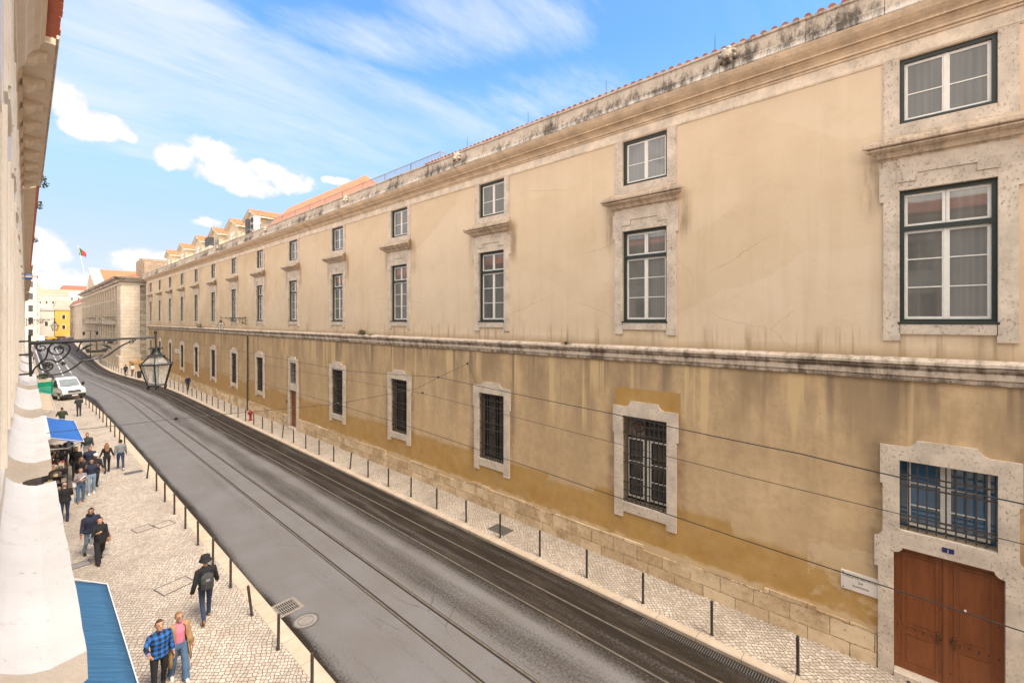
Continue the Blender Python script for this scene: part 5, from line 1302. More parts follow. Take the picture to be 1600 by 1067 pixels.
for j in range(7):
    rows_.append([(-160 + 500 * i / n, 560 + 70 * j, 2 + 5.5 * j + 6 * math.sin(i * 0.5 + j) * min(1, j)) for i in range(n + 1)])
hl_.loft(rows_, cap=False, closed=False); struct(hl_.build('hill', plain('hill', (0.34, 0.28, 0.24), 0.95, 0.3, 0.05, pos=True)))

# small cars and a van near the far square
def make_car(loc, rz, col, label, van=False):
    o = empty('parked_car' if not van else 'parked_van', loc, label, 'van' if van else 'car', 'vehicles in the far square', rz)
    L, W = (4.2, 1.75) if not van else (5.4, 2.0)
    pr = [(-L / 2, 0.35), (L / 2, 0.35), (L / 2, 0.72), (L / 2 - 0.15, 0.85), (L * 0.22, 0.98), (L * 0.06, 1.42), (-L * 0.32, 1.45), (-L * 0.46, 1.0), (-L / 2, 0.95)]
    if van: pr = [(-L / 2, 0.4), (L / 2, 0.4), (L / 2, 0.95), (L * 0.36, 1.25), (L * 0.24, 2.2), (L * 0.15, 2.35), (-L / 2, 2.35)]
    m = MB(); m.loft([[(s * W / 2 * (0.86 if z > 1.2 else 1), y, z) for y, z in pr] for s in (-1, 1)]); m.build('body', plain('car paint', col, 0.3, 0.05), o, bevel=0.05)
    g_ = MB(); zt = 1.35 if not van else 2.1; zb = 1.02 if not van else 1.35
    yf = L * 0.20 if not van else L * 0.345; yt = L * 0.08 if not van else L * 0.26
    g_.quad((-W * 0.40, yf + 0.03, zb), (W * 0.40, yf + 0.03, zb), (W * 0.36, yt + 0.04, zt), (-W * 0.36, yt + 0.04, zt)); g_.build('windscreen', PANEDK, o)
    for s in (-1, 1):
        for yy in (L * 0.32, -L * 0.30):
            w_ = MB(); w_.lathe([(0.0, -0.1), (0.2, -0.1), (0.31, -0.08), (0.31, 0.08), (0.2, 0.1), (0.0, 0.1)], n=14); q = w_.build('wheel', DARK, o); q.location = (s * (W / 2 - 0.08), yy, 0.31); q.rotation_euler = (0, R(90), 0)
        h_ = MB(); h_.box(s * W * 0.42 - 0.16, s * W * 0.42 + 0.10, L / 2 - 0.02, L / 2 + 0.015, 0.62, 0.76); h_.build('headlight', GLASSL, o)
    return o
make_car((4.2, 262, 0), R(180), (0.75, 0.75, 0.74), 'white van among the traffic at the far end of the street', True)
make_car((10.6, 258, 0), R(180), (0.16, 0.03, 0.03), 'dark red car in the far square, right of the traffic')
make_car((12.8, 264, 0), R(170), (0.03, 0.03, 0.035), 'black car at the right edge of the far square')
make_car((7.2, 285, 0), R(100), (0.70, 0.32, 0.04), 'orange car crossing at the far end of the street')
make_car((2.4, 235, 0), R(180), (0.05, 0.05, 0.06), 'dark car at the left edge of the far street')
# ------------------------------------------------------------------ bollards
def make_bollard():
    o = empty('bollard', (12.8, 2.28, SWZ), '', 'bollard')
    m = MB(); m.lathe([(0.037, -0.02), (0.037, 0.895), (0.034, 0.90), (0.034, 0.915), (0.037, 0.92), (0.037, 0.935), (0.026, 0.945), (0, 0.946)], n=14); m.build('post', STEEL, o, smooth=False)
    m = MB(); m.lathe([(0.052, -0.005), (0.052, 0.008), (0.037, 0.012)], n=14, cap=False); m.build('collar', plain('bollard collar', (0.10, 0.075, 0.055), 0.7), o)
    return o
BO = make_bollard(); first = [True]
def bollard(x, y, label, group, tilt=None):
    o = BO if first[0] else copy_tree(BO); first[0] = False
    o.location = (x, y, SWZ); o['label'] = label; o['group'] = group
    o.rotation_euler = (tilt if tilt else (R(random.uniform(-0.6, 0.6)), R(random.uniform(-0.6, 0.6)), 0))
GR, GL = 'bollards along the right kerb', 'bollards along the left kerb'
LR = 'slim dark steel bollard in the row along the narrow right pavement'
spec = {-1: 'slim dark bollard on the right pavement, nearest the brown double door', 0: 'slim dark bollard on the right pavement, last one before the long slotted drain',
        6: 'slim dark bollard beside the dark iron plate on the right pavement', 19: 'slim dark bollard on the right pavement, just nearer than the red hydrant', 20: 'slim dark bollard on the right pavement, just beyond the red hydrant'}
for k in range(-1, 61):
    t = 2.28 + 2.03 * k
    x = rk(t) + 0.40
    tilt = (R(3), R(4), 0) if k in (11, 16) else None
    bollard(x, t, spec.get(k, LR if t < 84 else 'slim dark bollard on the kerb bend below the stone corner pavilion'), GR if t < 84 else 'bollards on the bend below the pavilion', tilt)
LL = 'slim dark steel bollard in the row along the wide left pavement'
ls = [8.4, 10.45] + [12.5 + 2.02 * k for k in range(9)] + [31.3] + [39.4 + 2.35 * k for k in range(12)]
lsp = {12.5: 'slim dark bollard on the left pavement beside the square drain grate'}
for t in ls:
    tilt = (R(2), R(-7), 0) if abs(t - 14.52) < 0.1 else (R(4), R(5), 0) if abs(t - 31.3) < 0.1 else None
    lab = lsp.get(t, LL)
    if abs(t - 14.52) < 0.1: lab = 'leaning dark bollard on the left pavement near the man in a hat'
    if abs(t - 31.3) < 0.1: lab = 'tilted dark bollard on the left kerb beside the iron plate, past the crowd'
    bollard(lk(t) - 0.54 if t > 15 else 4.5, t, lab, GL, tilt)

# ------------------------------------------------------------------ red hydrant, litter bin
hy = empty('fire_hydrant', (13.15, 42.8, SWZ), 'red fire hydrant on the right pavement near the drainpipe', 'hydrant')
REDP = plain('hydrant red', (0.30, 0.022, 0.015), 0.45, 0.2, 8)
m = MB(); m.lathe([(0.0, 0), (0.17, 0), (0.17, 0.05), (0.10, 0.07), (0.095, 0.45), (0.13, 0.50), (0.15, 0.56), (0.15, 0.74), (0.13, 0.80), (0.09, 0.86), (0.05, 0.90), (0.05, 0.95), (0, 0.96)], n=16); m.build('body', REDP, hy, smooth=False)
for a in (R(200), R(340), R(270)):
    m = MB(); m.tube([(0.10 * math.cos(a), 0.10 * math.sin(a), 0.64), (0.24 * math.cos(a), 0.24 * math.sin(a), 0.64)], 0.065, 10); m.build('outlet', REDP, hy)
bn = empty('litter_bin', (11.55, 86.6, SWZ), 'dark litter bin by the bend of the right pavement, below the stone pavilion', 'litter bin')
m = MB(); m.lathe([(0.26, 0.05), (0.30, 0.85), (0.33, 0.88), (0.33, 0.95), (0.28, 0.97), (0.25, 0.9)], n=16); m.build('drum', STEEL, bn)
m = MB(); m.lathe([(0.30, 0.90), (0.20, 1.05), (0, 1.08)], n=16); m.build('lid', IRON, bn)
for a in (0, 2.1, 4.2):
    m = MB(); m.tube([(0.2 * math.cos(a), 0.2 * math.sin(a), 0), (0.2 * math.cos(a), 0.2 * math.sin(a), 0.1)], 0.03, 6); m.build('leg', IRON, bn)

# ------------------------------------------------------------------ truck with green drop sides
tr = empty('flatbed_truck', (2.75, 70.3, 0.12), 'white flatbed truck with green dropsides parked across the left pavement', 'truck', None, R(180 + 21))
# local: +y is forward
WHT = plain('truck white', (0.72, 0.72, 0.71), 0.28, 0.04, 2)
GRN = plain('truck green boards', (0.012, 0.255, 0.145), 0.5, 0.18, 4)
BLK = plain('black plastic', (0.02, 0.02, 0.021), 0.55)
m = MB(); pr = [(0.35, 0.45), (2.35, 0.45), (2.42, 0.75), (2.36, 1.06), (2.22, 1.22), (1.55, 1.40), (0.98, 2.18), (0.70, 2.34), (0.35, 2.36)]
def wtaper(z): return 1.0 - 0.13 * max(0, (z - 1.2)) / 1.16
m.loft([[(s * 0.98 * wtaper(z), y, z) for y, z in pr] for s in (-1, -0.93, 0.93, 1)]); m.build('cab', WHT, tr, bevel=0.035)
m = MB(); m.quad((-0.83, 1.52, 1.46), (0.83, 1.52, 1.46), (0.76, 1.03, 2.15), (-0.76, 1.03, 2.15)); q = m.build('windscreen', m_glass_pane('truck glass', (0.10, 0.13, 0.14), (0.22, 0.26, 0.28), 0.04), tr); q.location = (0, 0.045, 0.03)
for s in (-1, 1):
    m = MB(); m.add([(s * 0.975, 0.55, 1.45), (s * 0.965, 1.38, 1.45), (s * 0.90, 1.00, 2.08), (s * 0.88, 0.55, 2.12)], [(0, 1, 2, 3)]); q = m.build('side_window', PANEDK, tr); q.location = (s * 0.012, 0, 0)
    m = MB(); m.loft([[(s * 0.66, 2.36, 0.80), (s * 0.97, 2.28, 0.80), (s * 0.97, 2.20, 1.12), (s * 0.74, 2.27, 1.05)], [(s * 0.66, 2.41, 0.80), (s * 0.99, 2.31, 0.80), (s * 0.99, 2.22, 1.12), (s * 0.74, 2.33, 1.05)]]); m.build('headlight', GREYM, tr)
    m = MB(); m.box(s * 1.02, s * 1.28, 1.42, 1.52, 1.42, 1.78); q = m.build('mirror', BLK, tr, bevel=0.03); m = MB(); m.tube([(s * 0.95, 1.40, 1.40), (s * 1.1, 1.46, 1.48)], 0.025, 6); m.build('mirror_arm', BLK, q)
m = MB(); m.loft([[(x, 2.30 if abs(x) < 0.9 else 2.2, z) for x in (-1.0, -0.8, 0.8, 1.0)] + [(x, 2.48 if abs(x) < 0.9 else 2.33, z) for x in (1.0, 0.8, -0.8, -1.0)] for z in (0.34, 0.66)]); m.build('bumper', BLK, tr)
m = MB(); m.loft([[(-0.58, 2.40, 0.82), (0.58, 2.40, 0.82), (0.50, 2.34, 1.06), (-0.50, 2.34, 1.06)], [(-0.58, 2.45, 0.82), (0.58, 2.45, 0.82), (0.50, 2.38, 1.06), (-0.50, 2.38, 1.06)]]); q = m.build('grille', BLK, tr)
m = MB(); m.box(-0.5, 0.5, 2.45, 2.47, 0.925, 0.945); m.build('grille_bar', GREYM, q)
m = MB(); m.box(-0.26, 0.26, 2.482, 2.50, 0.46, 0.57); m.build('number_plate', WHITE, tr)
for s in (-1, 1): m = MB(); m.tube([(s * 0.1, 1.62, 1.42), (s * 0.1 + 0.5, 1.50, 1.52)], 0.015, 5); m.build('wiper', BLK, tr)
m = MB(); m.box(-0.4, 0.4, -3.6, 0.4, 0.5, 0.72); m.build('chassis', BLK, tr)
m = MB(); m.box(-1.02, 1.02, -4.3, 0.25, 0.78, 0.90); m.build('bed', GRN, tr)
m = MB(); m.box(-1.02, 1.02, 0.18, 0.25, 0.905, 1.9); m.build('headboard', GRN, tr)
m = MB(); m.box(-1.05, -1.0, -3.7, 0.15, 0.93, 1.50); m.build('side_board', GRN, tr)
m = MB(); m.box(-1.02, 1.75, -4.36, -4.31, 0.93, 1.55); m.build('tail_board', GRN, tr)
m = MB(); m.loft([[(1.03, -4.3, 0.86), (1.08, -4.3, 0.89), (1.75, -4.3, 0.52), (1.71, -4.3, 0.48)], [(1.03, 0.9, 0.86), (1.08, 0.9, 0.89), (1.75, 0.9, 0.52), (1.71, 0.9, 0.48)]]); m.build('side_board', GRN, tr)
for s in (-1, 1):
    for yy in (1.62, -2.3):
        m = MB(); m.lathe([(0.0, -0.11), (0.20, -0.11), (0.33, -0.10), (0.355, -0.06), (0.355, 0.06), (0.33, 0.10), (0.20, 0.11), (0.0, 0.11)], n=22); q = m.build('wheel', BLK, tr); q.location = (s * 0.90, yy, 0.355); q.rotation_euler = (0, R(90), 0)
        r_ = MB(); r_.lathe([(0, -0.118), (0.19, -0.118), (0.19, 0.118), (0, 0.118)], n=18); r_.build('rim', GREYM, q)
        m = MB(); m.box(s * 0.80, s * 1.0, yy - 0.46, yy + 0.46, 0.75, 0.79) if yy < 0 else m.box(s * 0.97, s * 1.0, yy - 0.45, yy + 0.45, 0.74, 0.82); m.build('wheel_arch', BLK, tr)
# planter by the truck
pl_ = empty('planter', (1.55, 84.5, SWZ), 'square tan planter box with a bush behind the green truck', 'planter')
m = MB(); m.box(-0.7, 0.7, -0.5, 0.5, 0, 0.9); m.box(-0.76, 0.76, -0.56, 0.56, 0.9, 0.98); m.build('box', CREAMW, pl_)
def leaf_cluster(mb, n, R0, c, size, flat=1.0):
    for _ in range(n):
        v = Vector((random.gauss(0, 1), random.gauss(0, 1), random.gauss(0, 1))).normalized() * (R0 * random.uniform(0.35, 1.0) ** 0.6)
        p = Vector(c) + Vector((v.x, v.y, v.z * flat)); u = Vector((random.gauss(0, 1), random.gauss(0, 1), random.gauss(0, 1))).normalized(); w_ = u.cross(Vector((0.3, 0.5, 0.8))).normalized()
        s = size * random.uniform(0.6, 1.4)
        mb.add([p - u * s, p + w_ * s * 0.4, p + u * s, p - w_ * s * 0.4], [(0, 1, 2, 3)])
FOL = m_foliage('leaves', (0.03, 0.055, 0.015), (0.07, 0.10, 0.03)); FOLD = m_foliage('dry leaves', (0.045, 0.045, 0.02), (0.085, 0.08, 0.035))
m = MB(); leaf_cluster(m, 300, 0.55, (0, 0, 1.3), 0.10, 0.7); m.build('bush', FOL, pl_)
# weeds rooted in the masonry
def weed(loc, r, n, label, mat=FOLD, flat=0.7, size=0.05, spread=None):
    o = empty('weed', loc, label, 'plant', 'weeds growing on the masonry')
    m = MB(); leaf_cluster(m, n, r, (0, 0, r * 0.5), size, flat)
    if spread:
        for k in range(14): leaf_cluster(m, 8, 0.09, (0, random.uniform(-spread, spread), random.uniform(-0.05, 0.06)), size)
    m.build('leaves', mat, o)
    s = MB()
    for k in range(12):
        a = random.uniform(0, 6.28); s.tube([(0, 0, 0), (0.4 * r * math.cos(a), 0.4 * r * math.sin(a), r * 0.7), (0.7 * r * math.cos(a), 0.8 * r * math.sin(a), r * random.uniform(0.9, 1.3))], 0.008, 4)
    s.build('stem', mat, o)
    return o
weed((WALLX - 0.13, 26.0, Z(-0.93)), 0.27, 130, 'clump of dark weeds growing on the string course above a barred window', spread=1.3)
weed((WALLX - 0.13, 64.6, Z(-0.93)), 0.45, 130, 'low dark clump of weeds on the string course beyond the second lantern', spread=1.6)
weed((WALLX - 0.16, 10.3, Z(-0.96)), 0.10, 40, 'tiny dark tuft of weeds on the string course at mid facade', size=0.035, spread=0.3)
weed((0.36, 24.5, Z(5.1)), 0.26, 90, 'green weeds sprouting from the left eave where the two roofs meet', FOL, 1.0, 0.06)
weed((0.36, 29.6, Z(5.1)), 0.22, 60, 'smaller tuft of green weeds further along the left eave', FOL, 1.0, 0.06)
weed((0.36, 42.6, Z(5.1)), 0.22, 60, 'faint tuft of green weeds far along the left eave', FOL, 1.0, 0.06)

# ------------------------------------------------------------------ souvenir racks outside the shop
def rack(loc, label, h, seed):
    random.seed(seed)
    o = empty('display_rack', loc, label, 'display rack', 'souvenir racks on the left pavement')
    m = MB()
    for x in (-0.42, 0.42):
        for y in (-0.42, 0.42): m.tube([(x, y, 0), (x, y, h)], 0.016, 6)
    for z in [0.25 + 0.33 * k for k in range(int((h - 0.2) / 0.33) + 1)]:
        m.box(-0.42, 0.42, -0.42, 0.42, z, z + 0.015)
        for x in (-0.42, 0.42): m.tube([(x, -0.42, z + 0.14), (x, 0.42, z + 0.14)], 0.008, 5)
    m.build('frame', BARS, o)
    cols = [(0.30, 0.20, 0.12), (0.10, 0.10, 0.11), (0.45, 0.40, 0.34), (0.28, 0.06, 0.05), (0.08, 0.12, 0.2), (0.5, 0.42, 0.26)]
    for ci, col in enumerate(cols):
        m = MB()
        for z in [0.265 + 0.33 * k for k in range(int((h - 0.2) / 0.33) + 1)]:
            for q in range(3):
                x, y = random.uniform(-0.34, 0.34), random.uniform(-0.34, 0.34); a, b, c_ = random.uniform(0.05, 0.10), random.uniform(0.05, 0.10), random.uniform(0.10, 0.24)
                if q == 1: m.lathe([(a, z), (a * 1.1, z + c_ * 0.6), (a * 0.6, z + c_), (0, z + c_)], x, y, 8)
                else: m.box(x - a, x + a, y - b, y + b, z, z + c_)
        q = m.build('goods', plain('souvenir colours', col, 0.6, 0.3, 9), o); q['kind'] = 'stuff'
    random.seed(seed + 99)
    return o
rack((0.95, 30.6, SWZ), 'crowded dark souvenir rack against the left shop front, nearer of the two', 1.75, 3)
rack((1.05, 33.2, SWZ), 'crowded dark souvenir rack at the near edge of the bright blue awning', 1.95, 5)

# ------------------------------------------------------------------ roof railing, rods, air conditioners
rl = empty('roof_railing', (WALLX + 0.45, 18.9, Z(7.5)), 'thin grey metal railing along the roof terrace of the ochre building', 'railing')
m = MB(); ye = 81.0; hx_ = 1.42
m.tube([(1.4, 0, hx_), (0, 0, hx_), (0, 28, hx_), (0, ye, hx_)], 0.022, 6); m.tube([(1.4, 0, 0.50), (0, 0, 0.50), (0, ye, 0.50)], 0.014, 6); m.build('rail', RAILG, rl)
m = MB(); y = 0.0
while y < 27.0: m.box(-0.008, 0.008, y - 0.008, y + 0.008, 0.1, hx_); y += 0.125
x = 0.12
while x < 1.4: m.box(x - 0.008, x + 0.008, -0.008, 0.008, 0.1, hx_); x += 0.125
q = m.build('baluster', RAILG, rl); q['kind'] = 'stuff'
y = 0.0; PO = None
while y < ye:
    if PO is None: m = MB(); m.box(-0.02, 0.02, -0.02, 0.02, 0, hx_); PO = m.build('post', RAILG, rl); p_ = PO
    else: p_ = copy_tree(PO, rl)
    p_.location = (0, y, 0); y += 2.7
m = MB(); m.tube([(0, 27, 0.95), (0, ye, 0.95)], 0.012, 6); m.build('mid_rail', RAILG, rl)
def rod(y, label):
    o = empty('roof_rod', (WALLX - 0.45, y, Z(7.93)), label, 'rod', 'thin rods on the parapet')
    m = MB(); m.tube([(0, 0, 0), (0, 0, 0.62)], [0.012, 0.006], 6); m.build('rod', IRON, o); m = MB(); m.box(-0.06, 0.06, -0.06, 0.06, -0.02, 0.04); m.build('foot', IRON, o)
for px_, lab in ((730, 'thin metal rod on the parapet nearest the end of the roof railing'), (825, 'thin metal rod on the parapet beside the carved spout'), (947, 'thin metal rod on the parapet above the second tall window'), (1117, 'thin metal rod on the parapet nearest the right edge of the sky')):
    zc = 700 * 14.0 / (0.6775 * (px_ - 40)); rod((zc - 14.0 * 0.7355) / 0.6775, lab)
def ac(loc, w, h, label, fans, dark=False):
    o = empty('air_conditioner', loc, label, 'air conditioner', 'air conditioners on the roof terrace')
    m = MB(); m.box(0, 0.6, -w / 2, w / 2, 0.0, h); m.build('casing', GREYM if not dark else plain('dark louvre', (0.05, 0.05, 0.05), 0.5), o, bevel=0.02)
    for i in range(fans):
        m = MB(); m.lathe([(0.0, 0), (0.08, 0.02), (0.09, 0.0), (0.22, -0.005), (0.28, 0.02), (0.30, 0.02), (0.30, -0.02)], n=20, cap=False); q = m.build('fan', BLK, o); q.location = (-0.02, 0, h * (i + 0.5) / fans); q.rotation_euler = (0, R(-90), 0)
    m = MB(); m.box(0.1, 0.5, -w / 2, w / 2, -1.6, -0.001); m.build('stand', CREAMW, o)
    return o
ac((WALLX + 1.0, 49.8, Z(9.05)), 0.95, 1.35, 'white air conditioner with two stacked fans in front of the nearest dormer', 2)
ac((WALLX + 1.0, 51.5, Z(8.9)), 0.9, 1.5, 'grey cabinet beside the two-fan air conditioner on the roof terrace', 0, True)
ac((WALLX + 1.0, 66.6, Z(9.3)), 1.7, 1.1, 'dark boxy air conditioner between the middle dormers', 0, True)
ac((WALLX + 1.6, 23.0, Z(8.25)), 2.2, 0.75, 'pale roof box behind the near end of the roof railing', 0)
ac((WALLX + 1.6, 27.6, Z(8.2)), 1.6, 0.7, 'second pale roof box behind the roof railing, further along', 0)
ac((WALLX + 0.9, 38.5, Z(8.0)), 0.9, 0.6, 'small white box behind the railing below the long rear roof', 0)
ac((WALLX + 0.9, 42.0, Z(8.0)), 0.9, 0.6, 'small white box behind the railing near the dormers', 0)

# pale plate on the far part of the facade
ws = empty('wall_sign', (WALLX, 76.9, Z(-4.35)), 'small pale painted sign on the ochre wall near its far end', 'sign')
m = MB(); m.box(-0.05, 0, -1.7, 1.7, -0.28, 0.28); m.build('panel', plain('pale sign', (0.66, 0.58, 0.50), 0.7), ws)
m = MB(); m.ball((-0.05, 0, 0.02), (0.02, 0.14, 0.14), 10, 6); m.build('emblem', BLKT, ws)

# ------------------------------------------------------------------ tram wires
def wire(name, pts, r, label, cat='wire', sag=0.0, knots=()):
    o = empty(name, pts[0], label, cat, 'tram wires over the street')
    P = []
    for a, b in zip(pts, pts[1:]):
        for k in range(10):
            t = k / 10; P.append(tuple(a[i] + (b[i] - a[i]) * t - (sag * 4 * t * (1 - t) if i == 2 else 0) for i in range(3)))
    P.append(pts[-1]); b0 = Vector(pts[0])
    m = MB(); m.tube([Vector(p) - b0 for p in P], r, 6); m.build('cable', IRON, o)
    for k in knots:
        m = MB(); m.ball(tuple(Vector(k) - b0), (0.05, 0.05, 0.05), 8, 6); m.build('clamp', IRON, o)
    return o
wire('feeder_wire', [(9.0, -5.0, 6.18), (9.6, -1.04, 6.17), (10.3, 1.8, 6.16), (11.2, 6.41, 6.14), (12.4, 15.86, 6.25), (12.3, 24.0, 5.92), (12.0, 39.4, 6.19), (11.6, 65.3, 6.6), (9.4, 100, 6.6)], 0.011, 'thickest black wire over the right lane, held back to the facade by a clamp', 'wire', 0.02, [(12.4, 15.86, 6.25)])
wire('contact_wire', [(8.7, -6, 5.75), (9.15, -0.99, 5.75), (9.47, 2.61, 5.75), (11.1, 15.25, 5.75), (11.0, 40, 5.75), (10.9, 62, 5.75), (8.3, 105, 5.75)], 0.0065, 'thin contact wire over the right-hand tram track, between the other two wires', 'wire', 0.0, [(11.1, 15.25, 5.78)])
wire('contact_wire', [(6.5, -6, 5.75), (6.58, -0.71, 5.75), (6.71, 1.85, 5.75), (6.87, 3.9, 5.75), (7.38, 10.14, 5.75), (7.6, 15.85, 5.75), (7.8, 40, 5.75), (7.7, 62, 5.75), (5.2, 105, 5.75)], 0.0065, 'thin contact wire over the left-hand tram track, lowest of the wires', 'wire', 0.0)
wire('span_wire', [(14.42, 16.19, 6.69), (12.4, 15.86, 6.25), (11.1, 15.6, 5.93), (7.6, 15.5, 5.78), (3.72, 15.45, 5.98), (2.89, 15.6, 5.99), (LX, 15.9, 6.02)], 0.008, 'span wire crossing the street from the facade anchor to the white building', 'wire', 0.01, [(14.40, 16.19, 6.69), (3.72, 15.45, 5.98), (2.89, 15.6, 5.99), (7.6, 15.5, 5.78)])
wire('bridle_wire', [(14.42, 16.19, 6.69), (14.2, 15.3, 5.85)], 0.006, 'short loose wire end hanging from the facade anchor', 'wire')
# distant street lamp on a post
sl = empty('street_lamp', (9.95, 139.0, SWZ), 'dark two-armed lamp post on the far pavement before the stone pavilion', 'street lamp')
m = MB(); m.lathe([(0.16, 0), (0.16, 0.5), (0.09, 0.8), (0.06, 1.2), (0.05, 6.2), (0.0, 6.3)], n=10); m.build('post', IRON, sl)
m = MB(); m.tube([(-1.1, 0, 6.0), (-0.6, 0, 6.3), (0, 0, 6.1), (0.6, 0, 6.3), (1.1, 0, 6.0)], 0.04, 6); m.build('arm', IRON, sl)
for s in (-1, 1):
    m = MB(); m.lathe([(0.0, 5.2), (0.12, 5.22), (0.24, 5.8), (0.26, 5.84), (0.08, 6.05), (0, 6.1)], s * 1.1, 0, 8); m.build('lantern', IRON, sl)
# ------------------------------------------------------------------ people
SKIN = plain('skin', (0.50, 0.27, 0.18), 0.55, 0.08, 20); SKIN2 = plain('skin darker', (0.34, 0.17, 0.105), 0.55, 0.08, 20)
EYE = plain('eye', (0.02, 0.015, 0.012), 0.3); LIP = plain('lip', (0.36, 0.12, 0.10), 0.5)
def cloth(name, col, var=0.18): 
    m, nt, b = newmat(name); o = OBJ(nt)
    n = NOISE(nt, o, 5.0, 4, 0.6); f = NOISE(nt, MAP(nt, o, (1, 1, 0.6)), 11, 4, 0.6)
    k = MAPR(nt, n, 0.25, 0.75, 1 - var, 1 + var)
    setc(nt, b, MIX(nt, 1.0, col, N(nt, 'ShaderNodeCombineColor', {0: k, 1: k, 2: k}).outputs[0], 'MULTIPLY')); b.inputs['Roughness'].default_value = 0.85
    BUMP(nt, b, f, 0.6, 0.03); return m
def plaid():
    m, nt, b = newmat('blue plaid'); x, y, z = SEP(nt, OBJ(nt))
    def st(v, per, off=0.0): return M(nt, 'GREATER_THAN', M(nt, 'FRACT', M(nt, 'ADD', M(nt, 'DIVIDE', v, per), off)), 0.5)
    a = st(M(nt, 'ADD', x, M(nt, 'MULTIPLY', y, 0.4)), 0.115, 0.2); c = st(z, 0.115)
    col = MIX(nt, M(nt, 'MULTIPLY', M(nt, 'ADD', a, c), 0.5), (0.02, 0.15, 0.48), (0.008, 0.012, 0.03))
    setc(nt, b, col); b.inputs['Roughness'].default_value = 0.85; return m
def tube_rings(path, radii, n=10):
    mb = MB(); mb.tube(path, radii, n); return mb
def person(label, loc, rz, H, top, pants, shoes, hair=None, hairstyle='short', skin=None, legs=((18, 8), (-16, 22)), arms=((-18, 8, 25), (16, 8, 20)), bulk=1.0, pbulk=1.0, lean=0, head=(0, 0), vox=0.012, sleeve=None, coat=None, hat=None, hem=None, group='people on the pavement', flare=1.0, beanie=None, fem=False):
    """local frame: x = the person's right to left (-x is the right hand side when facing +y), faces +y. legs/arms: (left, right) = (swing forward deg, bend deg) and (swing, spread, elbow bend)"""
    skin = skin or SKIN
    s = H / 1.75
    o = empty('person', (loc[0], loc[1], SWZ), label, 'person', group, rz)
    parts = []    # (MB, material index): 0 skin 1 top 2 trousers 3 shoes
    LEAN = Matrix.Rotation(R(-lean), 3, 'X')
    hipz = 0.93
    def up(p): return LEAN @ (Vector(p) - Vector((0, 0, hipz))) + Vector((0, 0, hipz))
    b = bulk
    # legs; the lower foot decides how far the pelvis drops
    ank = []
    legpts = []
    for i, sx in enumerate((1, -1)):
        sw, bend = R(legs[i][0]), R(legs[i][1])
        hip = Vector((0.092 * sx, 0, hipz - 0.02)); d1 = Vector((0.02 * sx, math.sin(sw), -math.cos(sw))).normalized(); kn = hip + d1 * 0.43
        a2 = sw - bend; d2 = Vector((0.0, math.sin(a2), -math.cos(a2))); an = kn + d2 * 0.42
        legpts.append((hip, kn, an, a2)); ank.append(an.z)
    drop = min(ank) - 0.085
    D = Vector((0, 0, -drop))
    for i, (hip, kn, an, a2) in enumerate(legpts):
        hip, kn, an = hip + D, kn + D, an + D; q = pbulk
        mid = hip.lerp(kn, 0.5)
        m = MB(); m.tube([hip + Vector((0, 0, 0.06)), hip, mid, kn, kn.lerp(an, 0.35), kn.lerp(an, 0.8), an + Vector((0, 0, -0.015))], [0.095 * q, 0.092 * q, 0.078 * q, 0.060 * q * (0.5 + flare * 0.5), 0.058 * q * flare, 0.050 * q * flare, 0.052 * q * flare], 12); parts.append((m, 2))
        f = Vector((0, math.cos(a2 * 0.9 if a2 < 0 else a2 * 0.5), math.sin(a2 * 0.9 if a2 < 0 else a2 * 0.5)))
        heel = an - f * 0.065 + Vector((0, 0, -0.045)); toe = an + f * 0.17 + Vector((0.02 * (1 if i == 0 else -1), 0, -0.05))
        m = MB(); m.tube([heel - f * 0.01, heel, an + f * 0.03 + Vector((0, 0, -0.035)), an + f * 0.11 + Vector((0, 0, -0.05)), toe, toe + f * 0.02], [0.02, (0.036, 0.038), (0.042, 0.046), (0.044, 0.034), (0.034, 0.024), 0.012], 10); parts.append((m, 3))
    # torso
    sh = 0.165 if fem else 0.19
    prof = [(0.84, 0.150, 0.105, 0.0), (0.92, 0.168, 0.120, -0.005), (1.02, 0.150 if not fem else 0.135, 0.108, 0.0), (1.14, 0.155 if not fem else 0.138, 0.110, 0.005), (1.28, sh - 0.010, 0.120, 0.01), (1.36, sh, 0.112, 0.0), (1.43, sh - 0.03, 0.088, -0.01), (1.475, 0.095, 0.070, -0.01), (1.50, 0.058, 0.058, 0.0)]
    def ring(z, rx, ry, oy, n=18): return [tuple(up((rx * math.cos(2 * math.pi * k / n), oy + ry * math.sin(2 * math.pi * k / n), z)) + D) for k in range(n)]
    split = 1.00 if hem is None else hem
    mt, mp = MB(), MB()
    mt.loft([ring(z, rx * b, ry * b, oy) for z, rx, ry, oy in prof if z >= split - 0.001]); parts.append((mt, 1))
    mp.loft([ring(z, rx * 0.99, ry * 0.99, oy) for z, rx, ry, oy in prof if z <= 1.05]); parts.append((mp, 2))
    if split < 1.0:     # longer jacket covering the hips
        m = MB(); m.loft([ring(split, 0.172 * b, 0.128 * b, -0.003), ring(0.95, 0.172 * b, 0.128 * b, -0.003), ring(1.05, 0.158 * b, 0.115 * b, 0)]); parts.append((m, 1))
    # neck and head
    hd = Matrix.Rotation(R(head[0]), 3, 'Z') @ Matrix.Rotation(R(-head[1]), 3, 'X')
    nb = up((0, 0.0, 1.46)) + D; hc = up((0, 0.02, 1.635)) + D
    def HP(p): return hd @ Vector(p) + hc
    m = MB(); m.tube([nb, nb.lerp(hc, 0.5), hc + Vector((0, -0.01, -0.02))], [0.060, 0.054, 0.055], 12); parts.append((m, 0))
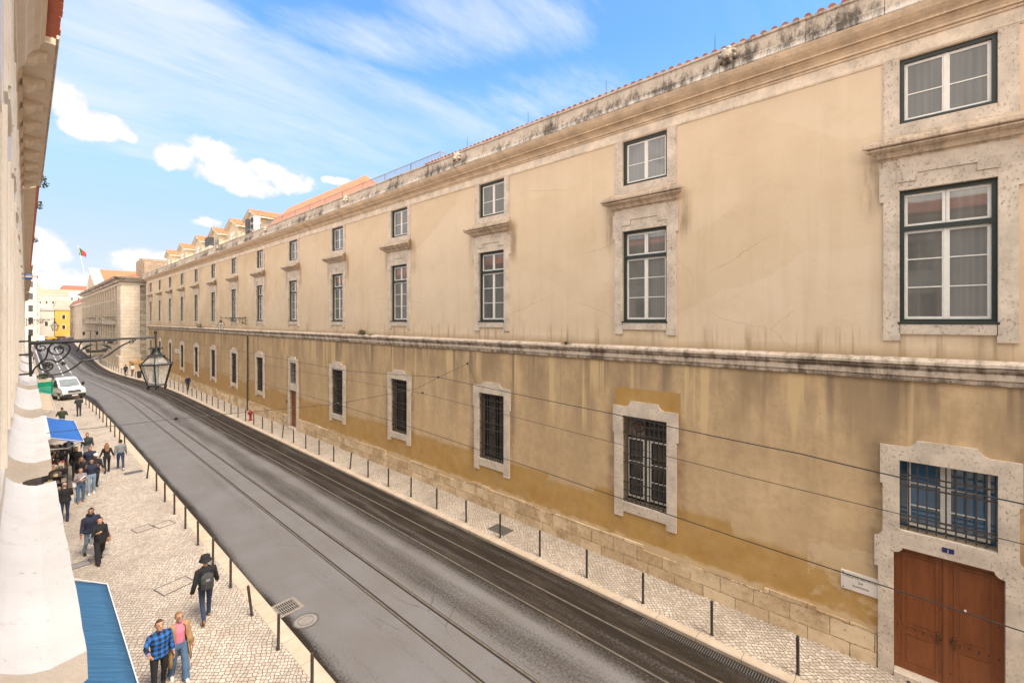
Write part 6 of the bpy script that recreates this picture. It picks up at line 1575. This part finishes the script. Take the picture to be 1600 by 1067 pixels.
    m = MB(); hp = [(-0.118, 0.026, 0.030, 0.045), (-0.100, 0.050, 0.058, 0.028), (-0.07, 0.062, 0.080, 0.012), (-0.02, 0.072, 0.094, 0.0), (0.03, 0.076, 0.098, -0.004), (0.07, 0.070, 0.088, -0.008), (0.10, 0.048, 0.060, -0.010), (0.115, 0.020, 0.026, -0.010)]
    m.loft([[tuple(HP((rx * math.cos(2 * math.pi * k / 16), oy + ry * math.sin(2 * math.pi * k / 16), z))) for k in range(16)] for z, rx, ry, oy in hp]); parts.append((m, 0))
    m = MB(); m.tube([HP((0, 0.088, 0.005)), HP((0, 0.104, -0.025)), HP((0, 0.090, -0.040))], [0.010, 0.017, 0.010], 8); parts.append((m, 0))
    for sx in (-1, 1):
        m = MB(); m.tube([HP((sx * 0.070, 0.0, 0.012)), HP((sx * 0.083, -0.012, 0.0)), HP((sx * 0.072, -0.004, -0.035))], [0.012, 0.016, 0.010], 8); parts.append((m, 0))
    # arms, hands
    hands = []
    for i, sx in enumerate((1, -1)):
        sw, ab, el = [R(v) for v in arms[i][:3]]; tw = R(arms[i][3]) if len(arms[i]) > 3 else 0.0
        shd = up((sx * (sh - 0.012) * (0.6 + 0.4 * b), -0.005, 1.405)) + D
        d1 = LEAN @ Vector((sx * math.sin(ab) * math.cos(sw), math.sin(sw), -math.cos(sw) * math.cos(ab))); d1.normalize(); elb = shd + d1 * 0.285
        # forearm: bend forward around the sideways axis, tw swings it inwards across the body
        ax = Vector((1, 0, 0)); d2 = Matrix.Rotation(el, 3, ax) @ d1; d2 = Matrix.Rotation(tw * sx, 3, 'Z') @ d2; d2.normalize(); wr = elb + d2 * 0.255
        sb = 0.5 + 0.5 * b
        m = MB(); m.tube([shd + Vector((-sx * 0.05, 0, 0.012)), shd, shd + d1 * 0.12, elb, elb + d2 * 0.09, wr + d2 * -0.01], [0.052 * sb, 0.060 * sb, 0.054 * sb, 0.046 * sb, 0.045 * sb, 0.036 * sb], 12); parts.append((m, 1))
        fwd = (d2.cross(Vector((sx, 0, 0)))); fwd = fwd.normalized() if fwd.length > 0.05 else Vector((0, 1, 0)); 
        lat = d2.cross(fwd).normalized()
        m = MB(); m.tube([wr - d2 * 0.02, wr + d2 * 0.02, wr + d2 * 0.055, wr + d2 * 0.09], [(0.025, 0.025), (0.030, 0.024), (0.040, 0.020), (0.038, 0.018)], 10); parts.append((m, 0))
        inw = Vector((-sx, 0.25, 0)).normalized(); inw = (inw - d2 * inw.dot(d2)).normalized(); acr = d2.cross(inw).normalized()
        for k, (off, ln) in enumerate(((-0.028, 0.062), (-0.010, 0.074), (0.009, 0.070), (0.027, 0.056))):
            p0 = wr + d2 * 0.080 + acr * off; p1 = p0 + d2 * ln * 0.5 + inw * 0.006; p2 = p1 + (d2 * 0.75 + inw * 0.65).normalized() * ln * 0.5; p3 = p2 + (d2 * 0.2 + inw).normalized() * ln * 0.25
            m = MB(); m.tube([p0, p1, p2, p3], [0.0105, 0.010, 0.009, 0.0075], 7); parts.append((m, 0))
        sgn = 1 if acr.y > 0 else -1
        p0 = wr + d2 * 0.025 + acr * sgn * 0.030; p1 = p0 + (d2 * 0.6 + acr * sgn * 0.8).normalized() * 0.035; p2 = p1 + (d2 + inw * 0.4).normalized() * 0.035
        m = MB(); m.tube([p0, p1, p2], [0.013, 0.0115, 0.009], 7); parts.append((m, 0))
        hands.append((wr + d2 * 0.10, d2, inw))
    # fuse into one continuous surface
    allm = MB(); tree_pts = []
    for pm, mi in parts:
        allm.add(pm.v, pm.f)
        for f in pm.f:
            c = sum((Vector(pm.v[i]) for i in f), Vector()) / len(f); tree_pts.append((c, mi))
        for v in pm.v: tree_pts.append((Vector(v), mi))
    tmp = allm.build('tmp_body', SKIN)
    rm = tmp.modifiers.new('r', 'REMESH'); rm.mode = 'VOXEL'; rm.voxel_size = vox
    sm = tmp.modifiers.new('s', 'SMOOTH'); sm.factor = 0.5; sm.iterations = 2
    dg = bpy.context.evaluated_depsgraph_get(); dg.update()
    me = bpy.data.meshes.new_from_object(tmp.evaluated_get(dg))
    old = tmp.data; bpy.data.objects.remove(tmp); bpy.data.meshes.remove(old)
    me.materials.clear()
    for mm in (skin, top, pants, shoes, EYE, LIP): me.materials.append(mm)
    kd = kdtree.KDTree(len(tree_pts))
    for i, (p, mi) in enumerate(tree_pts): kd.insert(p, i)
    kd.balance()
    zneck = (up((0, 0, 1.475)) + D).z
    mi_l = []
    for p in me.polygons:
        mi = tree_pts[kd.find(p.center)[1]][1]
        mi_l.append(mi)
    me.polygons.foreach_set('material_index', mi_l); me.polygons.foreach_set('use_smooth', [True] * len(me.polygons))
    # eyes and mouth as small faces set on the head
    bm = bmesh.new(); bm.from_mesh(me)
    def blob(c, r, mi):
        g_ = bmesh.ops.create_uvsphere(bm, u_segments=8, v_segments=6, radius=1.0, matrix=Matrix.Translation(c) @ hd.to_4x4() @ Matrix.Diagonal((r[0], r[1], r[2], 1)))
        for v in g_['verts']:
            for f in v.link_faces: f.material_index = mi
    for sx in (-1, 1): blob(HP((sx * 0.030, 0.082, 0.008)), (0.012, 0.008, 0.007), 4); blob(HP((sx * 0.030, 0.088, 0.030)), (0.018, 0.006, 0.004), 4)
    blob(HP((0, 0.088, -0.068)), (0.022, 0.007, 0.007), 5)
    bm.to_mesh(me); bm.free(); me.name = 'body'
    body = bpy.data.objects.new('body', me); C.objects.link(body); body.parent = o
    # hair
    if hair:
        m = MB(); n, mm_ = 18, 12; rings = []
        for i in range(mm_ + 1):
            th = math.pi * (0.02 + 0.96 * i / mm_); rg = []
            for k in range(n):
                a = 2 * math.pi * k / n; y_ = math.sin(a); z_ = math.cos(th)
                rr = 1.0
                low = -0.25 if hairstyle != 'bald' else 0.0
                face = y_ * math.sin(th)
                hl = 0.45 if hairstyle != 'bald' else 2
                if (face > 0.25 and z_ < hl + 0.25 * face) or z_ < low or (hairstyle == 'bald' and z_ > 0.35): rr = 0.80
                rr *= 1 + random.uniform(-0.015, 0.025)
                rg.append(tuple(HP((0.088 * rr * math.sin(th) * math.cos(a), -0.008 + 0.110 * rr * math.sin(th) * math.sin(a), 0.010 + 0.122 * rr * z_))))
            rings.append(rg)
        m.loft(rings)
        if hairstyle == 'long':
            rr_ = []
            for z, rx, ry, oy in ((0.03, 0.080, 0.05, -0.06), (-0.05, 0.095, 0.05, -0.075), (-0.14, 0.105, 0.045, -0.085), (-0.24, 0.105, 0.04, -0.105), (-0.33, 0.085, 0.035, -0.125), (-0.40, 0.04, 0.02, -0.135)):
                rr_.append([tuple(HP((rx * math.cos(2 * math.pi * k / 14) * (1 + 0.08 * math.sin(k * 3 + z * 20)), oy + ry * math.sin(2 * math.pi * k / 14), z))) for k in range(14)])
            m.loft(rr_)
            if coat is None or True:
                for sx in (-1, 1): m.tube([HP((sx * 0.078, 0.02, 0.02)), HP((sx * 0.088, 0.03, -0.08)), HP((sx * 0.085, 0.04, -0.18)), HP((sx * 0.07, 0.05, -0.26))], [0.015, 0.026, 0.026, 0.010], 8)
        if hairstyle == 'beard': m.tube([HP((-0.066, 0.03, -0.03)), HP((-0.05, 0.07, -0.085)), HP((0, 0.088, -0.108)), HP((0.05, 0.07, -0.085)), HP((0.066, 0.03, -0.03))], [0.012, 0.020, 0.026, 0.020, 0.012], 8)
        m.build('hair', hair, o, smooth=True)
    if hat:
        m = MB(); mat, kind = hat; n = 24
        if kind == 'bucket':
            pr = [(0.175, 0.155, 0.005), (0.172, 0.152, 0.018), (0.115, 0.122, 0.050), (0.108, 0.118, 0.10), (0.095, 0.105, 0.150), (0.05, 0.055, 0.165), (0.0, 0.0, 0.166)]
            m.loft([[tuple(HP((rx * math.cos(2 * math.pi * k / n), -0.008 + (ry + 0.02) * math.sin(2 * math.pi * k / n), z + 0.01))) for k in range(n)] for ry, rx, z in [(a, c, d) for a, c, d in pr]])
        else:
            pr = [(0.092, 0.112, 0.03), (0.092, 0.112, 0.075), (0.075, 0.09, 0.125), (0.03, 0.035, 0.145)]
            m.loft([[tuple(HP((rx * math.cos(2 * math.pi * k / n), -0.006 + ry * math.sin(2 * math.pi * k / n), z))) for k in range(n)] for rx, ry, z in pr])
            if kind == 'cap': m.loft([[tuple(HP(p)) for p in q] for q in ([(-0.07, 0.085, 0.05), (0.07, 0.085, 0.05), (0.07, 0.085, 0.06), (-0.07, 0.085, 0.06)], [(-0.05, 0.175, 0.03), (0.05, 0.175, 0.03), (0.05, 0.175, 0.038), (-0.05, 0.175, 0.038)])])
        m.build('hat', mat, o, smooth=True)
    if coat:     # open long coat: a thick shell hung from the shoulders, open at the front
        m = MB(); mat, length = coat; n = 26; rings = []
        for z, rx, ry in [(1.455, 0.115, 0.095), (1.42, 0.178, 0.118), (1.36, 0.205, 0.135), (1.2, 0.195, 0.145), (1.05, 0.200, 0.15), (0.9, 0.215, 0.165), (0.75, 0.235, 0.185), (length, 0.265, 0.215)]:
            op = R(34) if z > 1.1 else R(48)
            rg = []
            for k in range(n + 1):
                a = math.pi / 2 + op + (2 * math.pi - 2 * op) * k / n
                rg.append(tuple(up((rx * math.cos(a) * (1 + 0.04 * math.sin(k * 2.1) * (z < 1.0)), ry * math.sin(a) + 0.01, z)) + D))
            rings.append(rg)
        m.loft(rings, cap=False, closed=False)
        q = m.build('coat', mat, o, smooth=True); sd = q.modifiers.new('t', 'SOLIDIFY'); sd.thickness = 0.022; sd.offset = 0
    o.scale = (s, s, s)
    o['_h'] = 0; del o['_h']
    return o, hands, D
BK = cloth('black cloth', (0.012, 0.012, 0.014)); NV = cloth('navy cloth', (0.016, 0.020, 0.045)); DG = cloth('dark grey cloth', (0.035, 0.035, 0.038)); GY = cloth('grey cloth', (0.19, 0.20, 0.22))
JN = cloth('blue jeans', (0.065, 0.125, 0.22)); DJ = cloth('dark jeans', (0.020, 0.034, 0.075)); LJ = cloth('light jeans', (0.20, 0.29, 0.40)); CM = cloth('camel wool', (0.36, 0.215, 0.095)); PK = cloth('pink knit', (0.62, 0.19, 0.27))
BR = cloth('brown cloth', (0.19, 0.10, 0.045)); WHC = cloth('white cloth', (0.66, 0.63, 0.60)); OL = cloth('olive cloth', (0.035, 0.05, 0.025)); STR = cloth('striped grey', (0.22, 0.19, 0.20)); TEAL = cloth('teal cloth', (0.016, 0.060, 0.055))
SB = cloth('dark shoes', (0.018, 0.014, 0.012)); ST = cloth('tan shoes', (0.23, 0.11, 0.05)); SW = cloth('white trainers', (0.60, 0.56, 0.52))
HB = cloth('brown hair', (0.075, 0.036, 0.017), 0.3); HD = cloth('dark hair', (0.014, 0.010, 0.008), 0.3); HBL = cloth('light brown hair', (0.24, 0.12, 0.055), 0.35); HG = cloth('grey hair', (0.20, 0.17, 0.15), 0.3)
TC = R(180)
p1, h1, D1 = person('man in a blue plaid shirt with his arm round a woman in a camel coat', (2.10, 13.05), TC + R(-4), 1.72, plaid(), BK, SB, HB, legs=((10, 6), (-12, 18)), arms=((66, 50, 8, 30), (-4, 9, 14)), bulk=1.08, head=(12, -12), lean=3, hem=0.90)
# note: facing the camera, the figure's left hand side (+x locally) is on the right of the picture
p2, h2, D2 = person('woman in a camel coat over a pink jumper beside the plaid shirt man', (2.50, 13.2), TC + R(6), 1.64, PK, JN, SW, HBL, hairstyle='short', legs=((-10, 14), (16, 6)), arms=((-8, 12, 18), (6, 10, 14)), bulk=0.98, pbulk=1.12, coat=(CM, 0.50), head=(8, -8), flare=1.35, fem=True)
m = MB()
for sx in (-1, 1):   # coat sleeves
    pass
def sleeves(o, D, arms, sh, mat, b=1.18):
    for i, sx in enumerate((1, -1)):
        sw, ab, el = [R(v) for v in arms[i][:3]]; shd = Vector((sx * (sh - 0.012), -0.005, 1.405)) + D
        d1 = Vector((sx * math.sin(ab) * math.cos(sw), math.sin(sw), -math.cos(sw) * math.cos(ab))).normalized(); elb = shd + d1 * 0.285
        d2 = (Matrix.Rotation(el, 3, 'X') @ d1).normalized(); wr = elb + d2 * 0.255
        m = MB(); m.tube([shd + Vector((-sx * 0.05, 0, 0.02)), shd, shd + d1 * 0.12, elb, elb + d2 * 0.1, wr + d2 * 0.005], [0.06 * b, 0.066 * b, 0.060 * b, 0.056 * b, 0.055 * b, 0.05 * b], 12); m.build('sleeve', mat, o, smooth=True)
sleeves(p2, D2, ((-8, 12, 18), (6, 10, 14)), 0.165, CM)
gl = MB()
for sx in (-1, 1): gl.tube([(sx * 0.032 + 0.026 * math.cos(k * math.pi / 5), 0.118, 1.643 + 0.020 * math.sin(k * math.pi / 5)) for k in range(11)], 0.004, 5)
q = gl.build('glasses', BLK, p2); q.location = D2
p3, h3, D3 = person('man walking away in a black bucket hat and dark teal jacket with a backpack', (3.53, 15.3), R(-3), 1.80, TEAL, DJ, ST, HD, legs=((14, 4), (-14, 26)), arms=((14, 14, 22), (-10, 14, 16)), bulk=1.22, hat=(BK, 'bucket'), lean=2)
yk = MB(); yk.loft([[(rx * math.cos(2 * math.pi * k / 18), oy + ry * math.sin(2 * math.pi * k / 18), z) for k in range(18)] for z, rx, ry, oy in ((1.30, 0.228, 0.150, 0.01), (1.37, 0.236, 0.142, 0), (1.435, 0.20, 0.112, -0.01), (1.485, 0.125, 0.092, -0.01), (1.515, 0.082, 0.076, 0.0))], cap=False); q = yk.build('jacket_yoke', BK, p3, smooth=True); q.location = D3
sleeves(p3, D3, ((14, 14, 22), (-10, 14, 16)), 0.20, BK, 1.12)
bp = MB(); bp.loft([[(sx * w_, y, z) for sx, y in ((-1, -0.13), (1, -0.13), (1, -0.30 + t_), (-1, -0.30 + t_))] for z, w_, t_ in ((0.93, 0.12, 0.06), (0.97, 0.145, 0.02), (1.15, 0.15, 0.0), (1.30, 0.14, 0.02), (1.38, 0.10, 0.08))])
bpo = empty('backpack', (3.53, 15.3, SWZ), 'grey backpack with a pale emblem worn by the man in the bucket hat', 'backpack', None, R(-3)); bpo.scale = (1.80 / 1.75,) * 3
q = bp.build('pack', cloth('dark backpack', (0.045, 0.045, 0.045)), bpo, bevel=0.03); q.location = D3
bp = MB(); bp.box(-0.095, 0.095, -0.335, -0.30, 0.98, 1.16); q = bp.build('front_pocket', DG, bpo, bevel=0.015); q.location = D3
bp = MB(); bp.box(-0.05, 0.05, -0.312, -0.304, 1.19, 1.27); q = bp.build('emblem', GY, bpo); q.location = D3
bp = MB()
for sx in (-1, 1): bp.tube([(sx * 0.10, -0.15, 1.36), (sx * 0.13, -0.06, 1.47), (sx * 0.135, 0.08, 1.43), (sx * 0.14, 0.15, 1.28), (sx * 0.17, 0.10, 1.10), (sx * 0.13, -0.13, 1.0)], [(0.022, 0.010)] * 6, 8)
q = bp.build('strap', BK, bpo, smooth=True); q.location = D3
p4, h4, D4 = person('man in a navy hooded jacket and pale jeans carrying a brown paper bag', (1.62, 22.5), TC + R(10), 1.77, NV, LJ, SB, HD, hairstyle='beard', skin=SKIN2, legs=((-12, 20), (16, 4)), arms=((10, 12, 20), (4, 20, 10)), bulk=1.22, head=(-22, -6), hem=0.88)
hm = MB(); hm.loft([[(0.10 * math.cos(2 * math.pi * k / 14) * w_, -0.07 + 0.075 * math.sin(2 * math.pi * k / 14) * w_, z) for k in range(14)] for z, w_ in ((1.40, 1.1), (1.46, 1.25), (1.52, 1.2), (1.55, 0.9))]); q = hm.build('hood', NV, p4, smooth=True); q.location = D4
def held_bag(p, hand, D, mat, label, w_=0.10, d_=0.06, hgt=0.33):
    s = p.scale[0]; hp_ = p.matrix_basis @ hand[0]
    o = empty('carrier_bag', hp_, label, 'bag', None, p.rotation_euler.z)
    m = MB(); m.loft([[(sx * w_ * k_, sy * d_ * k_, z) for sx, sy in ((-1, -1), (1, -1), (1, 1), (-1, 1))] for z, k_ in ((-0.08 - hgt, 1.0), (-0.08 - hgt * 0.5, 1.06), (-0.08, 0.75))]); m.build('body', mat, o)
    m = MB(); m.tube([(-w_ * 0.5, 0, -0.08), (-w_ * 0.2, 0, 0.0), (w_ * 0.2, 0, 0.0), (w_ * 0.5, 0, -0.08)], 0.007, 6); m.build('handle', mat, o)
    return o
held_bag(p4, h4[1], D4, cloth('brown paper', (0.25, 0.125, 0.055)), 'brown paper bag hanging from the hand of the man in the navy hooded jacket')
p5, h5, D5 = person('woman all in black walking in front of the man in the navy hooded jacket', (1.80, 21.7), TC + R(8), 1.62, BK, BK, SB, HD, hairstyle='short', legs=((20, 6), (-18, 26)), arms=((26, 14, 92, 40), (6, 8, 12)), bulk=1.16, pbulk=1.2, head=(-20, -8), hem=0.76, flare=1.4, fem=True)
gb = empty('shoulder_bag', (1.80, 21.7, SWZ), 'grey shoulder bag at the hip of the woman all in black', 'bag', None, TC + R(8)); gb.scale = (1.62 / 1.75,) * 3
m = MB(); m.loft([[(0.20 + x, y, z) for x, y in ((0, -0.17), (0.11, -0.17), (0.11, 0.14), (0, 0.14))] for z in (0.86, 1.08)]); q = m.build('body', GY, gb, bevel=0.02); q.location = D5
m = MB(); m.tube([(0.24, -0.10, 1.08), (0.17, -0.10, 1.30), (0.10, -0.05, 1.47), (0.16, 0.08, 1.35), (0.24, 0.09, 1.08)], 0.010, 6); q = m.build('strap', BK, gb); q.location = D5
p6, h6, D6 = person('balding man in a black jacket seen from behind, holding a white bag', (1.13, 27.1), R(8), 1.68, BK, DJ, SB, HG, hairstyle='bald', legs=((4, 4), (-4, 6)), arms=((18, 12, 70, 20), (16, 12, 40)), bulk=1.3, hem=0.90)
held_bag(p6, h6[0], D6, cloth('white bag', (0.55, 0.56, 0.60)), 'white plastic bag held by the balding man by the white building', 0.15, 0.12, 0.36)
p7, h7, D7 = person('woman in a grey-mauve cardigan and blue jeans at the front of the crowd', (1.77, 29.5), TC, 1.62, STR, JN, ST, HB, hairstyle='short', legs=((6, 4), (-6, 6)), arms=((30, 14, 95, 55), (20, 14, 80, 50)), bulk=1.22, pbulk=1.15, fem=True)
cb = empty('canvas_bag', (1.77, 29.5, SWZ), 'white canvas sling bag across the front of the woman in the grey-mauve cardigan', 'bag', None, TC); cb.scale = (1.62 / 1.75,) * 3
m = MB(); m.tube([(-0.16, 0.14, 1.34), (0.0, 0.20, 1.22), (0.18, 0.17, 1.12)], [(0.05, 0.02), (0.045, 0.02), (0.05, 0.02)], 8); q = m.build('strap', WHC, cb, smooth=True); q.location = D7
m = MB(); m.box(0.16, 0.30, -0.02, 0.12, 0.82, 1.10); q = m.build('body', WHC, cb, bevel=0.03); q.location = D7
person('man in navy jacket and light jeans holding a phone to his face', (2.22, 30.5), TC, 1.73, NV, LJ, SW, HD, legs=((8, 6), (-8, 10)), arms=((46, 18, 110, 40), (40, 18, 112, 40)), bulk=1.15, skin=SKIN2)
person('long-haired woman in black in the middle of the crowd', (1.92, 31.6), TC, 1.68, BK, BK, SB, HBL, hairstyle='long', legs=((10, 6), (-10, 10)), bulk=1.1, hem=0.9, fem=True)
person('man with a white cap and black jacket at the right of the crowd', (2.45, 31.5), TC + R(10), 1.74, BK, DG, SB, HD, legs=((10, 6), (-10, 14)), bulk=1.15, hat=(WHC, 'cap'), skin=SKIN2)
person('man in a black polo shirt at the left of the crowd', (1.86, 34.0), TC, 1.75, BK, DG, SB, HB, legs=((12, 6), (-10, 14)), bulk=1.1, hairstyle='beard')
person('man in a dark blue jacket in the middle row of the crowd', (2.38, 33.6), TC, 1.75, NV, DJ, SB, HB, legs=((10, 6), (-12, 16)), bulk=1.25)
person('man in a bottle-green jacket behind the crowd, beside the blue awning corner', (2.55, 37.6), TC, 1.76, cloth('bottle green', (0.025, 0.035, 0.032)), GY, SB, HB, legs=((12, 6), (-12, 16)), bulk=1.2)
person('person in a dark jacket over a pale grey top under the bright blue awning edge', (1.72, 37.2), TC, 1.72, GY, DG, SB, HD, legs=((12, 6), (-14, 18)), bulk=1.05, coat=(BK, 0.80))
person('long-haired woman in black walking away beside the man in a grey hoodie', (3.13, 34.2), R(2), 1.66, BK, BK, SB, HBL, hairstyle='long', legs=((10, 4), (-10, 16)), arms=((-6, 18, 14), (8, 18, 14)), bulk=1.05, fem=True)
person('man in a grey hoodie and dark jeans walking away near the left kerb', (3.72, 34.2), R(-2), 1.74, GY, DJ, SW, HD, legs=((-12, 20), (12, 4)), arms=((8, 8, 20), (-6, 8, 14)), bulk=1.22)
person('person in dark clothes standing alone on the pavement in front of the truck', (3.25, 56.0), R(10), 1.80, DG, cloth('dark purple', (0.03, 0.024, 0.035)), SB, HB, legs=((4, 4), (-2, 4)), arms=((20, 12, 80, 30), (16, 12, 84, 30)), bulk=1.25, vox=0.016)
person('person in an olive jacket seen just past the bright blue awning', (1.95, 50.2), R(0), 1.72, OL, DJ, SB, HB, legs=((4, 4), (-2, 4)), arms=((10, 22, 60, 20), (10, 22, 60, 20)), bulk=1.35, vox=0.016)
person('man in a dark suit walking along the narrow right pavement', (13.55, 66.8), TC - R(3), 1.80, NV, NV, SB, HG, legs=((16, 6), (-16, 20)), bulk=1.15, hem=0.85, vox=0.016, group='distant people on the right pavement')
person('person in dark grey walking past the base of the stone pavilion', (10.55, 91.5), R(20), 1.75, DG, BK, SB, HD, legs=((18, 6), (-18, 22)), bulk=1.2, vox=0.02, group='distant people on the right pavement')
person('person in a white shirt and brown trousers walking past the stone pavilion', (11.2, 90.2), R(10), 1.85, WHC, BR, SB, HD, legs=((20, 6), (-18, 20)), bulk=1.1, vox=0.02, group='distant people on the right pavement')
for k, (x_, y_, lab, mt_) in enumerate([(1.9, 196, 'tiny distant person in black at the left of the far street', BK), (3.1, 205, 'tiny distant person in navy crossing the far street', NV), (2.4, 212, 'tiny distant person in white among the far traffic', WHC), (1.0, 150, 'distant person in a brown jacket on the left pavement behind the truck', BR), (0.9, 128, 'distant person in dark grey on the left pavement behind the truck', DG)]):
    person(lab, (x_, y_), R(180 * (k % 2)), 1.74, mt_, DG, SB, HD, vox=0.03, group='tiny distant people in the far street')
